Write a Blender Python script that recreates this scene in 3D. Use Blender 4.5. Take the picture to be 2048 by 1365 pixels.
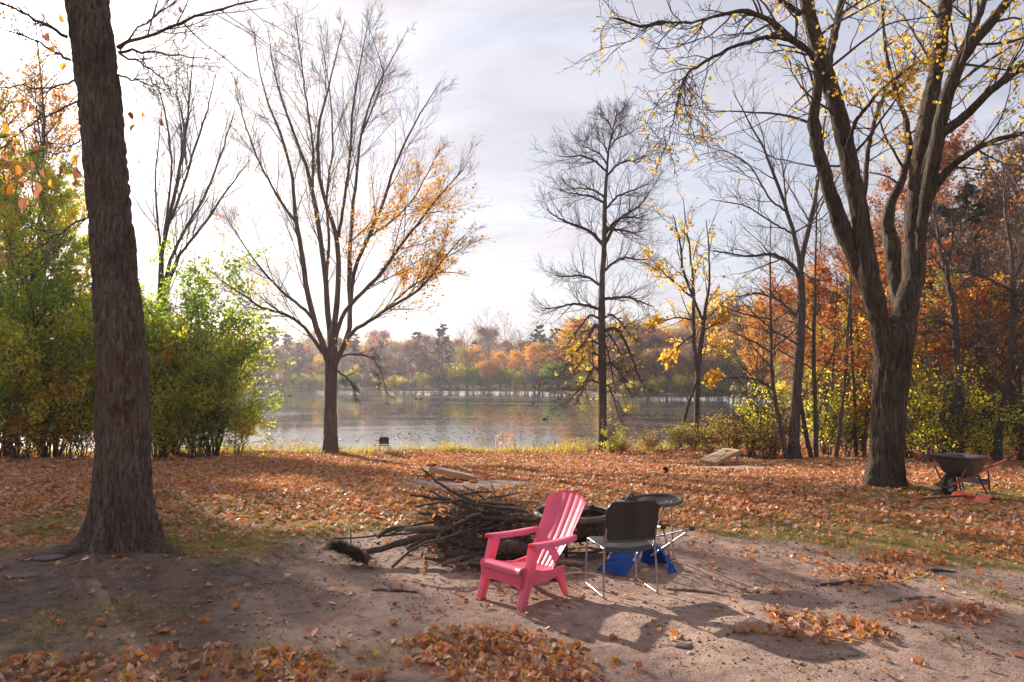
import bpy, math
import numpy as np

# ------------------------------------------------------------------ clearing
for o in list(bpy.data.objects):
    bpy.data.objects.remove(o)
scene = bpy.context.scene
COL = scene.collection

# ------------------------------------------------------------------ camera
FPX, CAMZ = 1365.0, 2.0
PITCH = math.atan(67.5 / FPX)
cd = bpy.data.cameras.new('camera')
cd.sensor_width = 36.0
cd.lens = 24.0
cd.clip_start = 0.05
cd.clip_end = 3000.0
cam = bpy.data.objects.new('camera', cd)
COL.objects.link(cam)
cam.location = (0, 0, CAMZ)
cam.rotation_euler = (math.pi / 2 + PITCH, 0, 0)
scene.camera = cam


def ray(px, py):
    x = (px - 1024) / FPX
    z = (682.5 - py) / FPX
    return np.array([x, math.cos(PITCH) - z * math.sin(PITCH), math.sin(PITCH) + z * math.cos(PITCH)])


def at(px, py, Y):
    r = ray(px, py)
    k = Y / r[1]
    return np.array([r[0] * k, Y, CAMZ + r[2] * k])


def flat(px, py, z=0.0):
    r = ray(px, py)
    k = (z - CAMZ) / r[2]
    return np.array([r[0] * k, r[1] * k])


# ------------------------------------------------------------------ world, sun, exposure
SUN = ray(-20, 45)
SUN = SUN / np.linalg.norm(SUN)
SUN_EL = math.asin(SUN[2])
SUN_AZ = math.atan2(SUN[0], SUN[1])
world = bpy.data.worlds.new('World')
scene.world = world
world.use_nodes = True
wn = world.node_tree
wn.nodes.clear()


def wnode(t, **kw):
    n = wn.nodes.new(t)
    for k, v in kw.items():
        setattr(n, k, v)
    return n


def wl(a, b):
    wn.links.new(a, b)


wo = wnode('ShaderNodeOutputWorld')
wb = wnode('ShaderNodeBackground')
wb.inputs['Strength'].default_value = 0.073
wl(wb.outputs[0], wo.inputs[0])
sky = wnode('ShaderNodeTexSky', sky_type='NISHITA')
sky.sun_disc = False
sky.sun_elevation = SUN_EL
sky.sun_rotation = SUN_AZ
sky.air_density = 1.0
sky.dust_density = 1.6
sky.ozone_density = 1.0
tc = wnode('ShaderNodeTexCoord')
sx = wnode('ShaderNodeSeparateXYZ')
wl(tc.outputs['Generated'], sx.inputs[0])


def wm(op, a, b=None, clamp=False):
    n = wnode('ShaderNodeMath', operation=op)
    n.use_clamp = clamp
    for i, v in enumerate((a, b)):
        if v is None:
            continue
        if isinstance(v, (int, float)):
            n.inputs[i].default_value = v
        else:
            wl(v, n.inputs[i])
    return n.outputs[0]


zz = wm('ADD', wm('MAXIMUM', sx.outputs[2], 0.0), 0.16)
cv = wnode('ShaderNodeCombineXYZ')
wl(wm('DIVIDE', sx.outputs[0], zz), cv.inputs[0])
wl(wm('MULTIPLY', wm('DIVIDE', sx.outputs[1], zz), 2.2), cv.inputs[1])
cn = wnode('ShaderNodeTexNoise')
cn.inputs['Scale'].default_value = 0.75
cn.inputs['Detail'].default_value = 9.0
cn.inputs['Roughness'].default_value = 0.62
cn.inputs['Distortion'].default_value = 0.7
wl(cv.outputs[0], cn.inputs['Vector'])
cr = wnode('ShaderNodeValToRGB')
cr.color_ramp.elements[0].position = 0.36
cr.color_ramp.elements[0].color = (0.45, 0.45, 0.45, 1)
cr.color_ramp.elements[1].position = 0.64
cr.color_ramp.elements[1].color = (1, 1, 1, 1)
wl(cn.outputs['Fac'], cr.inputs[0])
# angle to the sun: thin high cloud lights up round it
vd = wnode('ShaderNodeVectorMath', operation='DOT_PRODUCT')
wl(tc.outputs['Generated'], vd.inputs[0])
vd.inputs[1].default_value = tuple(SUN)
dp = wm('MAXIMUM', vd.outputs['Value'], 0.0)
au = wm('ADD', wm('MULTIPLY', wm('POWER', dp, 9.0), 1.7),
        wm('ADD', wm('MULTIPLY', wm('POWER', dp, 90.0), 12.0), wm('MULTIPLY', wm('POWER', dp, 1400.0), 120.0)))
cn2 = wnode('ShaderNodeTexNoise')
cn2.inputs['Scale'].default_value = 1.3
cn2.inputs['Detail'].default_value = 8.0
cn2.inputs['Roughness'].default_value = 0.6
cn2.inputs['Distortion'].default_value = 1.2
wl(cv.outputs[0], cn2.inputs['Vector'])
cr2 = wnode('ShaderNodeValToRGB')
cr2.color_ramp.elements[0].position = 0.38
cr2.color_ramp.elements[0].color = (0.86, 0.86, 0.86, 1)
cr2.color_ramp.elements[1].position = 0.66
cr2.color_ramp.elements[1].color = (1.12, 1.12, 1.12, 1)
wl(cn2.outputs['Fac'], cr2.inputs[0])
cb = wm('ADD', wm('MULTIPLY', cr2.outputs[0], 4.6), au)
cc = wnode('ShaderNodeCombineColor')
wl(wm('MULTIPLY', cb, 1.0), cc.inputs[0])
wl(wm('MULTIPLY', cb, 0.945), cc.inputs[1])
wl(wm('MULTIPLY', cb, 1.03), cc.inputs[2])
mx = wnode('ShaderNodeMix', data_type='RGBA')
wl(cr.outputs[0], mx.inputs[0])
wl(sky.outputs[0], mx.inputs[6])
wl(cc.outputs[0], mx.inputs[7])
wl(mx.outputs[2], wb.inputs[0])

sd = bpy.data.lights.new('sun', 'SUN')
sd.energy = 5.0
sd.angle = math.radians(0.6)
sd.color = (1.0, 0.88, 0.75)
sun = bpy.data.objects.new('sun', sd)
COL.objects.link(sun)
from mathutils import Vector, Matrix
sun.rotation_euler = Vector((-SUN[0], -SUN[1], -SUN[2])).to_track_quat('-Z', 'Y').to_euler()
sun.location = (-30, 38, 30)

scene.view_settings.view_transform = 'Standard'
scene.view_settings.look = 'None'
scene.view_settings.exposure = 1.27
scene.view_settings.gamma = 1.0
scene.view_settings.use_curve_mapping = False
scene.cycles.max_bounces = 9
scene.cycles.diffuse_bounces = 6
scene.cycles.transparent_max_bounces = 8
scene.cycles.sample_clamp_indirect = 6.0
scene.cycles.use_denoising = True

# ------------------------------------------------------------------ helpers: random and noise
RNG = np.random.default_rng(11)


def _hash(ix, iy, iz, seed):
    h = (ix.astype(np.int64) * 374761393 + iy.astype(np.int64) * 668265263 + iz.astype(np.int64) * 2147483647 + seed * 1274126177) & 0xFFFFFFFF
    h = ((h ^ (h >> 13)) * 1274126177) & 0xFFFFFFFF
    h = ((h ^ (h >> 16)) * 2246822519) & 0xFFFFFFFF
    h = h ^ (h >> 15)
    return (h & 0xFFFFFF) / float(0xFFFFFF)


def vnoise(x, y, z=None, seed=0):
    x = np.asarray(x, float)
    y = np.asarray(y, float)
    z = np.zeros_like(x) if z is None else np.asarray(z, float)
    ix, iy, iz = np.floor(x).astype(np.int64), np.floor(y).astype(np.int64), np.floor(z).astype(np.int64)
    fx, fy, fz = x - ix, y - iy, z - iz
    fx, fy, fz = (f * f * (3 - 2 * f) for f in (fx, fy, fz))
    r = 0
    for dx in (0, 1):
        for dy in (0, 1):
            for dz in (0, 1):
                w = (fx if dx else 1 - fx) * (fy if dy else 1 - fy) * (fz if dz else 1 - fz)
                r = r + w * _hash(ix + dx, iy + dy, iz + dz, seed)
    return r


def fbm(x, y, z=None, seed=0, o=4):
    r, a, s = 0, 0.5, 0
    for i in range(o):
        k = 2.03 ** i
        r = r + a * vnoise(np.asarray(x) * k, np.asarray(y) * k, None if z is None else np.asarray(z) * k, seed + i * 17)
        s += a
        a *= 0.5
    return r / s


def sstep(a, b, x):
    t = np.clip((np.asarray(x, float) - a) / (b - a), 0, 1)
    return t * t * (3 - 2 * t)


def norm(v):
    return v / np.maximum(np.linalg.norm(v, axis=-1, keepdims=True), 1e-9)


# ------------------------------------------------------------------ helpers: objects and meshes
def tag(o, label=None, cat=None, group=None, kind=None):
    if label:
        o['label'] = label
    if cat:
        o['category'] = cat
    if group:
        o['group'] = group
    if kind:
        o['kind'] = kind
    return o


def thing(name, label, cat, loc=(0, 0, 0), rotz=0.0, group=None):
    o = bpy.data.objects.new(name, None)
    COL.objects.link(o)
    o.location = tuple(float(v) for v in loc)
    o.rotation_euler = (0, 0, rotz)
    o.empty_display_size = 0.1
    return tag(o, label, cat, group)


def mesh(name, V, faces, mat, smooth=True, attrs=None):
    """V (n,3), faces: list of integer arrays (k,3) / (k,4)"""
    V = np.ascontiguousarray(V, dtype=np.float32)
    me = bpy.data.meshes.new(name)
    faces = [np.asarray(f, dtype=np.int32) for f in faces if len(f)]
    nl = sum(f.size for f in faces)
    npoly = sum(len(f) for f in faces)
    me.vertices.add(len(V))
    me.vertices.foreach_set('co', V.ravel())
    me.loops.add(nl)
    me.loops.foreach_set('vertex_index', np.concatenate([f.ravel() for f in faces]))
    me.polygons.add(npoly)
    tot = np.concatenate([np.full(len(f), f.shape[1], np.int32) for f in faces])
    st = np.concatenate([[0], np.cumsum(tot)[:-1]]).astype(np.int32)
    me.polygons.foreach_set('loop_start', st)
    me.polygons.foreach_set('loop_total', tot)
    me.update(calc_edges=True)
    me.polygons.foreach_set('use_smooth', np.full(npoly, smooth, dtype=bool))
    for k, v in (attrs or {}).items():
        a = me.attributes.new(k, 'FLOAT', 'POINT')
        a.data.foreach_set('value', np.ascontiguousarray(v, dtype=np.float32))
    if mat:
        me.materials.append(mat)
    return me


def link(name, me, parent=None, loc=None, rot=None, kind=None):
    o = bpy.data.objects.new(name, me)
    COL.objects.link(o)
    if parent is not None:
        o.parent = parent
    if loc is not None:
        o.location = tuple(float(v) for v in loc)
    if rot is not None:
        o.rotation_euler = rot
    if kind:
        o['kind'] = kind
    return o


def put(name, V, faces, mat, parent=None, smooth=True, attrs=None, kind=None):
    """V in world coordinates; the parent is an unrotated Empty at its base"""
    V = np.asarray(V, float)
    if parent is not None:
        V = V - np.array(parent.location)
    return link(name, mesh(name, V, faces, mat, smooth, attrs), parent, kind=kind)


def copy_thing(root, loc, rotz=0.0, s=1.0, label=None, group=None):
    r = root.copy()
    COL.objects.link(r)
    r.location = tuple(float(v) for v in loc)
    r.rotation_euler = (0, 0, rotz)
    r.scale = (s, s, s)
    if label:
        r['label'] = label
    if group:
        r['group'] = group
    for ch in root.children:
        c = ch.copy()
        COL.objects.link(c)
        c.parent = r
        for g in ch.children:
            d = g.copy()
            COL.objects.link(d)
            d.parent = c
    return r


class MB:
    """collects simple shapes into one part"""

    def __init__(self):
        self.v, self.f3, self.f4, self.n = [], [], [], 0

    def add(self, V, f3=(), f4=()):
        V = np.asarray(V, float).reshape(-1, 3)
        if len(f3):
            self.f3.append(np.asarray(f3, int) + self.n)
        if len(f4):
            self.f4.append(np.asarray(f4, int) + self.n)
        self.v.append(V)
        self.n += len(V)
        return self

    def box(self, c, s, M=None):
        sx_, sy_, sz_ = np.array(s) / 2
        V = np.array([[x, y, z] for z in (-sz_, sz_) for y in (-sy_, sy_) for x in (-sx_, sx_)])
        if M is not None:
            V = V @ np.asarray(M).T
        return self.add(V + np.array(c), f4=[[0, 2, 3, 1], [4, 5, 7, 6], [0, 1, 5, 4], [2, 6, 7, 3], [0, 4, 6, 2], [1, 3, 7, 5]])

    def hexa(self, P):
        """8 corners: bottom 0-3 (ccw from above), top 4-7"""
        return self.add(P, f4=[[0, 3, 2, 1], [4, 5, 6, 7], [0, 1, 5, 4], [1, 2, 6, 5], [2, 3, 7, 6], [3, 0, 4, 7]])

    def tube(self, P, r, sides=10, cap=True, flatn=None):
        P = np.asarray(P, float)
        R = np.broadcast_to(np.asarray(r, float), (len(P),))
        V, F = tube_arrays(P[None], R[None], sides)
        self.add(V, f4=F)
        if cap:
            m = len(P)
            for e, rev in ((0, True), (m - 1, False)):
                ring = V[e * sides:(e + 1) * sides]
                c = P[e]
                idx = np.arange(sides)
                f = np.stack([idx, (idx + 1) % sides, np.full(sides, sides)], 1)
                if rev:
                    f = f[:, ::-1]
                self.add(np.vstack([ring, c]), f3=f)
        return self

    def grid(self, A, closed_u=False, thick=0.0):
        """A (nu,nv,3) surface; thick extrudes along its normals"""
        A = np.asarray(A, float)
        nu, nv = A.shape[:2]

        def q(off):
            iu = np.arange(nu if closed_u else nu - 1)
            jv = np.arange(nv - 1)
            I, J = np.meshgrid(iu, jv, indexing='ij')
            a = I * nv + J
            b = ((I + 1) % nu) * nv + J
            return np.stack([a, b, b + 1, a + 1], -1).reshape(-1, 4) + off
        if not thick:
            return self.add(A.reshape(-1, 3), f4=q(0))
        du = np.gradient(A, axis=0)
        dv = np.gradient(A, axis=1)
        N = norm(np.cross(du, dv))
        B = A - N * thick
        V = np.vstack([A.reshape(-1, 3), B.reshape(-1, 3)])
        fs = [q(0), q(nu * nv)[:, ::-1]]
        idx = np.arange(nu * nv).reshape(nu, nv)
        edges = [idx[:, 0][::-1], idx[:, -1]]
        if not closed_u:
            edges += [idx[0, :], idx[-1, :][::-1]]
        for e in edges:
            a, b = e[:-1], e[1:]
            fs.append(np.stack([b, a, a + nu * nv, b + nu * nv], -1))
        return self.add(V, f4=np.vstack(fs))

    def prism(self, O, axis, t):
        """outline O (n,3) (planar), extruded by t along axis"""
        O = np.asarray(O, float)
        n = len(O)
        d = np.asarray(axis, float) * t
        V = np.vstack([O, O + d, O.mean(0)[None], (O + d).mean(0)[None]])
        i = np.arange(n)
        j = (i + 1) % n
        self.add(V, f3=np.vstack([np.stack([j, i, np.full(n, 2 * n)], 1), np.stack([i + n, j + n, np.full(n, 2 * n + 1)], 1)]),
                 f4=np.stack([i, j, j + n, i + n], 1))
        return self

    def build(self, name, mat, parent=None, smooth=False, bevel=0.0, kind=None, sub=0):
        fs = ([np.vstack(self.f3)] if self.f3 else []) + ([np.vstack(self.f4)] if self.f4 else [])
        o = link(name, mesh(name, np.vstack(self.v), fs, mat, smooth), parent, kind=kind)
        if bevel:
            m = o.modifiers.new('b', 'BEVEL')
            m.width = bevel
            m.segments = 2
            m.limit_method = 'ANGLE'
        if sub:
            m = o.modifiers.new('s', 'SUBSURF')
            m.levels = m.render_levels = sub
        return o


def tube_arrays(P, R, s):
    """P (n,m,3), R (n,m) -> tapered tubes, verts and quads"""
    n, m = P.shape[:2]
    T = np.empty_like(P)
    T[:, 1:-1] = P[:, 2:] - P[:, :-2]
    T[:, 0] = P[:, 1] - P[:, 0]
    T[:, -1] = P[:, -1] - P[:, -2]
    T = norm(T)
    mean = np.abs(norm(P[:, -1] - P[:, 0]))
    ref = np.zeros((n, 3))
    ref[np.arange(n), np.argmin(mean, axis=1)] = 1
    U = norm(np.cross(T, ref[:, None, :]))
    W = np.cross(T, U)
    a = np.linspace(0, 2 * np.pi, s, endpoint=False)
    V = P[:, :, None, :] + R[:, :, None, None] * (np.cos(a)[None, None, :, None] * U[:, :, None, :] + np.sin(a)[None, None, :, None] * W[:, :, None, :])
    I, J, K = np.meshgrid(np.arange(n), np.arange(m - 1), np.arange(s), indexing='ij')
    b = (I * m + J) * s
    a0 = b + K
    a1 = b + (K + 1) % s
    F = np.stack([a0, a1, a1 + s, a0 + s], -1).reshape(-1, 4)
    return V.reshape(-1, 3), F


def join(parts):
    vs, fs, n = [], [], 0
    for V, F in parts:
        vs.append(V)
        fs.append(F + n)
        n += len(V)
    return np.vstack(vs), [np.vstack(fs)]


# ------------------------------------------------------------------ materials
class NT:
    def __init__(self, name):
        self.m = bpy.data.materials.new(name)
        self.m.use_nodes = True
        self.t = self.m.node_tree
        self.t.nodes.clear()
        self.out = self.t.nodes.new('ShaderNodeOutputMaterial')

    def n(self, t, ins=None, **kw):
        n = self.t.nodes.new(t)
        for k, v in kw.items():
            setattr(n, k, v)
        for k, v in (ins or {}).items():
            self.set(n.inputs[k], v)
        return n

    def set(self, sock, v):
        if hasattr(v, 'links'):
            self.t.links.new(v, sock)
        elif isinstance(v, tuple) and len(v) == 3 and sock.type == 'RGBA':
            sock.default_value = v + (1,)
        else:
            sock.default_value = v

    def math(self, op, a, b=0.0, clamp=False):
        n = self.n('ShaderNodeMath', {0: a, 1: b}, operation=op)
        n.use_clamp = clamp
        return n.outputs[0]

    def mix(self, f, a, b, blend='MIX'):
        n = self.n('ShaderNodeMix', data_type='RGBA', blend_type=blend)
        self.set(n.inputs[0], f)
        self.set(n.inputs[6], a)
        self.set(n.inputs[7], b)
        return n.outputs[2]

    def noise(self, vec, scale, detail=5.0, rough=0.6, dist=0.0):
        n = self.n('ShaderNodeTexNoise', {'Scale': scale, 'Detail': detail, 'Roughness': rough, 'Distortion': dist})
        if vec is not None:
            self.t.links.new(vec, n.inputs['Vector'])
        return n.outputs['Fac']

    def ramp(self, f, stops, interp='LINEAR'):
        n = self.n('ShaderNodeValToRGB')
        r = n.color_ramp
        r.interpolation = interp
        while len(r.elements) < len(stops):
            r.elements.new(0.5)
        for e, (p, c) in zip(r.elements, stops):
            e.position = p
            e.color = (tuple(c) + (1,)) if not isinstance(c, (int, float)) else (c, c, c, 1)
        self.set(n.inputs[0], f)
        return n.outputs[0]

    def coord(self, which='Object', scale=(1, 1, 1)):
        c = self.n('ShaderNodeTexCoord').outputs[which]
        m = self.n('ShaderNodeMapping', {'Vector': c, 'Scale': scale})
        return m.outputs[0]

    def pos(self, scale=(1, 1, 1)):
        c = self.n('ShaderNodeNewGeometry').outputs['Position']
        return self.n('ShaderNodeMapping', {'Vector': c, 'Scale': scale}).outputs[0]

    def bump(self, h, strength=0.5, dist=0.01):
        return self.n('ShaderNodeBump', {'Height': h, 'Strength': strength, 'Distance': dist}).outputs[0]

    def princ(self, color, rough=0.6, spec=0.4, normal=None, metal=0.0, **kw):
        n = self.n('ShaderNodeBsdfPrincipled', {'Base Color': color, 'Roughness': rough, 'Specular IOR Level': spec, 'Metallic': metal})
        if normal is not None:
            self.t.links.new(normal, n.inputs['Normal'])
        for k, v in kw.items():
            self.set(n.inputs[k], v)
        return n.outputs[0]

    def done(self, sh):
        self.t.links.new(sh, self.out.inputs['Surface'])
        return self.m


def mat_bark(name, dark, light, moss=None, crack=0.05, bump=0.9, dist=0.015):
    N = NT(name)
    v = N.coord('Object', (1, 1, 0.13))
    v2 = N.coord('Object', (1, 1, 0.5))
    big = N.noise(v2, 2.2, 4)
    fine = N.noise(v, 1.0 / crack * 0.9, 6, 0.7, 0.6)
    wob = N.n('ShaderNodeTexNoise', {'Vector': v, 'Scale': 0.6 / crack, 'Detail': 3.0}).outputs['Color']
    vv = N.n('ShaderNodeVectorMath', {0: v, 1: N.n('ShaderNodeVectorMath', {0: wob, 1: (crack * 2.2, crack * 2.2, crack * 2.2)}, operation='MULTIPLY').outputs[0]}, operation='ADD').outputs[0]
    vor = N.n('ShaderNodeTexVoronoi', {'Vector': vv, 'Scale': 1.0 / crack}, feature='DISTANCE_TO_EDGE').outputs['Distance']
    c = N.mix(N.ramp(fine, [(0.36, 0.0), (0.66, 1.0)]), dark, light)
    c = N.mix(N.math('MULTIPLY', N.ramp(big, [(0.45, 0.0), (0.7, 1.0)]), 0.5), c, tuple(x * 0.55 for x in dark))
    fis = N.ramp(vor, [(0.02, 0.26), (0.16, 0.0)])
    c = N.mix(fis, c, tuple(x * 0.45 for x in dark))
    if moss:
        mo = N.ramp(N.noise(N.coord('Object', (1, 1, 0.4)), 3.1, 6, 0.7), [(0.56, 0.0), (0.72, 1.0)])
        c = N.mix(N.math('MULTIPLY', mo, 0.65), c, moss)
    sc = N.n('ShaderNodeAttribute', attribute_name='scar').outputs['Fac']
    sn = N.ramp(N.noise(N.coord('Object', (1, 1, 0.5)), 26.0, 4, 0.7), [(0.35, (0.10, 0.045, 0.025)), (0.55, (0.26, 0.12, 0.055)), (0.7, (0.40, 0.23, 0.12))])
    c = N.mix(N.math('MULTIPLY', sc, 0.85), c, sn)
    h = N.math('ADD', N.math('MULTIPLY', N.ramp(vor, [(0.0, 0.0), (0.16, 1.0)]), 0.35), N.math('MULTIPLY', fine, 1.3))
    return N.done(N.princ(c, 0.9, 0.15, N.bump(h, bump, dist)))


def mat_plain(name, color, rough=0.6, spec=0.4, var=0.15, scale=8.0, metal=0.0, bump=0.0, bscale=60.0, bd=0.003, stretch=(1, 1, 1)):
    N = NT(name)
    v = N.coord('Object', stretch)
    f = N.noise(v, scale, 5, 0.65)
    c = N.mix(N.ramp(f, [(0.3, 0.0), (0.7, 1.0)]), tuple(x * (1 - var) for x in color), tuple(min(1.0, x * (1 + var)) for x in color))
    nrm = None
    if bump:
        nrm = N.bump(N.noise(v, bscale, 4, 0.6), bump, bd)
    rr = N.math('ADD', rough - 0.06, N.math('MULTIPLY', f, 0.12))
    return N.done(N.princ(c, rr, spec, nrm, metal))


def mat_leaf(name, cols, trans=0.62, rough=0.5, spec=0.3, glow=1.7):
    N = NT(name)
    r = N.n('ShaderNodeNewGeometry').outputs['Random Per Island']
    n = len(cols)
    v = N.ramp(N.noise(N.pos(), 0.75, 3, 0.55), [(0.36, 0.0), (0.64, 1.0)])
    f = N.math('ADD', N.math('MULTIPLY', r, 0.58), N.math('MULTIPLY', v, 0.42))
    c = N.ramp(f, [((i + 0.5) / n, cc) for i, cc in enumerate(cols)])
    a = N.princ(c, rough, spec)
    tc_ = N.mix(1.0, c, (glow, glow * 0.96, 1.0), 'MULTIPLY')
    t = N.n('ShaderNodeBsdfTranslucent', {'Color': tc_}).outputs[0]
    m = N.n('ShaderNodeMixShader', {0: trans, 1: a, 2: t}).outputs[0]
    return N.done(m)


GOLD = [(0.624, 0.26, 0.031), (0.715, 0.39, 0.042), (0.78, 0.468, 0.062), (0.546, 0.195, 0.031), (0.676, 0.442, 0.073)]
YELLOW = [(0.688, 0.45, 0.05), (0.775, 0.525, 0.06), (0.625, 0.35, 0.04), (0.688, 0.525, 0.1), (0.562, 0.413, 0.06)]
ORANGE = [(0.50, 0.18, 0.05), (0.56, 0.235, 0.065), (0.43, 0.14, 0.045), (0.60, 0.29, 0.09), (0.42, 0.18, 0.075)]
RUST = [(0.32, 0.125, 0.07), (0.39, 0.17, 0.085), (0.27, 0.105, 0.065), (0.43, 0.215, 0.11), (0.30, 0.15, 0.095)]
BROWN = [(0.22, 0.145, 0.095), (0.28, 0.18, 0.11), (0.33, 0.21, 0.115), (0.20, 0.125, 0.09), (0.27, 0.19, 0.115)]
GREEN = [(0.138, 0.225, 0.023), (0.2, 0.3, 0.034), (0.1, 0.188, 0.023), (0.25, 0.338, 0.034), (0.325, 0.362, 0.039)]
LIME = [(0.375, 0.375, 0.034), (0.475, 0.438, 0.051), (0.275, 0.312, 0.034), (0.55, 0.438, 0.056), (0.4, 0.413, 0.056)]
LITTER = [(0.448, 0.129, 0.037), (0.538, 0.19, 0.053), (0.515, 0.325, 0.223), (0.381, 0.112, 0.037), (0.616, 0.269, 0.064), (0.28, 0.112, 0.064), (0.65, 0.459, 0.33), (0.515, 0.157, 0.032), (0.56, 0.37, 0.255), (0.426, 0.19, 0.106), (0.15, 0.065, 0.035), (0.62, 0.38, 0.07), (0.3, 0.13, 0.08), (0.52, 0.36, 0.27)]
PINE = [(0.028, 0.045, 0.024), (0.035, 0.058, 0.028), (0.045, 0.065, 0.03), (0.03, 0.05, 0.03)]
MLEAF = {k: mat_leaf('leaf_' + k, v, glow={'gold': 1.15, 'yellow': 1.25, 'orange': 1.1, 'rust': 1.15, 'brown': 1.0, 'green': 2.0}[k]) for k, v in (('gold', GOLD), ('yellow', YELLOW), ('orange', ORANGE), ('rust', RUST), ('brown', BROWN), ('green', GREEN))}
MLEAF['lime'] = mat_leaf('leaf_lime', [tuple(min(0.75, c * 1.3) for c in q) for q in LIME], 0.72)
MLEAF['litter'] = mat_leaf('leaf_litter', LITTER, 0.30, 0.55, 0.35, 1.2)
MLEAF['mauve'] = mat_leaf('leaf_mauve', [(0.17, 0.115, 0.10), (0.22, 0.15, 0.125), (0.26, 0.155, 0.11), (0.15, 0.105, 0.095), (0.20, 0.13, 0.09)], 0.35)
MLEAF['weed'] = mat_leaf('leaf_weed', [(0.34, 0.17, 0.08), (0.42, 0.24, 0.10), (0.48, 0.33, 0.11), (0.42, 0.36, 0.08), (0.36, 0.34, 0.06)], 0.62, glow=1.4)
MLEAF['pine'] = mat_leaf('needles', PINE, 0.2, glow=1.0)
MLEAF['mixed'] = mat_leaf('leaf_mixed', [GREEN[2], GREEN[0], GREEN[1], GREEN[3], GREEN[4], LIME[0], LIME[1], YELLOW[3], GOLD[1]], 0.70, glow=1.9)
MLEAF['olive'] = mat_leaf('leaf_olive', [(0.20, 0.19, 0.04), (0.26, 0.24, 0.05), (0.33, 0.27, 0.06), (0.18, 0.17, 0.05)])
MBARK = mat_bark('bark_dark', (0.060, 0.046, 0.040), (0.17, 0.135, 0.115))
MBARK_HERO = mat_bark('bark_hero', (0.045, 0.033, 0.027), (0.25, 0.180, 0.138), (0.050, 0.048, 0.022), 0.024, 1.0, 0.02)
MBARK_MOSS = mat_bark('bark_moss', (0.030, 0.022, 0.017), (0.165, 0.120, 0.085), (0.085, 0.080, 0.022), 0.04, 1.0, 0.025)
MBARK_GREY = mat_bark('bark_grey', (0.085, 0.066, 0.060), (0.18, 0.145, 0.13))
MBARK_ELM = mat_bark('bark_elm', (0.085, 0.060, 0.048), (0.21, 0.155, 0.125))
MTWIG = mat_plain('twig_bark', (0.085, 0.066, 0.062), 0.8, 0.2, 0.25, 3.0)
# ------------------------------------------------------------------ terrain
WATER_Z = -1.15
LAKE = np.array([(-170, 29), (-60, 27.5), (-20, 26.2), (-6, 26.0), (0, 26.5), (2.5, 27.8), (6, 27.8), (9, 27.8), (11, 31), (14, 40), (20, 58), (29, 78), (38, 92),
                 (31, 97), (18, 99.5), (11, 109), (8, 126), (0, 137), (-20, 139.5), (-60, 141), (-170, 138)], float)


def lake_dist(x, y):
    """signed distance, negative on the water"""
    x = np.asarray(x, float)
    y = np.asarray(y, float)
    d2 = np.full(x.shape, 1e12)
    ins = np.zeros(x.shape, bool)
    n = len(LAKE)
    for i in range(n):
        a, b = LAKE[i], LAKE[(i + 1) % n]
        e = b - a
        t = np.clip(((x - a[0]) * e[0] + (y - a[1]) * e[1]) / (e @ e), 0, 1)
        d2 = np.minimum(d2, (x - a[0] - t * e[0]) ** 2 + (y - a[1] - t * e[1]) ** 2)
        c = ((a[1] > y) != (b[1] > y)) & (x < (b[0] - a[0]) * (y - a[1]) / (b[1] - a[1] + 1e-12) + a[0])
        ins ^= c
    return np.where(ins, -1, 1) * np.sqrt(d2)


TREE_L = np.array([-4.24, 7.55])
TREE_R = np.array([6.75, 12.6])


def bumpy(x, y):
    b = (fbm(x * 0.45, y * 0.45, seed=3, o=3) - 0.5) * 0.22 + (fbm(x * 1.7, y * 1.7, seed=5, o=3) - 0.5) * 0.08 + (fbm(x * 6, y * 6, seed=8, o=2) - 0.5) * 0.026
    return b


def H(x, y):
    x = np.asarray(x, float)
    y = np.asarray(y, float)
    d = lake_dist(x, y)
    near = -0.80 * sstep(9.5, 24.5, y)
    fade = sstep(60, 25, np.hypot(x, y))
    z = near + bumpy(x, y) * (0.35 + 0.65 * sstep(3, 5, y)) * fade
    rl = np.hypot(x - TREE_L[0], y - TREE_L[1])
    th = np.arctan2(y - TREE_L[1], x - TREE_L[0])
    z = z + 0.17 * np.exp(-(rl / 1.35) ** 2) + 0.13 * np.exp(-(rl / 0.95) ** 2) * np.maximum(0, np.cos(2.5 * th + 1.2 + 0.8 * np.sin(3 * th))) ** 3
    ra, rb = flat(185, 1150), flat(70, 1268)
    e_ = rb - ra
    t_ = np.clip(((x - ra[0]) * e_[0] + (y - ra[1]) * e_[1]) / (e_ @ e_), 0, 1)
    z = z + 0.075 * (1 - 0.6 * t_) * np.exp(-(((x - ra[0] - t_ * e_[0]) ** 2 + (y - ra[1] - t_ * e_[1]) ** 2) / 0.085 ** 2))
    rr = np.hypot(x - TREE_R[0], y - TREE_R[1])
    z = z + 0.13 * np.exp(-(rr / 1.1) ** 2)
    # the grassy hummock on the right and the hollows where leaves collect
    m = flat(1985, 1215)
    z = z + 0.10 * np.exp(-(((x - m[0]) / 0.75) ** 2 + ((y - m[1]) / 0.8) ** 2))
    m = flat(1830, 1195)
    z = z + 0.07 * np.exp(-(((x - m[0]) / 0.7) ** 2 + ((y - m[1]) / 0.22) ** 2))
    # far banks
    far = -0.85 + 0.012 * np.minimum(d, 120) + 7.5 * sstep(0, 90, (x - 0.30 * y - 2)) * sstep(38, 90, y)
    z = np.where(y > 45, far, z)
    mid = (y > 31) & (y <= 45)
    w = sstep(31, 45, y)
    z = np.where(mid, z * (1 - w) + far * w, z)
    # shore
    z = np.where(d < 1.6, WATER_Z - 0.12 + (z - WATER_Z + 0.12) * sstep(-0.3, 1.6, d), z)
    z = np.where(d < -0.3, np.maximum(WATER_Z - 0.12 + (d + 0.3) * 0.35, WATER_Z - 1.2), z)
    return z


def Hs(x, y):
    return float(H(np.array([x]), np.array([y]))[0])


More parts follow.
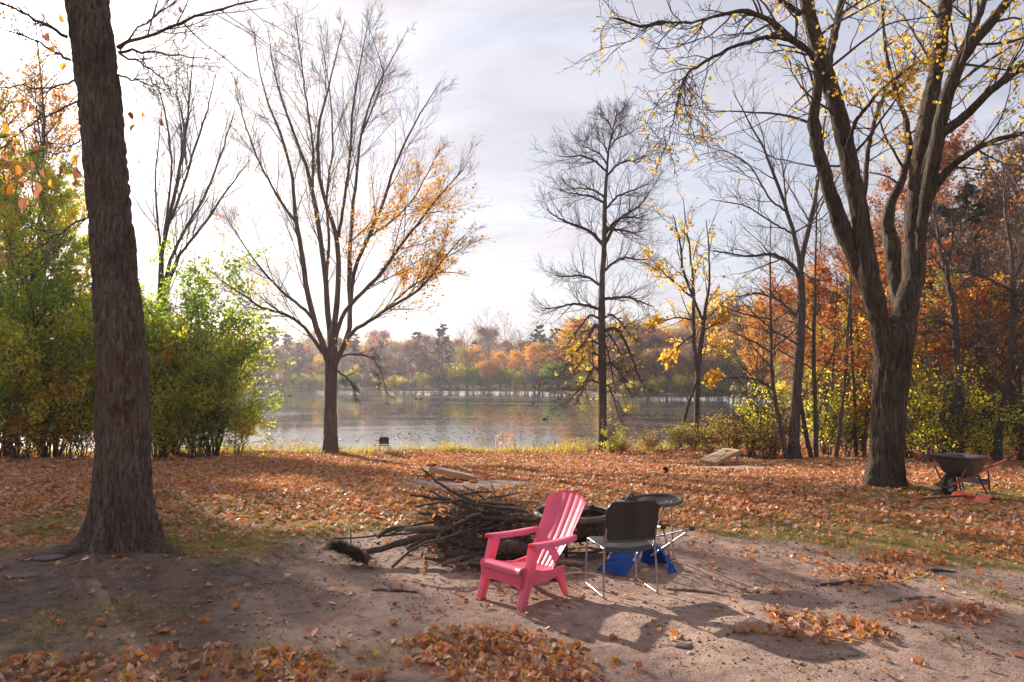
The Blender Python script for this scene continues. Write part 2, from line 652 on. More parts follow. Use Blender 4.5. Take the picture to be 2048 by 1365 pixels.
def ground(px, py):
    """world point where the pixel meets the terrain"""
    r = ray(px, py)
    k = 2.0 / -r[2] * np.linspace(0.3, 1.6, 900)
    P = np.array([0, 0, CAMZ]) + r * k[:, None]
    h = H(P[:, 0], P[:, 1])
    i = int(np.argmax(P[:, 2] < h))
    if i == 0:
        i = 899
    return np.array([P[i, 0], P[i, 1], h[i]])


def inpoly(poly, x, y):
    ins = np.zeros(x.shape, bool)
    d2 = np.full(x.shape, 1e12)
    n = len(poly)
    for i in range(n):
        a, b = poly[i], poly[(i + 1) % n]
        e = b - a
        t = np.clip(((x - a[0]) * e[0] + (y - a[1]) * e[1]) / (e @ e + 1e-12), 0, 1)
        d2 = np.minimum(d2, (x - a[0] - t * e[0]) ** 2 + (y - a[1] - t * e[1]) ** 2)
        c = ((a[1] > y) != (b[1] > y)) & (x < (b[0] - a[0]) * (y - a[1]) / (b[1] - a[1] + 1e-12) + a[0])
        ins ^= c
    return np.where(ins, 1, -1) * np.sqrt(d2)


DIRT = np.array([flat(*q) for q in ((-900, 1170), (-200, 1130), (60, 1120), (330, 1118), (420, 1135), (520, 1110), (560, 1088), (700, 1070), (800, 1052), (1090, 1040), (1300, 1058),
                                    (1480, 1066), (1620, 1088), (1760, 1110), (1900, 1112), (2048, 1135), (2600, 1170), (2600, 1500), (1024, 2400), (-900, 1500))])


def ell(cx, cy, hw, hh, x, y, z=0.0):
    c = flat(cx, cy, z)
    a = abs(flat(cx + hw, cy, z)[0] - c[0])
    b = abs(flat(cx, cy - hh, z)[1] - flat(cx, cy + hh, z)[1]) / 2
    return np.sqrt(((x - c[0]) / a) ** 2 + ((y - c[1]) / b) ** 2)


def masks(x, y):
    """dirt, grass, leaf-cover fractions at world points"""
    x = np.asarray(x, float)
    y = np.asarray(y, float)
    n1 = fbm(x * 0.9, y * 0.9, seed=21, o=4) - 0.5
    n2 = fbm(x * 2.6, y * 2.6, seed=31, o=3) - 0.5
    d = inpoly(DIRT, x, y)
    dirt = sstep(-0.28, 0.32, d + n1 * 1.1 + n2 * 0.45)
    e1 = ell(945, 963, 132, 20, x, y, -0.15) + n2 * 0.35
    e2 = ell(1442, 930, 112, 13, x, y, -0.40) + n2 * 0.35
    dirt = np.maximum(dirt, np.maximum(sstep(1.25, 0.85, e1), sstep(1.25, 0.85, e2)))
    # fallen leaves
    band = sstep(6.8, 10.2, y - 0.16 * np.abs(x) + n1 * 2.2)
    cover = 0.16 + 0.80 * band
    gn = fbm(x * 0.55 + 7, y * 0.75, seed=41, o=3)
    thin = sstep(0.43, 0.56, gn) * sstep(15.5, 10.0, y)
    cover = cover * (1 - 0.50 * thin)
    cover = np.maximum(cover, 0.55 * sstep(0.0, -0.5, d) * (1 - thin))
    cover = cover * (1 - dirt)
    # thin leaves and grass right round the big maple
    rm = np.hypot(x - TREE_R[0] - 0.6, (y - TREE_R[1] + 0.9) * 1.4)
    cover = cover * (1 - 0.7 * sstep(2.4, 1.0, rm + n2))
    drift = 0
    for (cx, cy, hw, hh, a) in ((1010, 1320, 205, 75, 1.0), (900, 1268, 90, 18, 0.9), (1100, 1360, 120, 50, 1.0), (330, 1340, 480, 46, 0.66), (280, 1250, 160, 30, 0.10), (640, 1345, 170, 36, 0.62), (1650, 1285, 135, 27, 0.85), (1590, 1252, 60, 14, 0.7), (1800, 1118, 75, 14, 0.8),
                                (1760, 1150, 110, 18, 0.62), (1740, 1180, 80, 17, 0.55), (1880, 1246, 100, 19, 0.85), (1960, 1185, 45, 12, 0.3), (2040, 1105, 60, 14, 0.7), (1560, 1110, 200, 22, 0.12)):
        e = ell(cx, cy, hw, hh, x, y) + n1 * 0.8 + n2 * 0.7
        drift = np.maximum(drift, a * sstep(1.15, 0.72, e))
    cover = np.maximum(cover, drift * sstep(9.5, 8.5, y))
    cover = np.maximum(cover, 0.030 * dirt * (y < 12) * (0.4 + 1.2 * vnoise(x * 3, y * 3, seed=77)))
    # grass
    g = (1 - dirt) * (0.20 + 0.65 * thin) * sstep(25.5, 24, y)
    tg = 0
    for (cx, cy, hw, hh, a) in ((470, 1080, 190, 60, 0.9), (330, 1155, 150, 26, 0.35), (250, 1230, 260, 50, 0.42), (420, 1320, 440, 60, 0.55), (820, 1300, 160, 40, 0.5), (1600, 1350, 150, 26, 0.5), (1990, 1215, 62, 42, 0.75),
                                (1890, 1172, 130, 14, 0.5), (640, 1180, 90, 14, 0.12), (60, 1110, 160, 24, 0.6), (250, 1165, 120, 20, 0.5), (100, 1250, 150, 40, 0.5), (420, 1135, 120, 24, 0.7), (1900, 1300, 60, 24, 0.3)):
        e = ell(cx, cy, hw, hh, x, y) + n1 * 0.9 + n2 * 1.2
        tg = np.maximum(tg, a * sstep(1.1, 0.5, e))
    g = np.maximum(g, tg * sstep(-0.12, 0.12, n2 + 0.02))
    return dirt, g, cover


def axis(dense0, dense1, step, outer0, outer1, grow=1.16):
    a = list(np.arange(dense0, dense1 + 1e-6, step))
    s = step
    while a[-1] < outer1:
        s *= grow
        a.append(a[-1] + s)
    s = step
    while a[0] > outer0:
        s *= grow
        a.insert(0, a[0] - s)
    return np.array(a)


gx = axis(-9.5, 9.5, 0.085, -700, 700)
gy = axis(2.6, 15.0, 0.075, -500, 900, 1.12)
GX, GY = np.meshgrid(gx, gy, indexing='xy')
GZ = H(GX.ravel(), GY.ravel())
md, mg, mc = masks(GX.ravel(), GY.ravel())
ny, nx = GX.shape
I, J = np.meshgrid(np.arange(ny - 1), np.arange(nx - 1), indexing='ij')
q = I * nx + J
GF = np.stack([q, q + 1, q + nx + 1, q + nx], -1).reshape(-1, 4)


def mat_ground():
    N = NT('ground_soil')
    p = N.pos()
    A = lambda k: N.n('ShaderNodeAttribute', attribute_name=k).outputs['Fac']
    n1 = N.noise(p, 1.1, 6, 0.62)
    n2 = N.noise(p, 9.0, 6, 0.68)
    n3 = N.noise(p, 60.0, 4, 0.7)
    soil = N.ramp(n2, [(0.28, (0.195, 0.128, 0.096)), (0.5, (0.335, 0.232, 0.185)), (0.75, (0.42, 0.305, 0.248))])
    soil = N.mix(N.ramp(n1, [(0.42, 0.0), (0.68, 0.55)]), soil, (0.150, 0.100, 0.080))
    speck = N.ramp(N.n('ShaderNodeTexVoronoi', {'Vector': p, 'Scale': 34.0}).outputs['Distance'], [(0.10, 1.0), (0.20, 0.0)])
    speck = N.math('MULTIPLY', speck, N.ramp(n2, [(0.45, 0.0), (0.6, 0.85)]))
    soil = N.mix(speck, soil, (0.085, 0.060, 0.048))
    turf = N.ramp(n2, [(0.3, (0.115, 0.085, 0.030)), (0.55, (0.23, 0.175, 0.060)), (0.75, (0.33, 0.24, 0.10))])
    mulch = N.ramp(n3, [(0.3, (0.14, 0.055, 0.030)), (0.5, (0.27, 0.105, 0.048)), (0.7, (0.38, 0.19, 0.11))])
    dirt, gr, cv_ = A('dirt'), A('grass'), A('cover')
    far = A('far')
    soil = N.mix(N.math('MULTIPLY', A('shade_tint'), N.ramp(N.noise(p, 3.0, 5, 0.7), [(0.25, 0.55), (0.6, 1.0)])), soil, N.ramp(n2, [(0.3, (0.055, 0.038, 0.030)), (0.7, (0.155, 0.108, 0.085))]))  # soil colour darkened where the left tree's shade lies
    c = N.mix(dirt, turf, soil)
    gm = N.math('MULTIPLY', N.math('MULTIPLY', gr, N.ramp(n2, [(0.38, 0.25), (0.6, 1.0)])), 0.85, True)
    c = N.mix(gm, c, turf)
    lm = N.math('MULTIPLY', cv_, N.ramp(N.noise(p, 16.0, 3, 0.6), [(0.36, 0.25), (0.62, 1.0)]), True)
    c = N.mix(N.math('MULTIPLY', lm, 0.8), c, mulch)
    fc = N.ramp(N.noise(p, 0.25, 5, 0.65), [(0.35, (0.12, 0.105, 0.035)), (0.55, (0.20, 0.13, 0.055)), (0.7, (0.24, 0.10, 0.05))])
    c = N.mix(far, c, fc)
    h = N.math('ADD', N.math('MULTIPLY', n2, 1.0), N.math('ADD', N.math('MULTIPLY', n3, 0.35), N.math('MULTIPLY', speck, 0.25)))
    return N.done(N.princ(c, 0.95, 0.12, N.bump(h, 1.0, 0.035)))


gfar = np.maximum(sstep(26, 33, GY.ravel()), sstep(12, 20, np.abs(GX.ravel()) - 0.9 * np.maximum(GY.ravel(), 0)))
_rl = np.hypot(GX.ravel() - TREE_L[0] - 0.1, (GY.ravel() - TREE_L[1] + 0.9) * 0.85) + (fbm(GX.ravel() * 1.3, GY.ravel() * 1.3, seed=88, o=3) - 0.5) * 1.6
gshade = sstep(2.9, 1.5, _rl)  # mask for shade round the left trunk, painted into the soil colour
GROUND = link('ground', mesh('ground', np.stack([GX.ravel(), GY.ravel(), GZ], 1), [GF], mat_ground(), True, {'dirt': md, 'grass': mg, 'cover': mc, 'far': gfar, 'shade_tint': gshade}), kind='structure')

# ------------------------------------------------------------------ water
wx = np.linspace(-190, 60, 60)
wy = np.linspace(22, 150, 40)
WX, WY = np.meshgrid(wx, wy, indexing='xy')
ny, nx = WX.shape
I, J = np.meshgrid(np.arange(ny - 1), np.arange(nx - 1), indexing='ij')
q = I * nx + J
WF = np.stack([q, q + 1, q + nx + 1, q + nx], -1).reshape(-1, 4)
ctr = (np.stack([WX.ravel(), WY.ravel()], 1)[WF]).mean(1)


def mat_water():
    N = NT('lake_water')
    p = N.pos((0.5, 1.0, 1.0))
    band = N.ramp(N.noise(N.pos((0.035, 0.11, 1)), 1.0, 5, 0.65, 0.6), [(0.44, 0.0), (0.60, 1.0)])
    rip = N.noise(p, 5.0, 3, 0.6)
    rip2 = N.noise(p, 1.4, 3, 0.6)
    hh = N.math('ADD', N.math('MULTIPLY', rip, N.math('ADD', 0.01, N.math('MULTIPLY', band, 0.30))), N.math('MULTIPLY', rip2, 0.05))
    nrm = N.bump(hh, 0.10, 0.05)
    rough = N.math('ADD', 0.045, N.math('MULTIPLY', band, 0.14))
    return N.done(N.princ((0.030, 0.030, 0.026), rough, 0.5, nrm, 0.0, IOR=1.38))


link('lake_water', mesh('lake_water', np.stack([WX.ravel(), WY.ravel(), np.full(WX.size, WATER_Z)], 1), [WF], mat_water(), True), kind='structure')

# ------------------------------------------------------------------ leaf scatter
def leaf_templates(kind, n, rng):
    """list of (V, F3) in the xy plane, unit size"""
    out = []
    for i in range(n):
        if kind == 'quad':
            V = np.array([[0, 0.5, 0], [-0.30, 0.05, 0.10], [0.30, 0.05, 0.10], [0, -0.5, 0]], float)
            V += rng.normal(0, 0.05, V.shape)
            F = np.array([[0, 1, 3], [0, 3, 2]])
        elif kind == 'curl':
            w = rng.uniform(0.28, 0.48)
            k = rng.uniform(-0.1, 0.45)
            V = np.array([[0, 0, 0], [0, 0.55, k * 0.8], [w, 0.12, k], [w * 0.7, -0.35, k * 0.6], [-w * 0.7, -0.35, k * 0.7], [-w, 0.12, k * 1.1]], float)
            V += rng.normal(0, 0.06, V.shape)
            F = np.array([[0, 2, 1], [0, 3, 2], [0, 4, 3], [0, 5, 4], [0, 1, 5]])
        elif kind == 'oval':
            a = np.linspace(0, 2 * np.pi, 12, endpoint=False)
            X, Y = 0.30 * np.cos(a) * (1 - 0.12 * np.sin(a)), 0.52 * np.sin(a)
            k1, k2 = rng.uniform(0.2, 1.6), rng.uniform(-0.5, 0.7)
            Z = k1 * np.abs(X) + k2 * Y * Y + rng.normal(0, 0.02, 12)
            V = np.vstack([[[0, -0.25, -0.03], [0, 0.2, -0.02]], np.stack([X, Y, Z], 1)])
            F = np.array([[0 if 6 <= j + 0.5 <= 12 else 1, j + 2, (j + 1) % 12 + 2] for j in range(12)] + [[0, 1, 2], [1, 0, 8]])
        else:  # lobed leaf, cupped
            lob = [(90, .55), (70, .40), (45, .52), (22, .37), (0, .46), (-30, .31), (-60, .34), (-90, .22), (-120, .34), (-150, .31), (180, .46), (158, .37), (135, .52), (110, .40)]
            a = np.radians([l[0] for l in lob])
            r = np.array([l[1] for l in lob]) * rng.uniform(0.85, 1.15, len(lob))
            X, Y = r * np.cos(a), r * np.sin(a)
            k1, k2, tw = rng.uniform(-0.4, 2.4), rng.uniform(-0.4, 2.0), rng.uniform(-1.0, 1.0)
            Z = k1 * X * X + k2 * Y * Y + tw * X * Y + rng.normal(0, 0.035, len(r))
            V = np.vstack([[[0, 0, 0]], np.stack([X * (1 - 0.18 * abs(k1)), Y * (1 - 0.18 * abs(k2)), Z], 1)])
            m = len(r)
            F = np.array([[0, j + 1, (j + 1) % m + 1] for j in range(m)])
        out.append((V, F))
    return out


def rot_from(n, yaw):
    """(k,3) normals + yaw -> (k,3,3) with columns x,y,z axes"""
    n = norm(n)
    ref = np.where(np.abs(n[:, 2:3]) < 0.9, np.array([[0, 0, 1.0]]), np.array([[1.0, 0, 0]]))
    u = norm(np.cross(ref, n))
    v = np.cross(n, u)
    c, s = np.cos(yaw)[:, None], np.sin(yaw)[:, None]
    return np.stack([c * u + s * v, -s * u + c * v, n], -1)


def scatter(P, N_, size, kind, rng, nt=6):
    """-> V, F3 of leaves at P facing N_"""
    P = np.asarray(P, float)
    k = len(P)
    M = rot_from(N_, rng.uniform(0, 2 * np.pi, k)) * np.asarray(size)[:, None, None]
    tp = leaf_templates(kind, nt, rng)
    pick = rng.integers(0, nt, k)
    vs, fs, n = [], [], 0
    for t, (V, F) in enumerate(tp):
        idx = np.nonzero(pick == t)[0]
        if not len(idx):
            continue
        W = np.einsum('kij,vj->kvi', M[idx], V) + P[idx][:, None, :]
        vs.append(W.reshape(-1, 3))
        fs.append((F[None] + (np.arange(len(idx)) * len(V))[:, None, None]).reshape(-1, 3) + n)
        n += len(idx) * len(V)
    return np.vstack(vs), [np.vstack(fs)]


def rand_dirs(k, rng):
    return norm(rng.normal(0, 1, (k, 3)))


# ------------------------------------------------------------------ trees
def resample(P, R, m, rough=0.0, rng=None):
    P = np.asarray(P, float)
    R = np.asarray(R, float)
    d = np.concatenate([[0], np.cumsum(np.linalg.norm(np.diff(P, axis=0), axis=1))])
    # Catmull-like smoothing: interpolate densely then average
    t = np.linspace(0, d[-1], m)
    Q = np.stack([np.interp(t, d, P[:, i]) for i in range(3)], 1)
    for _ in range(2):
        Q[1:-1] = 0.25 * Q[:-2] + 0.5 * Q[1:-1] + 0.25 * Q[2:]
    S = np.interp(t, d, R)
    if rough and rng is not None:
        Q[1:-1] += rng.normal(0, rough, (m - 2, 3))
    return Q, S


def spawn(P, R, k, t0, t1, ang, angv, lenf, m, rng, up=0.15, wob=0.12, rr=0.55, tip=0.004, r0max=9.0, lmin=0.0, upend=0.0, side=None):
    """children of polylines P (n,M,3): k each between t0 and t1; lenf(t, parent length) -> length"""
    n, M = P.shape[:2]
    idx = np.repeat(np.arange(n), k)
    t = t0 + (t1 - t0) * ((np.tile(np.arange(k), n) + rng.uniform(0, 1, n * k)) / k)
    plen = np.linalg.norm(np.diff(P, axis=1), axis=2).sum(1)[idx]
    f = np.clip(t * (M - 1), 0, M - 1.001)
    i = f.astype(int)
    w = (f - i)[:, None]
    pos = P[idx, i] * (1 - w) + P[idx, i + 1] * w
    T = norm(P[idx, i + 1] - P[idx, i])
    rad = R[idx, i] * (1 - w[:, 0]) + R[idx, i + 1] * w[:, 0]
    perp = norm(np.cross(T, rng.normal(0, 1, T.shape)))
    if side is not None:
        perp = norm(perp + side)
        perp = norm(perp - (perp * T).sum(1, keepdims=True) * T)
    a = rng.normal(ang, angv, len(t))[:, None]
    D = norm(np.cos(a) * T + np.sin(a) * perp)
    L = np.maximum(lenf(t, plen) * rng.uniform(0.6, 1.25, len(t)), lmin)
    r0 = np.minimum(rad * rr, r0max)
    Q = np.empty((len(t), m, 3))
    S = np.empty((len(t), m))
    Q[:, 0] = pos
    S[:, 0] = r0
    for j in range(1, m):
        u = up + (upend - up) * (j / (m - 1)) if upend else up
        D = norm(D + np.array([0, 0, 1.0]) * u / (m - 1) * 2 + rng.normal(0, wob, D.shape))
        Q[:, j] = Q[:, j - 1] + D * (L / (m - 1))[:, None]
        S[:, j] = np.maximum(r0 * (1 - j / (m - 1)) + tip * j / (m - 1), tip)
    return Q, S


def along(P, k, t0, t1, rng):
    """k points on each polyline"""
    n, M = P.shape[:2]
    idx = np.repeat(np.arange(n), k)
    f = np.clip(rng.uniform(t0, t1, n * k) * (M - 1), 0, M - 1.001)
    i = f.astype(int)
    w = (f - i)[:, None]
    return P[idx, i] * (1 - w) + P[idx, i + 1] * w


def bark_tube(P, R, step, sides, amp, seed, lobes=(), flare_h=0.5, scar=None, fv=0.22, fh=0.05):
    """a trunk with furrowed bark as real relief; lobes: (angle, strength) of root buttresses"""
    P = np.asarray(P, float)
    L = np.linalg.norm(np.diff(P, axis=0), axis=1).sum()
    m = max(6, int(L / step))
    Q, S = resample(P, R, m)
    T = norm(np.gradient(Q, axis=0))
    ref = np.array([1.0, 0, 0]) if abs(T[:, 0].mean()) < 0.7 else np.array([0, 1.0, 0])
    U = norm(ref - (T @ ref)[:, None] * T)
    W = np.cross(T, U)
    a = np.linspace(0, 2 * np.pi, sides, endpoint=False)
    h = np.concatenate([[0], np.cumsum(np.linalg.norm(np.diff(Q, axis=0), axis=1))])
    A, Hh = np.meshgrid(a, h)
    RR = np.broadcast_to(S[:, None], A.shape).copy()
    mult = np.ones_like(A)
    for (la, ls, lw) in lobes:
        dd = np.angle(np.exp(1j * (A - la)))
        mult += ls * np.exp(-(dd / lw) ** 2) * np.exp(-Hh / flare_h)
    RR *= mult
    cx, cy = np.cos(A) * S[:, None], np.sin(A) * S[:, None]
    n1 = vnoise(cx / fh + 50, cy / fh + 50, Hh / fv, seed)
    n1w = vnoise(cx / fh * 0.5 + 9, cy / fh * 0.5 + 9, Hh / fv * 2.2, seed + 3)
    n2 = vnoise(cx / fh * 2.3 + 20, cy / fh * 2.3 + 20, Hh / fv * 3, seed + 5)
    n3 = fbm(cx * 1.6 + 5, cy * 1.6 + 5, Hh * 0.9, seed + 9, 3)
    ridge = np.abs(2 * n1 - 1)
    disp = amp * 1.25 * (np.minimum(ridge * 1.9, 1.0) - 0.7) + amp * 0.5 * (n2 - 0.5) + amp * 0.5 * (n1w - 0.5) + (n3 - 0.5) * S[:, None] * 0.16
    sc = np.zeros_like(A)
    if scar is not None:
        sc, ds = scar(A, Hh, seed)
        disp = disp + ds
    RR = RR + disp
    V = Q[:, None, :] + RR[:, :, None] * (np.cos(A)[..., None] * U[:, None, :] + np.sin(A)[..., None] * W[:, None, :])
    I, J = np.meshgrid(np.arange(m - 1), np.arange(sides), indexing='ij')
    b0 = I * sides + J
    b1 = I * sides + (J + 1) % sides
    F = np.stack([b0, b1, b1 + sides, b0 + sides], -1).reshape(-1, 4)
    return V.reshape(-1, 3), [F], sc.ravel()


def trace(pts, Y0, Y1=None, ext=None):
    """photo trace [(px, py, width px)] -> points and radii in the plane(s) Y0..Y1"""
    Y1 = Y0 if Y1 is None else Y1
    n = len(pts)
    P, R = [], []
    for i, (px, py, w) in enumerate(pts):
        Y = Y0 + (Y1 - Y0) * i / max(1, n - 1)
        P.append(at(px, py, Y))
        R.append(w / 2 * Y / FPX * math.cos(math.atan((px - 1024) / FPX)))
    P, R = np.array(P), np.array(R)
    if ext:
        d = norm(P[-1] - P[-2])
        P = np.vstack([P, P[-1] + (d + np.array([0, 0, 0.2])) * ext])
        R = np.append(R, R[-1] * 0.25)
    return P, R
# ------------------------------------------------------------------ foreground tree on the left
rng = np.random.default_rng(101)
YL = 7.55
tl = [(172, -20, 95), (174, 0, 93), (188, 100, 93), (200, 200, 94), (209, 300, 92), (218, 400, 92), (228, 500, 94), (243, 700, 101), (246, 800, 107), (247, 900, 112),
      (246, 960, 117), (246, 1010, 126), (245, 1060, 134), (244, 1092, 138), (243, 1130, 140)]
P, R = trace(tl[::-1], YL)
P = np.vstack([P, P[-1] + np.array([[-0.05, 0.1, 0.7], [-0.08, 0.25, 1.6], [0.0, 0.5, 2.8], [0.2, 0.9, 4.2]])])
R = np.append(R, [0.25, 0.22, 0.17, 0.11])


def scar_left(A, Hh, seed):
    """torn bark on the right-hand front of the trunk"""
    front = -np.pi / 2
    sc = np.zeros_like(A)
    ds = np.zeros_like(A)
    n = fbm(A * 3.5 + 5, Hh * 6.0, seed=seed + 40, o=4)
    for (a0, h0, wa, wh, dep) in ((0.62, 2.05, 0.35, 0.42, 0.05), (0.25, 1.62, 0.30, 0.16, 0.035), (0.0, 1.55, 0.16, 0.14, 0.03), (-0.25, 1.95, 0.22, 0.30, 0.012), (0.70, 1.55, 0.25, 0.30, 0.045), (-0.15, 1.15, 0.12, 0.10, 0.02), (-0.5, 1.7, 0.2, 0.25, 0.01)):
        dd = np.angle(np.exp(1j * (A - front - a0)))
        e = (dd / wa) ** 2 + ((Hh - h0) / wh) ** 2
        mk = np.exp(-e * 1.2) * sstep(0.40, 0.62, n + 0.12 * np.exp(-e))
        sc = np.maximum(sc, mk)
        ds = ds - dep * np.exp(-e * 1.3) * (0.3 + 1.4 * sstep(0.4, 0.6, n))
    return sc * 0.9, ds


lobesL = [(-1.72, 1.15, 0.24), (-0.62, 1.0, 0.26), (3.08, 1.9, 0.34), (-2.45, 0.9, 0.20), (0.05, 1.15, 0.26), (1.3, 0.9, 0.35), (2.2, 0.8, 0.3), (-1.15, 0.45, 0.14)]
baseL = np.array([TREE_L[0], TREE_L[1], Hs(*TREE_L)])
treeL = thing('maple_tree', 'thick brown trunk with torn bark and spreading roots, nearest tree on the left', 'tree', baseL)
V, F, sc = bark_tube(P, R, 0.02, 200, 0.019, 5, lobesL, 0.27, scar_left, 0.16, 0.040)
put('trunk', V, F, MBARK_HERO, treeL, True, {'scar': sc})
for pts in (((205, 1085, 60), (150, 1102, 42), (95, 1116, 26), (40, 1124, 10)), ((300, 1085, 50), (335, 1100, 34), (370, 1112, 14))):
    Q = []
    rr_ = []
    for (a, b, w) in pts:
        g = ground(a, b)
        rad_ = w / 2 * g[1] / FPX * 0.85
        Q.append(g + np.array([0, 0, -0.5 * rad_]))
        rr_.append(rad_)
    V, F, sc = bark_tube(np.array(Q), np.array(rr_), 0.025, 26, 0.008, 9 + len(Q))
    put('root', V, F, MBARK_HERO, treeL)
limbsL = []
for pts, dy in [(((236, 95, 9), (290, 75, 7), (370, 46, 6), (430, 20, 5), (520, 0, 3), (600, -30, 2)), -0.9), (((238, 105, 7), (300, 104, 5), (360, 112, 3), (420, 120, 2)), -0.5), 
        (((240, 108, 6), (290, 130, 4), (330, 160, 3), (345, 195, 2)), -0.4), (((240, 100, 5), (275, 60, 4), (330, 20, 3), (400, -30, 2)), 0.5), (((236, 150, 5), (290, 165, 3), (330, 180, 2)), 0.4), 
        (((136, 75, 9), (90, 50, 8), (30, 18, 6), (-40, -10, 5)), -0.5), (((140, 120, 7), (80, 85, 5), (10, 60, 4)), 0.3), (((155, 203, 5), (110, 228, 4), (60, 250, 3), (0, 300, 2)), -0.6), 
        (((172, 437, 5), (140, 452, 4), (95, 480, 3), (40, 530, 2)), -0.5), (((150, 160, 5), (100, 180, 4), (30, 170, 3), (-40, 180, 2)), 0.4), (((160, 280, 4), (120, 310, 3), (60, 300, 2)), -0.8)]:
    A_, B_ = trace(pts, YL - 0.1, YL - 0.1 + dy)
    Q, S = resample(A_, B_, 14, 0.01, rng)
    limbsL.append((Q, S))
for Q, S in limbsL:
    V, F = tube_arrays(Q[None], S[None], 9)
    put('limb', V, [F], MBARK, treeL)
LP, LR = np.stack([q for q, s in limbsL]), np.stack([s for q, s in limbsL])
P1, R1 = spawn(LP, LR, 13, 0.12, 0.98, 0.7, 0.2, lambda t, p: 0.45 * p * (1.15 - 0.6 * t), 8, rng, 0.12, 0.10, 0.5, 0.0025)
P2, R2 = spawn(P1, R1, 7, 0.2, 1.0, 0.65, 0.2, lambda t, p: 0.5 * p, 6, rng, 0.1, 0.10, 0.6, 0.0018)
P3, R3 = spawn(P2, R2, 2, 0.3, 1.0, 0.6, 0.2, lambda t, p: 0.5 * p, 5, rng, 0.1, 0.1, 0.7, 0.0016)
V, F = join([tube_arrays(P1, R1, 4), tube_arrays(P2, R2, 3), tube_arrays(P3, R3, 3)])
put('twigwork', V, F, MTWIG, treeL, kind='stuff')
# the last big leaves, each a piece of its own
lt = [mesh('leaf', V0, [F0], MLEAF['gold' if i % 2 else 'rust'], False) for i, (V0, F0) in enumerate(leaf_templates('oval', 6, rng))]
for (px, py, s) in ((12, 258, .11), (28, 268, .08), (45, 262, .09), (70, 295, .10), (90, 290, .08), (15, 315, .11), (35, 340, .12), (62, 330, .11), (20, 355, .13), (48, 365, .12), (75, 375, .13), (90, 345, .1), (48, 408, .14), (15, 378, .13),
                    (120, 340, .10), (150, 350, .10), (148, 365, .11), (105, 368, .11), (78, 388, .12), (155, 320, .12), (130, 135, .10), (122, 38, .09), (98, 75, .10), (105, 98, .10), (130, 195, .09), (262, 232, .09), (266, 256, .10), (286, 229, .07), (325, 245, .09), (362, 20, .08), (60, 215, .1), (46, 218, .09), (160, 345, .12), (135, 300, .07), (122, 272, .08), (25, 300, .1)):
    Y = YL - 0.6 + rng.uniform(-0.5, 0.5)
    p = at(px, py, Y)
    o = link('leaf', lt[rng.integers(0, 6)], treeL, p - baseL, (rng.uniform(0.9, 2.2), rng.uniform(-0.5, 0.5), rng.uniform(0, 6.3)))
    o.scale = (s * 0.85, s * 0.85, s * 0.85)

# ------------------------------------------------------------------ big forked maple on the right
rng = np.random.default_rng(202)
YR = 12.6
baseR = np.array([TREE_R[0], TREE_R[1], Hs(*TREE_R)])
treeR = thing('maple_tree', 'big forked maple trunk with mossy limbs beside the wheelbarrow', 'tree', baseR)
tr = [(1769, 995, 82), (1769, 963, 78), (1772, 926, 71), (1776, 853, 70), (1780, 780, 72), (1785, 720, 76), (1787, 690, 80), (1786, 668, 78), (1786, 652, 62), (1785, 638, 30), (1785, 630, 6)]
P, R = trace(tr, YR)
lobesR = [(-2.75, 0.85, 0.32), (-0.4, 0.6, 0.3), (-1.5, 0.35, 0.28), (0.6, 0.5, 0.4), (1.8, 0.5, 0.4), (3.1, 0.5, 0.4)]
V, F, sc = bark_tube(P, R, 0.03, 120, 0.026, 31, lobesR, 0.25, None, 0.30, 0.055)
put('trunk', V, F, MBARK_MOSS, treeR)
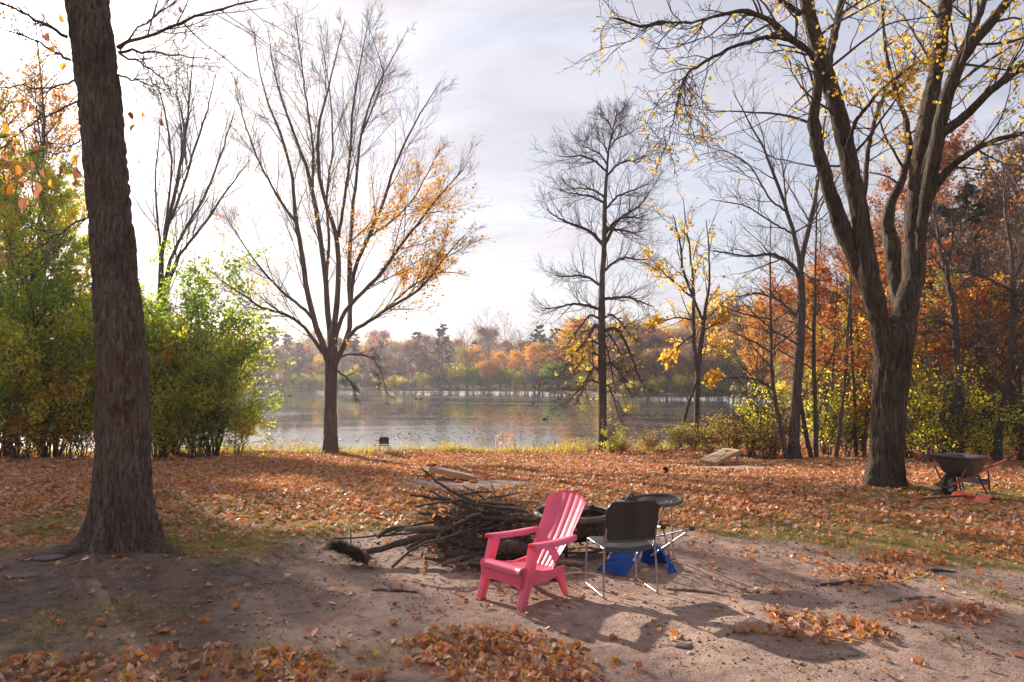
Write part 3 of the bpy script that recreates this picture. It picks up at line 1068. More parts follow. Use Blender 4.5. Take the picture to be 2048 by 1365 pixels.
limbsR = [
    ([(1775, 760, 24), (1764, 680, 46), (1757, 640, 44), (1748, 600, 46), (1739, 560, 46), (1718, 424, 40), (1693, 297, 38), (1667, 191, 36), (1642, 119, 36), (1621, 42, 31), (1606, -30, 28), (1585, -180, 20), (1560, -360, 10)], -0.1, -0.5),
    ([(1760, 650, 14), (1745, 600, 32), (1714, 530, 32), (1684, 458, 34), (1663, 394, 30), (1640, 318, 28), (1625, 246, 24), (1634, 185, 20), (1638, 140, 18), (1621, 106, 16), (1574, 72, 15), (1540, 40, 14), (1485, 21, 11), (1426, 34, 8), (1379, 47, 7), (1324, 44, 6), (1282, 55, 4), (1235, 38, 3), (1193, 34, 2)], 0.1, -1.6),
    ([(1580, 78, 13), (1532, 74, 9), (1477, 91, 7), (1417, 119, 7), (1371, 148, 5.5), (1358, 186, 4.5), (1350, 229, 3), (1339, 275, 2), (1326, 305, 1.5)], -0.9, -1.8),
    ([(1655, 170, 8), (1657, 125, 18), (1667, 68, 18), (1680, 21, 15), (1686, -40, 13), (1700, -200, 8)], -0.4, 0.4),
    ([(1790, 770, 28), (1802, 685, 56), (1809, 640, 55), (1814, 600, 52), (1826, 560, 50), (1832, 424, 50), (1845, 297, 42), (1858, 212, 38), (1875, 127, 34), (1888, 42, 30), (1893, -40, 27), (1900, -200, 18), (1905, -380, 9)], 0.0, 0.5),
    ([(1836, 500, 8), (1842, 450, 22), (1852, 395, 30), (1866, 330, 32), (1888, 212, 31), (1909, 140, 30), (1943, 85, 29), (1994, 34, 24), (2030, -20, 22), (2110, -150, 14), (2180, -280, 8)], -0.2, -1.2),
    ([(1868, 330, 6), (1878, 262, 18), (1898, 190, 20), (1925, 100, 18), (1955, 40, 16), (1975, -20, 14), (2010, -160, 8)], 0.3, 1.4),
    ([(1845, 350, 8), (1862, 300, 22), (1883, 266, 24), (1926, 237, 22), (1955, 208, 20), (1985, 178, 18), (2027, 148, 16), (2070, 120, 14), (2160, 60, 9), (2260, 20, 5)], -0.2, -2.0),
    ([(1832, 470, 8), (1848, 415, 22), (1871, 369, 22), (1900, 335, 18), (1926, 314, 15), (1964, 292, 13), (2006, 275, 12), (2060, 262, 10), (2140, 255, 7), (2230, 260, 4)], -0.2, -1.6),
    ([(1802, 660, 14), (1799, 610, 32), (1792, 560, 38), (1783, 487, 34), (1774, 449, 26), (1782, 402, 21), (1805, 362, 18), (1820, 300, 15), (1812, 240, 12), (1790, 180, 10), (1770, 100, 8), (1765, 0, 6), (1760, -120, 3)], 0.35, 2.2),
    ([(1714, 480, 12), (1728, 400, 12), (1735, 300, 10), (1760, 200, 8), (1820, 160, 6), (1830, 110, 4)], 0.3, 2.0),
    ([(1600, 30, 12), (1578, 12, 10), (1555, -5, 8), (1520, -40, 5)], -0.4, -0.9),
    ([(1693, 300, 9), (1712, 240, 9), (1760, 180, 7), (1800, 150, 5), (1840, 120, 3)], -0.4, -2.0),
]
limR = []
for i, (pts, d0, d1) in enumerate(limbsR):
    A_, B_ = trace(pts, YR + d0, YR + d1)
    if B_[0] > 0.055:
        V, F, sc = bark_tube(A_, B_, 0.05, 44 if B_[0] > 0.12 else 26, 0.02, 60 + i, fv=0.30, fh=0.055)
        put('limb', V, F, MBARK_MOSS, treeR)
    else:
        Q, S = resample(A_, B_, 40, 0.008, rng)
        V, F = tube_arrays(Q[None], S[None], 10)
        put('limb', V, [F], MBARK_MOSS, treeR)
    limR.append(resample(A_, B_, 30))
LP, LR = np.stack([q for q, s in limR]), np.stack([s for q, s in limR])
P1, R1 = spawn(LP, LR, 13, 0.33, 0.99, 0.85, 0.25, lambda t, p: np.minimum(0.34 * p, 2.4) * (1.25 - 0.75 * t), 12, rng, 0.05, 0.13, 0.38, 0.0045, 0.027)
fine = np.array([1, 2])
Pa, Ra = spawn(LP[fine], LR[fine], 26, 0.5, 1.0, 0.8, 0.25, lambda t, p: np.minimum(0.3 * p, 1.3) * (1.2 - 0.6 * t), 12, rng, 0.0, 0.16, 0.5, 0.004, 0.02)
P1, R1 = np.vstack([P1, Pa]), np.vstack([R1, Ra])
P2, R2 = spawn(P1, R1, 5, 0.15, 1.0, 0.7, 0.25, lambda t, p: 0.45 * p * (1.1 - 0.5 * t), 8, rng, 0.10, 0.15, 0.6, 0.0035, 0.015)
P3, R3 = spawn(P2, R2, 3, 0.2, 1.0, 0.7, 0.25, lambda t, p: np.minimum(0.5 * p, 0.5), 6, rng, 0.15, 0.16, 0.7, 0.003)
V, F = join([tube_arrays(P1, R1, 6), tube_arrays(P2, R2, 4), tube_arrays(P3, R3, 3)])
put('twigwork', V, F, MTWIG, treeR, kind='stuff')
C = np.vstack([along(P3, 2, 0.5, 1.0, rng), along(P2, 2, 0.4, 1, rng)])
C = C + rng.normal(0, 0.06, C.shape)
pxx = 1024 + FPX * C[:, 0] / C[:, 1]
keep = rng.uniform(0, 1, len(C)) < np.where(pxx > 1640, 0.52, np.where(pxx > 1560, 0.20, 0.075))
C = C[keep]
V, F = scatter(C, rand_dirs(len(C), rng), rng.uniform(0.07, 0.12, len(C)), 'lobed', rng)
put('foliage', V, F, MLEAF['yellow'], treeR, False, kind='stuff')


# ------------------------------------------------------------------ traced trees by the shore
def traced_tree(name, label, Y, trunk, limbs, mat, seed, levels, group=None, leaf=None, sides=10, lobes=(), tstep=0.12, amp=0.012, leafcol=None):
    rng = np.random.default_rng(seed)
    P, R = trace(trunk, Y)
    b = np.array([P[0][0], Y, Hs(P[0][0], Y)])
    t = thing(name, label, 'tree', b, group=group)
    P = np.vstack([[P[0][0], Y, b[2] - 0.15], P])
    R = np.append(R[0] * 1.06, R)
    V, F, sc = bark_tube(P, R, tstep, 22, amp, seed, lobes, 0.2, fv=0.5, fh=0.07)
    put('trunk', V, F, mat, t)
    L = []
    for pts, d0, d1 in limbs:
        A_, B_ = trace(pts, Y + d0, Y + d1)
        L.append(resample(A_, np.maximum(B_, 0.006), 24, 0.012, rng))
        V, F = tube_arrays(L[-1][0][None], L[-1][1][None], sides)
        put('limb', V, [F], mat, t)
    tubes = []
    cur = None
    allP = []
    if L:
        cur = (np.stack([q for q, s in L]), np.stack([s for q, s in L]))
    for lv in levels:
        src = resample(P, R, 24) if lv.get('from_trunk') else None
        if src is not None:
            cur0 = (src[0][None], src[1][None])
        else:
            cur0 = cur
        Q, S = spawn(cur0[0], cur0[1], lv['k'], lv.get('t0', 0.2), lv.get('t1', 1.0), lv.get('a', 0.5), lv.get('av', 0.15), lv['len'], lv.get('m', 8), rng, lv.get('up', 0.2), lv.get('wob', 0.1),
                     lv.get('rr', 0.55), lv.get('tip', 0.004), lv.get('r0', 0.05), upend=lv.get('upend', 0.0))
        tubes.append(tube_arrays(Q, S, lv.get('s', 4)))
        allP.append(Q)
        if src is not None and cur is not None and lv.get('merge'):
            Lq = [resample(Q[i], S[i], 24) for i in range(len(Q))]
            cur = (np.vstack([cur[0], np.stack([q for q, s in Lq])]), np.vstack([cur[1], np.stack([s for q, s in Lq])]))
        else:
            cur = (Q, S)
    V, F = join(tubes)
    put('twigwork', V, F, MTWIG, t, kind='stuff')
    if leaf:
        C = leaf(allP, rng)
        V, F = scatter(C[0], rand_dirs(len(C[0]), rng), C[1], 'curl', rng)
        put('foliage', V, F, MLEAF[leafcol], t, False, kind='stuff')
    return t, allP


def pxy(C):
    """pixel where points show, for choosing which side of a crown still has leaves"""
    z = (C[:, 2] - CAMZ)
    c, s = math.cos(PITCH), math.sin(PITCH)
    dpt = C[:, 1] * c + z * s
    up = -C[:, 1] * s + z * c
    return 1024 + FPX * C[:, 0] / dpt, 682.5 - FPX * up / dpt


# vase-shaped tree in the centre
elm_limbs = [
    ([(662, 740, 14), (650, 699, 13), (640, 673, 12.5), (626, 637, 12), (618, 608, 11.5), (611, 560, 11), (602, 495, 10), (590, 443, 9), (588, 364, 7), (575, 300, 6), (545, 230, 4.5), (520, 160, 3), (508, 60, 1.5)], 0, -1.2),
    ([(590, 443, 6), (560, 400, 5), (520, 330, 4), (490, 250, 3), (470, 180, 1.5)], -0.6, -2.0),
    ([(663, 720, 14), (661, 689, 13), (655, 624, 12), (653, 560, 11), (637, 455, 10), (626, 376, 9), (606, 313, 7), (574, 234, 5), (550, 158, 3.5), (535, 60, 1.5)], 0.1, 1.2),
    ([(626, 376, 6), (628, 300, 5), (612, 200, 4), (600, 100, 2.5), (590, 30, 1.5)], 0.7, 1.6),
    ([(666, 700, 13), (671, 624, 12), (679, 560, 10.5), (677, 475, 9.5), (657, 423, 8.5), (634, 348, 7.5), (637, 241, 5.5), (655, 190, 4), (673, 110, 2.5), (690, 40, 1.2)], -0.1, -1.0),
    ([(677, 475, 7), (688, 400, 6), (700, 320, 5), (705, 220, 4), (722, 120, 2.5), (735, 50, 1.2)], -0.3, -1.6),
    ([(666, 690, 10), (680, 645, 9), (692, 618, 8.5), (718, 592, 8), (756, 556, 7.5), (804, 487, 6.5), (845, 435, 5), (880, 390, 3.5), (925, 340, 1.5)], -0.2, -2.0),
    ([(668, 735, 12), (680, 706, 11.5), (692, 686, 11), (702, 657, 10), (700, 610, 9), (706, 545, 8.5), (736, 475, 7.5), (768, 408, 6.5), (785, 340, 5), (815, 273, 4), (850, 210, 2.5), (880, 165, 1.2)], 0.1, 1.5),
    ([(682, 702, 5), (694, 675, 9), (714, 655, 8), (750, 637, 7), (769, 621, 6.5), (801, 605, 6), (847, 575, 5), (885, 520, 3.5), (930, 470, 1.5)], 0, -1.5),
    ([(769, 621, 5), (820, 575, 4), (870, 545, 3), (915, 545, 1.5)], -0.3, 0.8),
    ([(658, 722, 5), (645, 703, 8), (608, 653, 7), (573, 628, 6), (524, 618, 5), (486, 590, 3.5), (440, 560, 2)], 0, -1.0),
    ([(630, 650, 5), (620, 628, 7), (589, 602, 6), (563, 583, 5.5), (540, 560, 5), (500, 510, 3.5), (450, 430, 1.5)], 0.1, 1.6),
    ([(702, 655, 6), (700, 620, 8), (697, 534, 8), (705, 415, 7), (713, 348, 6), (720, 277, 5), (744, 186, 3.5), (790, 110, 2), (815, 60, 1)], 0.2, 2.2),
    ([(720, 277, 4), (740, 230, 3.5), (770, 150, 2.5), (740, 60, 1.2)], 1.0, 1.2),
    ([(653, 560, 7), (660, 480, 6), (650, 400, 5), (668, 300, 4), (660, 180, 2.5), (640, 70, 1.2)], 0.3, 2.4),
    ([(668, 718, 4), (700, 709, 3.5), (730, 710, 3), (752, 722, 2.5), (765, 745, 2), (772, 790, 1.5)], -0.2, -1.4),
    ([(670, 740, 3.5), (690, 752, 3), (705, 770, 2.5), (716, 800, 1.5)], -0.2, -1.2),
    ([(736, 475, 5), (790, 440, 4), (830, 395, 3), (880, 300, 1.5)], 0.6, 2.4),
]


def elm_leaf(allP, rng):
    C = np.vstack([along(allP[1], 5, 0.3, 1, rng), along(allP[2], 4, 0.3, 1, rng)])
    x, y = pxy(C)
    d = np.minimum(0.40, np.exp(-(((x - 820) / 110) ** 2 + ((y - 490) / 115) ** 2)) * 0.6) + np.exp(-(((x - 700) / 85) ** 2 + ((y - 500) / 140) ** 2)) * 0.32 + 0.012
    d += 0.10 * np.exp(-(((x - 470) / 60) ** 2 + ((y - 520) / 70) ** 2)) + 0.30 * np.exp(-(((x - 860) / 70) ** 2 + ((y - 400) / 60) ** 2))
    d *= 0.25 + 0.75 * (vnoise(C[:, 0] * 1.1, C[:, 1] * 1.1, C[:, 2] * 1.1, 5) > 0.40)
    d *= np.where(y > 690, 0.15, 1.05)
    k = rng.uniform(0, 1, len(C)) < d
    C = C[k]
    C = C + rng.normal(0, 0.05, C.shape)
    return C, rng.uniform(0.055, 0.105, len(C))


elm, _ = traced_tree('vase_tree', 'tall vase-shaped tree at the water, bare on top with golden leaves low on one side', 24.6,
                     [(662, 915, 37), (661, 890, 30), (661, 850, 26), (661, 800, 25), (662, 760, 24), (663, 725, 26), (665, 690, 20), (666, 650, 12)], elm_limbs, MBARK_ELM, 303,
                     [dict(k=13, t0=0.20, a=0.52, av=0.16, len=lambda t, p: np.minimum(0.46 * p, 3.6) * (1.15 - 0.9 * t), m=9, up=0.13, wob=0.055, rr=0.38, tip=0.0045, r0=0.02, s=4),
                      dict(k=8, t0=0.10, a=0.55, av=0.16, len=lambda t, p: np.minimum(0.52 * p, 1.9) * (1.15 - 0.5 * t), m=6, up=0.12, wob=0.07, rr=0.5, tip=0.0035, s=3),
                      dict(k=8, t0=0.1, a=0.5, av=0.15, len=lambda t, p: np.minimum(0.6 * p, 0.8), m=4, up=0.1, wob=0.08, rr=0.55, tip=0.0022, s=3)], leaf=elm_leaf, leafcol='gold',
                     lobes=[(-2.4, 0.3, 0.4), (-0.7, 0.25, 0.4), (1.5, .2, .5)], tstep=0.06, amp=0.018)

# bare tree rising behind the left-hand bushes
bl = [
    ([(322, 520, 9.6), (330, 470, 8.9), (340, 430, 8.1), (352, 380, 7.4), (362, 320, 6.7), (372, 270, 5.9), (378, 200, 4.4), (385, 130, 2.2), (392, 80, 1.1)], 0, 0.8),
    ([(335, 455, 6.7), (350, 420, 5.9), (380, 330, 5.2), (395, 280, 4.4), (415, 220, 3.0), (432, 150, 1.5)], 0.2, -1.2),
    ([(328, 480, 5.9), (338, 400, 5.2), (345, 320, 4.4), (330, 220, 3.7), (312, 160, 1.9)], 0, 1.5),
    ([(321, 640, 4.4), (330, 560, 8.1), (345, 510, 7.4), (370, 460, 6.7), (400, 410, 5.9), (425, 360, 4.8), (448, 290, 3.3), (470, 220, 1.5)], 0.2, 1.0),
    ([(321, 660, 4.4), (335, 570, 7.4), (365, 500, 5.9), (410, 450, 5.2), (440, 400, 4.4), (470, 360, 3.0), (500, 320, 1.5)], -0.2, -1.6),
    ([(372, 330, 4.4), (368, 250, 3.7), (355, 190, 2.2), (350, 140, 1.1)], -0.2, 0.6),
    ([(322, 610, 3.7), (326, 540, 5.2), (315, 440, 4.4), (310, 360, 3.7), (318, 280, 2.2), (325, 200, 1.1)], 0.1, -0.8),
]
bare_b, _ = traced_tree('bare_tree', 'bare many-stemmed tree rising above the green bush left of the vase-shaped tree', 27.0,
                        [(318, 905, 19), (318, 800, 17), (319, 700, 15), (321, 600, 13), (323, 515, 11)], bl, MBARK, 404,
                        [dict(k=11, t0=0.15, a=0.42, av=0.14, len=lambda t, p: np.minimum(0.4 * p, 2.8) * (1.2 - 0.7 * t), m=8, up=0.16, wob=0.06, rr=0.5, tip=0.006, r0=0.03),
                         dict(k=6, t0=0.15, a=0.5, len=lambda t, p: 0.5 * p, m=6, up=0.12, wob=0.07, rr=0.6, tip=0.0045, s=3),
                         dict(k=3, t0=0.2, a=0.5, len=lambda t, p: 0.5 * p, m=4, up=0.1, wob=0.08, rr=0.7, tip=0.0035, s=3)])

# dead spire with drooping lower branches
sl = []
for (y0, dx, rise, w, droop) in ((620, -120, 20, 7, 30), (600, 105, 10, 7, 40), (575, -95, 40, 6, 10), (545, 95, 50, 6, 20), (493, -115, 70, 8, -40), (493, 95, 110, 8, -60), (470, 85, 60, 7, 10), (455, 80, -10, 6, 30),
                                 (408, -90, 30, 6, -10), (395, -80, 30, 5, 0), (420, 95, 60, 5, -30), (345, -105, 55, 5, 10), (352, 85, 50, 5, -10), (330, -60, 50, 4, -20), (300, 55, 45, 4, -20), (310, -40, 50, 3.5, -20), (280, 35, 50, 3, -20), (265, -30, 45, 3, -10), (250, 20, 40, 2.5, -10)):
    bx = np.interp(y0, [200, 225, 300, 380, 500, 620, 890], [1237, 1235, 1217, 1211, 1208, 1203, 1205])
    d1 = np.random.default_rng(int(y0) + dx).uniform(-2.2, 2.2)
    sl.append(([(bx, y0, w), (bx + dx * 0.25, y0 - rise * 0.45, w * 0.85), (bx + dx * 0.5, y0 - rise * 0.6, w * 0.7), (bx + dx * 0.78, y0 - rise * 0.6 + droop * 0.3, w * 0.45), (bx + dx, y0 - rise * 0.75 + droop * 0.55, w * 0.2)], 0, d1))
for (y0, dx, drop, w) in ((660, -38, 60, 9), (665, 75, 110, 8), (745, -45, 65, 7), (735, 55, 60, 6), (700, 25, 90, 5), (715, -60, 40, 5), (770, -65, 40, 5), (780, 35, 70, 4), (680, 45, 60, 5), (690, -80, 70, 5), (640, -60, 50, 5), (640, 60, 40, 5)):
    bx = 1203
    d1 = np.random.default_rng(int(y0) + dx + 7).uniform(-1.5, 1.0)
    sl.append(([(bx, y0, w), (bx + dx * 0.35, y0 - 12, w * 0.9), (bx + dx * 0.7, y0 + drop * 0.25, w * 0.7), (bx + dx * 0.9, y0 + drop * 0.65, w * 0.5), (bx + dx * 1.15, y0 + drop, w * 0.25)], 0, d1))


def spire_leaf(allP, rng):
    C = np.vstack([along(allP[1], 3, 0.2, 1, rng), along(allP[2], 2, 0.2, 1, rng)])
    x, y = pxy(C)
    d = 0.28 * np.exp(-(((x - 1160) / 26) ** 2 + ((y - 700) / 28) ** 2)) + 0.07 * np.exp(-(((x - 1240) / 40) ** 2 + ((y - 660) / 40) ** 2)) + 0.006 * (y > 600)
    C = C[rng.uniform(0, 1, len(C)) < d]
    return C, rng.uniform(0.10, 0.17, len(C))


spire, _ = traced_tree('bare_tree', 'lone straight dead-looking tree with a pointed bare top and drooping lower branches', 26.0,
                       [(1205, 905, 20), (1205, 860, 17), (1205, 780, 16.5), (1204, 700, 16), (1203, 620, 15), (1204, 560, 12), (1208, 500, 11), (1209, 430, 8.5), (1211, 380, 7), (1217, 300, 4.5), (1230, 240, 2.5), (1236, 215, 1.2)], sl, MBARK, 505,
                       [dict(k=14, t0=0.10, a=0.70, av=0.25, len=lambda t, p: np.minimum(0.55 * p, 1.4) * (1.2 - 0.6 * t), m=8, up=0.08, wob=0.11, rr=0.4, tip=0.0045, r0=0.018, upend=0.25),
                        dict(k=7, t0=0.1, a=0.65, av=0.25, len=lambda t, p: 0.55 * p, m=6, up=0.14, wob=0.10, rr=0.55, tip=0.0035, s=3),
                        dict(k=4, t0=0.1, a=0.6, av=0.25, len=lambda t, p: 0.55 * p, m=4, up=0.14, wob=0.10, rr=0.6, tip=0.0028, s=3)], leaf=spire_leaf, leafcol='yellow')

# young golden maple with a leaning stem at its foot
ym = [
    ([(1395, 740, 9), (1388, 690, 8), (1386, 640, 7.5), (1388, 600, 7), (1385, 560, 5), (1380, 500, 4), (1372, 450, 2.5), (1366, 395, 1.2)], 0, 0.3),
    ([(1396, 740, 10), (1402, 690, 9), (1408, 650, 8), (1412, 610, 6), (1420, 560, 4.5), (1418, 500, 3), (1412, 440, 1.5)], 0, -0.5),
    ([(1405, 640, 6), (1386, 595, 6), (1365, 540, 5), (1360, 480, 4), (1345, 430, 2)], -0.1, -1.0),
    ([(1384, 595, 5), (1355, 570, 4), (1325, 545, 3), (1305, 520, 1.5)], 0, -0.8),
    ([(1412, 640, 4), (1440, 610, 3), (1465, 590, 1.5)], 0, 0.8),
    ([(1408, 660, 4), (1430, 650, 3), (1450, 640, 2)], 0, -1.0),
    ([(1386, 670, 4), (1360, 690, 3.5), (1335, 720, 2)], 0, 0.7),
    ([(1386, 640, 4), (1350, 635, 3), (1310, 650, 1.5)], 0, -0.6),
    ([(1396, 770, 3), (1420, 760, 2.5), (1435, 752, 1.5)], 0, -0.8),
    ([(1394, 720, 3), (1410, 700, 3), (1440, 690, 1.5)], 0, 0.8),
]


def ym_leaf(allP, rng):
    C = np.vstack([along(allP[0], 5, 0.25, 1, rng), along(allP[1], 6, 0.1, 1, rng)])
    C = C + rng.normal(0, 0.07, C.shape)
    x, y = pxy(C)
    d = np.where(y > 440, 0.75, 0.2)
    d = d * (0.3 + 0.7 * (vnoise(C[:, 0] * 1.6, C[:, 1] * 1.6, C[:, 2] * 1.6, 9) > 0.40))
    C = C[rng.uniform(0, 1, len(C)) < d]
    return C, rng.uniform(0.10, 0.17, len(C))


traced_tree('young_maple', 'slender two-stemmed maple with yellow leaves by the water', 26.3,
            [(1392, 905, 14), (1393, 870, 12), (1394, 800, 11), (1395, 735, 10)], ym, MBARK, 606,
            [dict(k=8, t0=0.15, a=0.6, len=lambda t, p: np.minimum(0.4 * p, 1.5) * (1.2 - 0.5 * t), m=7, up=0.15, wob=0.1, rr=0.55, tip=0.006, r0=0.025),
             dict(k=5, t0=0.15, a=0.6, len=lambda t, p: 0.45 * p, m=5, up=0.1, wob=0.1, rr=0.65, tip=0.0045, s=3)], leaf=ym_leaf, leafcol='yellow')
traced_tree('leaning_stem', 'thin dark bare stem leaning against the slender yellow maple', 25.6,
            [(1360, 905, 8), (1362, 870, 7.5), (1368, 840, 7), (1378, 805, 6), (1390, 775, 4.5), (1396, 750, 2)], [], MBARK, 607,
            [dict(k=5, from_trunk=True, t0=0.5, a=0.7, len=lambda t, p: 0.25 * p, m=5, rr=0.4)])

# the clump of dark trunks right of the far cornhole board
c1 = [
    ([(1600, 551, 12), (1604, 508, 12), (1620, 445, 10), (1633, 381, 8), (1640, 320, 6), (1650, 230, 4), (1662, 120, 2)], 0, 1.2),
    ([(1601, 540, 10), (1590, 470, 9), (1574, 424, 8), (1553, 364, 7), (1532, 305, 5), (1493, 237, 3), (1465, 180, 1.5)], 0, -1.0),
    ([(1600, 560, 9), (1587, 530, 8), (1544, 506, 7), (1502, 515, 5), (1451, 506, 3), (1410, 500, 1.5)], 0, -1.4),
    ([(1574, 424, 5), (1540, 400, 4), (1500, 330, 3), (1450, 300, 2), (1400, 310, 1)], -0.4, -1.6),
    ([(1590, 470, 5), (1550, 450, 4), (1490, 410, 3), (1420, 400, 1.5)], -0.2, 1.2),
    ([(1620, 445, 5), (1640, 400, 4), (1680, 350, 3), (1720, 300, 1.5)], 0.4, 1.6),
    ([(1600, 640, 6), (1560, 600, 5), (1510, 585, 3.5), (1460, 600, 1.5)], 0, 1.3),
    ([(1597, 690, 5), (1560, 670, 4), (1520, 640, 3), (1480, 600, 1.5)], 0, -1.2),
]


def c1_leaf(allP, rng):
    C = along(allP[1], 1, 0.4, 1, rng)
    C = C[rng.uniform(0, 1, len(C)) < 0.10]
    return C, rng.uniform(0.09, 0.14, len(C))


LV = [dict(k=10, t0=0.15, a=0.6, av=0.2, len=lambda t, p: np.minimum(0.42 * p, 2.2) * (1.2 - 0.6 * t), m=8, up=0.08, wob=0.1, rr=0.5, tip=0.006, r0=0.03),
      dict(k=5, t0=0.15, a=0.6, av=0.2, len=lambda t, p: 0.45 * p, m=6, up=0.1, wob=0.12, rr=0.6, tip=0.0045, s=3),
      dict(k=3, t0=0.15, a=0.6, av=0.2, len=lambda t, p: 0.5 * p, m=4, up=0.1, wob=0.12, rr=0.7, tip=0.004, s=3)]
traced_tree('shore_tree', 'tallest dark leaning trunk of the clump between the yellow maple and the big forked maple', 22.5,
            [(1588, 915, 30), (1588, 880, 24), (1590, 830, 22), (1594, 760, 21), (1600, 690, 20), (1603, 600, 17), (1601, 545, 15)], c1, MBARK, 707, LV, leaf=c1_leaf, leafcol='gold', lobes=[(-2, .3, .5), (0, .3, .5)])
LV2 = [dict(k=9, from_trunk=True, t0=0.25, a=0.9, av=0.2, len=lambda t, p: 0.24 * p * (1.4 - t), m=8, up=0.1, wob=0.1, rr=0.5, tip=0.006, r0=0.03),
       dict(k=6, t0=0.1, a=0.6, av=0.2, len=lambda t, p: 0.45 * p, m=6, up=0.1, wob=0.1, rr=0.6, tip=0.0045, s=3),
       dict(k=3, t0=0.1, a=0.6, av=0.2, len=lambda t, p: 0.45 * p, m=4, up=0.1, wob=0.12, rr=0.7, tip=0.004, s=3)]
traced_tree('shore_tree', 'thin bent bare tree just left of the tallest leaning trunk', 22.2,
            [(1572, 910, 11), (1562, 860, 10), (1552, 810, 9), (1545, 770, 8), (1542, 690, 7), (1541, 600, 5), (1540, 520, 2.5), (1541, 440, 1)],
            [([(1545, 778, 6), (1520, 762, 5), (1490, 755, 4), (1440, 757, 2)], 0, -1), ([(1542, 705, 5), (1500, 680, 4), (1455, 660, 2)], 0, 1), ([(1542, 640, 4), (1490, 630, 3), (1440, 610, 1.5)], 0, -1), ([(1542, 700, 4), (1580, 670, 3), (1610, 640, 1.5)], 0, 1)], MBARK, 708, LV2)
traced_tree('shore_tree', 'short bent trunk right behind the tallest leaning trunk', 23.0,
            [(1622, 910, 11), (1614, 880, 10), (1607, 840, 8), (1601, 800, 6), (1598, 740, 3)], [], MBARK, 709, LV2)
traced_tree('shore_tree', 'thin straight dark tree second to the right of the tallest leaning trunk', 22.8,
            [(1632, 912, 10), (1632, 860, 10), (1630, 800, 9), (1627, 720, 8), (1628, 640, 7), (1630, 560, 5.5), (1632, 470, 4), (1634, 380, 2)], [], MBARK, 710, LV2)
traced_tree('shore_tree', 'pale slanting thin trunk between the leaning clump and the big forked maple', 22.8,
            [(1672, 912, 9), (1680, 850, 8), (1688, 780, 7), (1693, 700, 6), (1698, 620, 5), (1704, 540, 3), (1708, 450, 1.5)], [], MBARK_GREY, 711, LV2)
traced_tree('shore_tree', 'slim dark trunk under orange leaves close beside the big forked maple', 23.5,
            [(1712, 908, 9), (1710, 850, 8), (1708, 780, 7), (1703, 700, 6), (1700, 600, 4), (1698, 500, 2)], [], MBARK, 712, LV2)
traced_tree('shore_tree', 'crooked thin trunk touching the big forked maple from behind', 23.2,
            [(1728, 905, 8), (1732, 850, 8), (1737, 800, 8), (1745, 755, 7), (1752, 700, 5), (1750, 620, 3)], [], MBARK_GREY, 713, LV2)
b1 = [
    ([(1897, 580, 12), (1893, 560, 11), (1885, 520, 8), (1872, 450, 5), (1868, 380, 2)], 0, 0.6),
    ([(1900, 590, 9), (1892, 540, 8), (1905, 480, 6), (1905, 420, 3)], 0, -0.6),
    ([(1905, 655, 9), (1880, 642, 8), (1855, 634, 6), (1840, 640, 4)], 0, -0.8),
    ([(1908, 700, 5), (1880, 705, 4), (1850, 715, 2)], 0, -0.8), ([(1906, 590, 6), (1930, 560, 4), (1960, 545, 2)], 0, 1.0), ([(1909, 655, 4), (1935, 645, 3), (1980, 655, 2)], 0, -0.8), ([(1906, 665, 4), (1870, 662, 3), (1835, 668, 1.5)], 0, 0.7)]
traced_tree('shore_tree', 'crooked dark trunk among orange leaves just right of the big forked maple', 20.5,
            [(1921, 905, 18), (1920, 830, 17), (1918, 770, 17), (1913, 700, 16), (1911, 650, 16), (1905, 600, 15), (1897, 575, 14)], b1, MBARK, 714, LV)
b2 = [
    ([(2025, 560, 10), (2022, 500, 9), (2010, 440, 7), (2008, 360, 4), (2000, 300, 2)], 0, 0.8),
    ([(2025, 580, 8), (1990, 565, 6), (1950, 545, 4), (1900, 540, 2)], 0, -1.2), ([(2024, 560, 8), (2045, 520, 6), (2070, 460, 4)], 0, 0.5), ([(2025, 590, 8), (2060, 590, 6), (2100, 600, 3)], 0, -1),
    ([(2026, 650, 5), (2048, 615, 4), (2080, 590, 2)], 0, 1), ([(2018, 720, 6), (1980, 700, 4), (1930, 690, 2)], 0, 1.2), ([(2024, 640, 5), (1990, 660, 4), (1940, 700, 2)], 0, -1.2), ([(2015, 760, 5), (2040, 740, 4), (2060, 700, 2)], 0, -0.8)]
traced_tree('shore_tree', 'rightmost dark leaning trunk behind the wheelbarrow', 20.8,
            [(1995, 912, 22), (1996, 880, 18), (2002, 840, 15), (2010, 795, 13), (2018, 740, 13), (2024, 670, 12), (2026, 600, 12), (2025, 555, 11)], b2, MBARK, 715, LV)


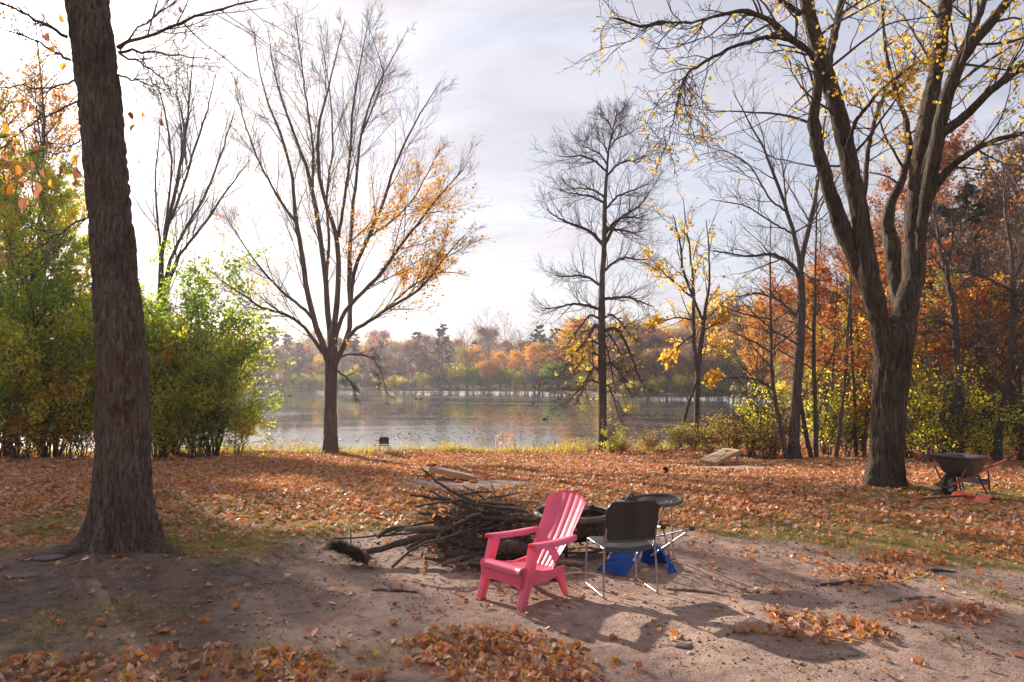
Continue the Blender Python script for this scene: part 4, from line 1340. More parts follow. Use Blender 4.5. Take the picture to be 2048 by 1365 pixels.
# ------------------------------------------------------------------ generic trees and shrubs (each kind built once, then copied)
def gen_tree(kind, seed, h, leaf, nleaf, lsize, spread=0.35, bare=0.3, trunk_w=0.02, k1=18, bark=None, clump=0.0, layered=False):
    """-> (trunk mesh, [(part name, mesh)]) of a tree h metres tall standing at the origin"""
    rng = np.random.default_rng(seed)
    n = 10
    z = np.linspace(-0.2, h, n)
    P = np.stack([np.cumsum(rng.normal(0, 0.012 * h, n)) * (z > 0), np.cumsum(rng.normal(0, 0.012 * h, n)) * (z > 0), z], 1)
    R = np.interp(z / h, [-.1, 0, 0.1, 1], [trunk_w * h * 0.75, trunk_w * h * 0.7, trunk_w * h * 0.5, 0.012])
    Q, S = resample(P, R, 24)
    env = (lambda t: np.sin(np.pi * np.clip((t - bare) / (1 - bare) * 0.86 + 0.13, 0, 1)) ** 0.7)
    P1, R1 = spawn(Q[None], S[None], k1, bare, 0.97, 0.85 if not layered else 1.25, 0.15, lambda t, p: spread * h * env(t), 9, rng, 0.22 if not layered else 0.02, 0.07, 0.6, 0.008)
    P2, R2 = spawn(P1, R1, 6, 0.2, 1.0, 0.6, 0.2, lambda t, p: 0.5 * p * (1.15 - 0.5 * t), 6, rng, 0.12 if not layered else 0.0, 0.09, 0.6, 0.006)
    P3, R3 = spawn(P2, R2, 4, 0.2, 1.0, 0.6, 0.2, lambda t, p: 0.5 * p, 4, rng, 0.1, 0.1, 0.7, 0.005)
    V, F = join([tube_arrays(Q[None], S[None], 8), tube_arrays(P1, R1, 5)])
    tm = mesh('trunk', V, F, bark or MBARK)
    parts = []
    V, F = join([tube_arrays(P2, R2, 3), tube_arrays(P3, R3, 3)])
    if nleaf:
        C = np.vstack([along(P3, max(1, int(nleaf / len(P3) * 0.8)), 0.1, 1, rng), along(P2, max(1, int(nleaf / len(P2) * 0.2)), 0.3, 1, rng)])
        C = C + rng.normal(0, lsize * (0.6 + clump), C.shape) * (np.array([1, 1, 0.4]) if layered else 1)
        C = C[vnoise(C[:, 0] * 6 / h + 3, C[:, 1] * 6 / h, C[:, 2] * 9 / h, seed) > 0.30]
        N_ = rand_dirs(len(C), rng)
        if layered:
            N_ = norm(N_ * 0.7 + np.array([0, 0, 1.0]))
        V2, F2 = scatter(C, N_, rng.uniform(0.7, 1.3, len(C)) * lsize, 'quad', rng)
        parts.append(('twigwork', mesh('twigwork', V, F, MTWIG)))
        parts.append(('crown', mesh('crown', V2, F2, MLEAF[leaf], False)))
    else:
        parts.append(('crown', mesh('crown', V, F, MTWIG)))
    return tm, parts


def gen_pine(seed, h):
    rng = np.random.default_rng(seed)
    z = np.linspace(-0.2, h, 12)
    P = np.stack([z * 0, z * 0, z], 1)
    R = np.interp(z, [0, h], [0.018 * h, 0.01])
    Q, S = resample(P, R, 24)
    P1, R1 = spawn(Q[None], S[None], 46, 0.28, 0.99, 1.35, 0.15, lambda t, p: h * 0.30 * (1.12 - t) ** 0.8, 8, rng, 0.06, 0.06, 0.4, 0.01)
    P2, R2 = spawn(P1, R1, 7, 0.25, 1.0, 0.8, 0.2, lambda t, p: 0.33 * p, 5, rng, 0.05, 0.06, 0.5, 0.008)
    V, F = join([tube_arrays(Q[None], S[None], 8), tube_arrays(P1, R1, 4)])
    tm = mesh('trunk', V, F, MBARK)
    C = along(P2, 11, 0.1, 1, rng) + rng.normal(0, 0.1, (len(P2) * 11, 3)) * np.array([1, 1, 0.5])
    V2, F2 = scatter(C, norm(rand_dirs(len(C), rng) * 0.8 + np.array([0, 0, 0.8])), rng.uniform(0.25, 0.5, len(C)), 'quad', rng)
    return tm, [('crown', mesh('crown', V2, F2, MLEAF['pine'], False))]


def gen_bush(seed, h, w, leaf, nleaf, lsize, stems=14, airy=0.3):
    rng = np.random.default_rng(seed)
    a = rng.uniform(0, 2 * np.pi, stems)
    P0 = np.empty((stems, 10, 3))
    t = np.linspace(0, 1, 10)
    L = h * rng.uniform(0.65, 1.05, stems)
    rad = w * rng.uniform(0.15, 0.9, stems)
    for j in range(10):
        P0[:, j, 0] = np.cos(a) * (rad * t[j] ** 1.25 + 0.06 * w)
        P0[:, j, 1] = np.sin(a) * (rad * t[j] ** 1.25 + 0.06 * w)
        P0[:, j, 2] = L * t[j] ** 0.85 - 0.1 * (j == 0)
    P0[:, 1:] += rng.normal(0, 0.025 * h, P0[:, 1:].shape)
    R0 = np.linspace(0.0062 * h, 0.004, 10)[None].repeat(stems, 0)
    P1, R1 = spawn(P0, R0, 11, 0.12, 1.0, 0.85, 0.25, lambda t, p: 0.34 * p * (1.2 - 0.6 * t), 7, rng, 0.1, 0.12, 0.6, 0.006)
    P2, R2 = spawn(P1, R1, 4, 0.15, 1.0, 0.7, 0.25, lambda t, p: 0.5 * p, 5, rng, 0.08, 0.12, 0.7, 0.005)
    V, F = join([tube_arrays(P0, R0, 6), tube_arrays(P1, R1, 4), tube_arrays(P2, R2, 3)])
    sm = mesh('stems', V, F, MBARK)
    C = np.vstack([along(P2, max(1, int(nleaf * 0.75 / len(P2))), 0.1, 1.05, rng), along(P1, max(1, int(nleaf * 0.25 / len(P1))), 0.3, 1, rng)])
    C = C + rng.normal(0, lsize * 0.9, C.shape)
    C = C[vnoise(C[:, 0] * 1.5, C[:, 1] * 1.5, C[:, 2] * 1.5, seed) > airy]
    C = C[C[:, 2] > 0.02]
    C = C[rng.uniform(0, 1, len(C)) < 0.25 + 0.75 * sstep(0.06 * h, 0.30 * h, C[:, 2])]
    V2, F2 = scatter(C, rand_dirs(len(C), rng), rng.uniform(0.65, 1.3, len(C)) * lsize, 'quad', rng)
    return sm, [('foliage', mesh('foliage', V2, F2, MLEAF[leaf], False))]


def plant(name, model, x, y, rz, s, label, cat, group=None, first='trunk', dz=0.0, sz=1.0):
    t = thing(name, label, cat, (x, y, Hs(x, y) + dz), rz, group)
    t.scale = (s, s, s * sz)
    link(first, model[0], t)
    for nm, me in model[1]:
        o = link(nm, me, t)
        if nm in ('twigwork', 'foliage', 'crown'):
            o['kind'] = 'stuff'
    return t


rg = np.random.default_rng(77)
# bushes and trees on the left bank
B_GREEN = gen_bush(11, 4.2, 2.2, 'mixed', 14000, 0.115, 18, 0.40)
B_GREEN2 = gen_bush(12, 5.4, 2.6, 'green', 16000, 0.12, 18, 0.40)
B_YEL = gen_bush(13, 3.4, 1.7, 'gold', 8000, 0.11, 12, 0.36)
B_LOW = gen_bush(18, 2.4, 1.7, 'mixed', 4500, 0.10, 12, 0.42)
T_TALLG = gen_tree('leafy', 14, 13.5, 'mixed', 30000, 0.13, 0.34, 0.22, 0.016, 30)
T_TALLO = gen_tree('leafy', 15, 12.0, 'gold', 5000, 0.13, 0.24, 0.35, 0.014, 24)


def bank(px, Y):
    return (px - 1024) / FPX * Y


for (mdl, nm, px, Y, rz, s, lab) in (
        (B_GREEN2, 'green_bush', 345, 23.6, 0.4, 1.12, 'large green bush beside the nearest trunk, under the bare many-stemmed tree'),
        (B_GREEN, 'green_bush', 430, 23.2, 2.1, 0.98, 'loose yellow-green bush at the edge of the open water'),
        (B_YEL, 'yellow_bush', 318, 22.6, 1.2, 0.95, 'low yellow-orange bush just right of the nearest trunk'),
        (B_GREEN, 'green_bush', 110, 22.6, 3.3, 1.25, 'tall dark green bush just left of the nearest trunk'),
        (B_GREEN2, 'green_bush', 10, 22.9, 5.0, 1.15, 'dense green bush at the left end of the bank'),
        (B_YEL, 'yellow_bush', 60, 22.0, 0.1, 0.75, 'dull yellow bush in front of the dense green bush'),
        (B_GREEN2, 'green_bush', -130, 23.2, 1.0, 1.2, 'green bush partly cut off by the left edge of the photo'),
        (B_YEL, 'yellow_bush', 172, 22.3, 2.5, 0.8, 'small yellow bush half hidden behind the nearest trunk'),
        (B_GREEN, 'green_bush', 250, 24.2, 4.4, 1.3, 'green bush right behind the nearest trunk'),
        (B_LOW, 'low_bush', 395, 22.8, 0.9, 1.0, 'low green bush filling the gap under the large green bush'), (B_LOW, 'low_bush', 480, 23.4, 2.9, 0.8, 'low yellow-green bush hanging over the edge of the water'),
        (B_GREEN, 'green_bush', 395, 24.6, 5.5, 1.1, 'green bush between the large green bush and the water'), (B_LOW, 'low_bush', 140, 22.0, 4.2, 1.1, 'low green bush left of the nearest trunk'), (B_LOW, 'low_bush', 40, 21.9, 1.4, 1.2, 'low green bush at the left edge of the photo'), (B_LOW, 'low_bush', 330, 22.2, 3.6, 0.8, 'low green bush under the yellow-orange bush')):
    plant(nm, mdl, bank(px, Y), Y, rz, s, lab, 'bush', 'bushes on the left bank', 'stems')
T_TWIG = gen_tree('bare', 16, 19.0, None, 0, 0, 0.20, 0.16, 0.014, 50)
T_TWIGL = gen_tree('leafy', 17, 18.0, 'gold', 6200, 0.13, 0.22, 0.28, 0.013, 40)
plant('bare_tree', T_TWIG, bank(20, 27.0), 27.0, 0.7, 1.0, 'tall bare twiggy tree at the left edge with the sun behind it', 'tree', 'leafy trees on the left bank')
plant('bare_tree', T_TWIGL, bank(55, 28.0), 28.0, 5.1, 0.9, 'thin nearly bare tree with gold leaves just left of the nearest trunk top', 'tree', 'leafy trees on the left bank')
plant('bare_tree', T_TWIGL, bank(-110, 26.0), 26.0, 2.7, 1.0, 'tall nearly bare tree past the left edge with a few gold leaves', 'tree', 'leafy trees on the left bank')
plant('bare_tree', T_TWIG, bank(-190, 27.0), 27.0, 4.0, 0.95, 'tall bare twiggy tree beyond the left edge of the photo', 'tree', 'leafy trees on the left bank')
plant('leafy_tree', T_TALLG, bank(-30, 25.0), 25.0, 0.3, 0.74, 'tall green and yellow tree behind the bushes at the left edge', 'tree', 'leafy trees on the left bank')
plant('leafy_tree', T_TALLG, bank(90, 24.6), 24.6, 2.3, 0.72, 'middling green tree between the left edge and the nearest trunk', 'tree', 'leafy trees on the left bank')
plant('leafy_tree', T_TALLO, bank(125, 25.2), 25.2, 1.0, 0.66, 'thin orange-leaved tree showing just left of the nearest trunk', 'tree', 'leafy trees on the left bank')
plant('leafy_tree', T_TALLG, bank(-190, 24.2), 24.2, 4.0, 1.0, 'green tree beyond the left edge of the photo', 'tree', 'leafy trees on the left bank')
plant('leafy_tree', T_TALLO, bank(20, 26.0), 26.0, 3.0, 0.95, 'tall thin gold-leaved tree behind the green tree at the left edge', 'tree', 'leafy trees on the left bank')

# shrubs on the right
S_LIME = gen_bush(21, 2.6, 1.3, 'lime', 3600, 0.10, 14, 0.50)
S_OLIVE = gen_bush(22, 2.2, 1.3, 'olive', 2800, 0.095, 14, 0.42)
S_RUST = gen_bush(23, 1.3, 1.2, 'weed', 2200, 0.08, 16, 0.44)
k = 0
for (mdl, nm, px, Y, s, lab) in (
        (S_LIME, 'lime_shrub', 1500, 23.2, 0.85, 'yellow-green shrub nearest the open water on the right'), (S_OLIVE, 'lime_shrub', 1545, 23.8, 0.95, 'dull green shrub left of the tallest leaning trunk'),
        (S_LIME, 'lime_shrub', 1650, 24.0, 1.0, 'yellow-green shrub behind the thin straight tree'), (S_LIME, 'lime_shrub', 1715, 24.6, 1.15, 'tall yellow-green shrub left of the big forked maple'),
        (S_OLIVE, 'lime_shrub', 1690, 23.4, 0.7, 'low dull shrub at the foot of the pale slanting trunk'),
        (S_LIME, 'lime_shrub', 1850, 20.6, 1.0, 'bright yellow-green shrub just right of the big forked maple'), (S_LIME, 'lime_shrub', 1905, 20.0, 0.95, 'yellow-green shrub in front of the crooked dark trunk'),
        (S_LIME, 'lime_shrub', 1950, 20.3, 0.72, 'yellow-green shrub between the crooked trunk and the rightmost trunk'), (S_LIME, 'lime_shrub', 2035, 21.6, 0.95, 'yellow-green shrub behind the rightmost trunk'),
        (S_LIME, 'lime_shrub', 2085, 19.8, 0.75, 'yellow-green shrub at the right edge of the photo'), (S_LIME, 'lime_shrub', 1880, 22.5, 1.2, 'tall yellow-green shrub behind the crooked dark trunk'),
        (S_LIME, 'lime_shrub', 1810, 22.2, 0.9, 'yellow-green shrub right behind the big forked maple'), (S_LIME, 'lime_shrub', 1980, 23.0, 1.1, 'pale yellow-green shrub far behind the wheelbarrow'),
        (S_RUST, 'dry_shrub', 1420, 24.6, 0.75, 'brown dry weeds at the foot of the slender yellow maple'), (S_RUST, 'dry_shrub', 1470, 23.6, 0.95, 'brown dry weeds behind the far cornhole board'),
        (S_RUST, 'dry_shrub', 1530, 22.6, 0.9, 'brown dry weeds at the foot of the thin bent tree'), (S_OLIVE, 'dry_shrub', 1350, 25.2, 0.42, 'low greenish weeds at the foot of the leaning stem'), (S_RUST, 'dry_shrub', 1300, 25.4, 0.5, 'low brown weeds between the lone bare tree and the leaning stem'),
        (S_RUST, 'dry_shrub', 1385, 24.8, 0.62, 'brown weeds between the leaning stem and the slender yellow maple'),
        (S_LIME, 'lime_shrub', 1222, 24.6, 0.42, 'small bright green shrub at the foot of the lone bare tree'), (S_RUST, 'dry_shrub', 1240, 24.5, 0.36, 'small reddish weeds beside the lone bare tree')):
    k += 1
    plant(nm, mdl, bank(px, Y), Y, k * 1.7, s, lab, 'shrub', 'shrubs on the right bank' if px > 1450 else 'weeds along the water', 'stems')

# trees standing behind the right-hand shore: oranges, rusts, golds
T_OR = gen_tree('layer', 31, 7.0, 'orange', 6500, 0.14, 0.42, 0.16, 0.013, 26, layered=True)
T_OR2 = gen_tree('layer', 32, 9.0, 'orange', 6000, 0.15, 0.36, 0.22, 0.013, 24, layered=True)
T_RU = gen_tree('leafy', 33, 14.0, 'rust', 9000, 0.19, 0.30, 0.25, 0.016, 30)
T_GO = gen_tree('leafy', 34, 12.0, 'gold', 7000, 0.20, 0.32, 0.18, 0.015, 28)
T_BRW = gen_tree('leafy', 35, 13.0, 'brown', 5000, 0.20, 0.32, 0.2, 0.015, 28, MBARK_GREY)
T_OLI = gen_tree('leafy', 36, 10.0, 'olive', 6500, 0.19, 0.34, 0.12, 0.015, 26)
T_BA = gen_tree('bare', 37, 13.0, None, 0, 0, 0.34, 0.25, 0.016, 26, MBARK_GREY)
T_BA2 = gen_tree('bare', 38, 12.0, None, 0, 0, 0.42, 0.12, 0.016, 30, MBARK_GREY)
T_YE = gen_tree('leafy', 39, 9.0, 'yellow', 6000, 0.18, 0.36, 0.15, 0.014, 26)
T_CORAL = gen_tree('leafy', 40, 9.0, 'orange', 5000, 0.26, 0.36, 0.12, 0.014, 26)
T_PI = gen_pine(41, 14.0)
T_PI2 = gen_pine(42, 13.0)
B_FAR = gen_bush(43, 3.4, 2.4, 'green', 4200, 0.22, 12, 0.25)
B_FAR2 = gen_bush(44, 3.0, 2.2, 'lime', 3600, 0.22, 12, 0.3)

near_right = [
    (T_OR, 'orange_tree', 1670, 24.5, 0.95, 'small orange-leaved maple left of the big forked maple'), (T_OR, 'orange_tree', 1725, 26.5, 1.05, 'layered orange maple just behind the big forked maple on its left'),
    (T_OR2, 'orange_tree', 1845, 23.2, 0.80, 'layered orange maple showing right beside the big forked maple'), (T_YE, 'yellow_tree', 1760, 29.0, 0.8, 'yellow tree right behind the fork of the big maple'),
    (T_OR, 'orange_tree', 1985, 24.0, 0.75, 'small orange sapling left of the rightmost trunk'), (T_RU, 'rust_oak', 1905, 30.0, 0.90, 'tall rust-red oak right of the big forked maple'),
    (T_RU, 'rust_oak', 1800, 36.0, 0.90, 'tall rust-red oak seen between the limbs of the big forked maple'), (T_BRW, 'brown_tree', 1990, 30.0, 0.85, 'brown tree behind the rightmost trunk'),
    (T_GO, 'gold_tree', 1950, 24.5, 0.50, 'golden tree between the crooked trunk and the rightmost trunk'), (T_BRW, 'brown_tree', 2050, 28.0, 0.9, 'brown thin-leaved tree at the right edge'),
    (T_BA, 'bare_tree', 1870, 27.0, 0.72, 'bare grey tree right of the big forked maple'), (T_BA2, 'bare_tree', 2010, 26.0, 0.72, 'bare spreading tree behind the rightmost trunk'), (T_BA, 'bare_tree', 2090, 24.0, 0.9, 'bare tree cut by the right edge'),
    (T_GO, 'gold_tree', 2075, 34.0, 0.95, 'golden tree cut by the right edge'), (T_OLI, 'olive_tree', 1650, 27.0, 0.62, 'olive-green tree behind the thin straight tree'), (T_YE, 'yellow_tree', 1790, 26.0, 0.55, 'low yellow tree behind the trunk of the big forked maple'),
    (T_OLI, 'olive_tree', 1890, 25.0, 0.62, 'olive-green tree behind the tall rust-red oak'), (T_RU, 'rust_oak', 1715, 45.0, 0.55, 'rust-brown oak left of the big forked maple'),
    (T_BRW, 'brown_tree', 1610, 56.0, 0.62, 'brown tree behind the tallest leaning trunk'), (T_GO, 'gold_tree', 1530, 72.0, 0.85, 'broad golden tree behind the thin bent tree'), (T_BA, 'bare_tree', 1650, 33.0, 0.85, 'bare grey tree behind the thin straight tree'),
    (T_PI, 'pine_tree', 1930, 29.0, 0.75, 'dark green pine among the rust-red oaks'), (T_BA2, 'bare_tree', 1720, 31.0, 0.8, 'bare tree behind the crooked thin trunk'), (T_BRW, 'brown_tree', 1960, 27.0, 0.62, 'thin brown tree near the rightmost trunk'), (T_BA2, 'bare_tree', 1958, 21.8, 0.52, 'small bare twiggy tree between the crooked trunk and the rightmost trunk'), (T_BA2, 'bare_tree', 2062, 21.0, 0.62, 'bare twiggy tree just past the rightmost trunk'), (T_BA, 'bare_tree', 1770, 24.0, 0.6, 'bare sapling hidden partly by the fork of the big maple'), (T_BA2, 'bare_tree', 1500, 24.2, 0.42, 'small bare twiggy tree left of the thin bent tree'), (T_GO, 'gold_tree', 2010, 38.0, 0.95, 'golden tree far behind the rightmost trunk')]
for i, (mdl, nm, px, Y, s, lab) in enumerate(near_right):
    plant(nm, mdl, bank(px, Y), Y, i * 2.1, s, lab, 'tree', 'trees behind the right bank')

# wooded hillside beyond, right of the water, and the far shore: trees leafy down to the ground
def far_tree(seed, h, leaf, n=4200, ls=0.30, spread=0.40, bare=0.10, bark=None):
    return gen_tree('far', seed, h, leaf, n, ls, spread, bare, 0.014, 26, bark or MBARK_GREY, 0.7)


F_BRW, F_GO, F_OLI, F_RU, F_MAU, F_OR, F_YE = far_tree(51, 11, 'brown'), far_tree(52, 10, 'gold'), far_tree(53, 9, 'olive'), far_tree(54, 11, 'rust'), far_tree(55, 11, 'mauve', 3000, 0.26), far_tree(56, 8, 'gold'), far_tree(57, 8, 'yellow')
F_BA, F_BA2 = T_BA, T_BA2
THICK = gen_bush(58, 3.2, 2.6, 'mauve', 2600, 0.24, 16, 0.2)
THICK2 = gen_bush(59, 2.6, 2.4, 'olive', 2600, 0.24, 14, 0.2)
rg = np.random.default_rng(78)
MARKS = [(-9999, 'hidden behind the left bushes'), (440, 'behind the loose yellow-green bush'), (540, 'left of the vase-shaped trunk'), (630, 'close behind the vase-shaped trunk'), (700, 'right of the vase-shaped trunk'), (790, 'near the left tall pine'),
         (858, 'near the right pointed pine'), (920, 'left of the tall bare pair'), (968, 'near the tall bare pair'), (1050, 'right of the tall bare pair'), (1150, 'left beside the lone bare tree'), (1205, 'just right of the lone bare tree'),
         (1270, 'left of the leaning stem'), (1340, 'left of the slender yellow maple'), (1395, 'right of the slender yellow maple'), (1450, 'above the yellow-green shrubs'), (1510, 'around the thin bent tree'), (1580, 'behind the tallest leaning trunk'),
         (1640, 'left of the big forked maple'), (1740, 'behind the big forked maple'), (1830, 'just right of the big forked maple'), (1910, 'behind the wheelbarrow'), (2000, 'around the rightmost trunk'), (2060, 'at or past the right edge')]


def where(px):
    return [t_ for p_, t_ in MARKS if p_ <= px][-1]


KINDS = [(F_BRW, 'brown_tree', 'brown autumn tree'), (F_GO, 'gold_tree', 'golden tree'), (F_OLI, 'olive_tree', 'olive-green tree'), (F_BA, 'bare_tree', 'bare grey tree'), (F_RU, 'rust_oak', 'rust-red tree'), (F_MAU, 'bare_tree', 'mauve-grey nearly bare tree'), (F_OR, 'orange_tree', 'orange tree'), (F_YE, 'yellow_tree', 'yellow tree'), (T_PI2, 'pine_tree', 'dark pine')]


def wood(px, Y, i, s, row, group, dz=0.0):
    mdl, nm, lab = KINDS[i]
    plant(nm, mdl, bank(px, Y), Y, rg.uniform(0, 6.28), s, '%s %s, %s' % (lab, where(px), row), 'tree', group, dz=dz, sz=rg.uniform(0.9, 1.15))


for px in range(1135, 1570, 13):
    for row in range(3):
        x0 = px + rg.uniform(-8, 8)
        Yb = np.interp(px, [1130, 1250, 1330, 1450, 1560], [128, 103, 101, 98, 80])
        Y = Yb + 1.5 + row * 8 + rg.uniform(0, 4)
        if lake_dist(np.array([bank(x0, Y)]), np.array([Y]))[0] < 0.6:
            continue
        hh = (0.60, 0.92, 1.15)[row] * rg.uniform(0.8, 1.15) * np.interp(px, [1130, 1300, 1420, 1560], [0.98, 0.90, 0.98, 0.98])
        k_ = int(rg.choice(9, p=[0.22, 0.16, 0.13, 0.05, 0.15, 0.17, 0.05, 0.07, 0.0]))
        wood(x0, Y, k_, hh, ('front', 'middle', 'back')[row] + ' row', 'trees on the wooded bank right of the water')
for i, px in enumerate(range(1140, 1560, 16)):
    Y = np.interp(px, [1130, 1250, 1330, 1450, 1560], [128, 103, 101, 98, 80]) + 0.8
    if lake_dist(np.array([bank(px, Y)]), np.array([Y]))[0] < 0.3:
        continue
    plant('far_bush', (THICK, THICK2, B_FAR2)[i % 3], bank(px, Y), Y, i * 1.1, rg.uniform(0.5, 0.8), ('mauve-brown', 'olive', 'yellow-green')[i % 3] + ' bush at the bank foot, ' + where(px), 'bush', 'bushes at the foot of the wooded bank', 'stems')
for px in range(1610, 2120, 36):
    for row, Y0 in enumerate((50, 75)):
        Y = Y0 + rg.uniform(-5, 5)
        wood(px + rg.uniform(-15, 15), Y, int(rg.choice(9, p=[0.22, 0.2, 0.14, 0.06, 0.25, 0.08, 0.0, 0.05, 0.0])), rg.uniform(0.9, 1.25) * np.interp(px, [1610, 1700, 1800], [0.5, 0.62, 1.0]), ('nearer', 'farther')[row] + ' wood row', 'trees deep in the wood on the right')

# far shore
far = [
    (T_BA2, 'bare_tree', 566, 142, 1.25, 'broad bare tree on the far shore seen just left of the vase-shaped tree'), (T_CORAL, 'coral_tree', 612, 158, 0.95, 'coral-red tree on the far shore left of the vase-shaped tree'),
    (T_YE, 'yellow_tree', 636, 148, 0.72, 'pale yellow tree on the far shore behind the vase-shaped trunk'), (T_BA, 'bare_tree', 606, 142, 0.8, 'bare leaning tree on the far shore near the coral-red tree'),
    (T_PI2, 'pine_tree', 832, 152, 0.95, 'dark pine on the far shore, left one of the two tall pines'), (T_PI, 'pine_tree', 884, 148, 0.95, 'dark pointed pine on the far shore, right one of the two tall pines'),
    (T_PI2, 'pine_tree', 762, 165, 0.82, 'dark rounded pine on the far shore right of the vase-shaped tree'), (T_PI2, 'pine_tree', 948, 166, 0.82, 'dark pine on the far shore left of the tall bare trees'), (T_PI2, 'pine_tree', 720, 166, 0.62, 'short dark pine behind the vase-shaped tree'),
    (T_BA, 'bare_tree', 978, 146, 1.30, 'tallest bare tree on the far shore'), (T_BA, 'bare_tree', 1012, 148, 1.22, 'tall bare tree on the far shore, second of the tall pair'), (T_BA2, 'bare_tree', 1040, 152, 1.05, 'bare tree right of the tall pair on the far shore'),
    (T_BA, 'bare_tree', 918, 144, 0.95, 'bare tree on the far shore between the pointed pine and the tall bare pair'), (T_BA, 'bare_tree', 935, 145, 0.85, 'slim bare tree on the far shore left of the tall bare pair'),
    (F_OR, 'orange_tree', 1000, 142, 0.85, 'bright orange tree on the far shore below the tall bare pair'), (F_GO, 'gold_tree', 1030, 143, 0.72, 'golden tree on the far shore below the tall bare pair'), (F_OR, 'orange_tree', 970, 141, 0.62, 'low orange tree on the far shore left of the tall bare pair'),
    (F_GO, 'gold_tree', 1070, 138, 0.85, 'golden tree on the far shore left of the lone bare tree'), (F_OR, 'orange_tree', 1100, 135, 0.8, 'orange tree on the far shore behind the lone bare tree'), (F_OLI, 'olive_tree', 1085, 150, 1.0, 'olive tree on the far shore behind the golden tree'),
    (T_BA, 'bare_tree', 870, 143, 0.75, 'bare tree on the far shore left of the pointed pine'), (T_BA, 'bare_tree', 800, 143, 0.7, 'bare tree on the far shore left of the two pines'), (T_BA2, 'bare_tree', 775, 146, 0.75, 'bushy bare tree on the far shore right of the vase-shaped tree'),
    (T_CORAL, 'orange_tree', 822, 144, 0.45, 'small orange tree on the far shore under the left pine'), (T_CORAL, 'orange_tree', 902, 143, 0.5, 'small orange tree on the far shore under the pointed pine'), (T_YE, 'yellow_tree', 712, 143, 0.5, 'small yellow-green tree on the far shore right of the vase-shaped trunk')]
for i, (mdl, nm, px, Y, s, lab) in enumerate(far):
    plant(nm, mdl, bank(px, Y), Y, i * 1.3, s, lab, 'tree', 'trees on the far shore')
for i, px in enumerate(range(420, 1130, 17)):
    Y = np.interp(px, [400, 1024, 1130], [143, 139.5, 127]) + rg.uniform(0, 2)
    px = px + rg.uniform(-6, 6)
    m_ = int(rg.choice(4, p=[0.42, 0.28, 0.15, 0.15] if px > 850 else [0.16, 0.42, 0.22, 0.20]))
    plant('far_bush', (B_FAR, B_FAR2, THICK, THICK2)[m_], bank(px, Y), Y, i, rg.uniform(0.55, 1.0) * (1.45 if px > 850 else 0.9), ('green', 'yellow-green', 'mauve-brown', 'olive')[m_] + ' far-shore bush, ' + where(px), 'bush', 'bushes along the far shore', 'stems')
for i, px in enumerate(range(430, 1140, 14)):
    Y = np.interp(px, [400, 1024, 1130], [149, 146, 134]) + rg.uniform(0, 9)
    wood(px + rg.uniform(-6, 6), Y, int(rg.choice(9, p=[0.24, 0.04, 0.08, 0.12, 0.04, 0.38, 0.02, 0.02, 0.06] if px < 940 else [0.22, 0.22, 0.10, 0.04, 0.05, 0.14, 0.16, 0.07, 0.0])), rg.uniform(0.42, 0.85), 'far shore front row', 'trees in the front row of the far shore')
for row in range(2):
    for px in range(-60, 1180, 18):
        Y = 168 + row * 20 + rg.uniform(-4, 8)
        wood(px + rg.uniform(-9, 9), Y, int(rg.choice(9, p=[0.26, 0.03, 0.10, 0.08, 0.05, 0.34, 0.0, 0.0, 0.14])), rg.uniform(0.8, 1.12), ('middle', 'back')[row] + ' far row', 'trees in the back rows of the far shore')
for px in range(-1100, 420, 55):
    Y = 146 + rg.uniform(0, 20)
    wood(px, Y, int(rg.choice(9, p=[0.26, 0.07, 0.12, 0.12, 0.06, 0.25, 0.0, 0.02, 0.10])), rg.uniform(0.8, 1.1), 'far shore', 'trees on the left part of the far shore')
# ------------------------------------------------------------------ fallen leaves, grass, pebbles, floating leaves
def mat_leaf_each(name, cols, trans=0.28):
    """colour picked per object, for leaves that are objects of their own"""
    N = NT(name)
    r = N.n('ShaderNodeObjectInfo').outputs['Random']
    n = len(cols)
    c = N.ramp(r, [((i + 0.5) / n, cc) for i, cc in enumerate(cols)])
    v = N.ramp(N.noise(N.coord('Object'), 5.0, 4, 0.7), [(0.35, 0.0), (0.7, 0.5)])
    c = N.mix(v, c, (0.30, 0.16, 0.09))
    a = N.princ(c, 0.6, 0.3)
    t = N.n('ShaderNodeBsdfTranslucent', {'Color': c}).outputs[0]
    return N.done(N.n('ShaderNodeMixShader', {0: trans, 1: a, 2: t}).outputs[0])


rng = np.random.default_rng(909)


def wedge(n, y0, y1, a=0.80, b=0.9):
    # y with density proportional to the wedge's width
    u = rng.uniform(0, 1, n)
    A, B = a, 2 * b / 2
    F0, F1 = A * y0 * y0 / 2 + B * y0, A * y1 * y1 / 2 + B * y1
    Fv = F0 + u * (F1 - F0)
    y = (-B + np.sqrt(B * B + 2 * A * Fv)) / A
    x = rng.uniform(-1, 1, n) * (a * y + b)
    return x, y


def area(y0, y1, a=0.80, b=0.9):
    return a * (y1 * y1 - y0 * y0) + 2 * b * (y1 - y0)


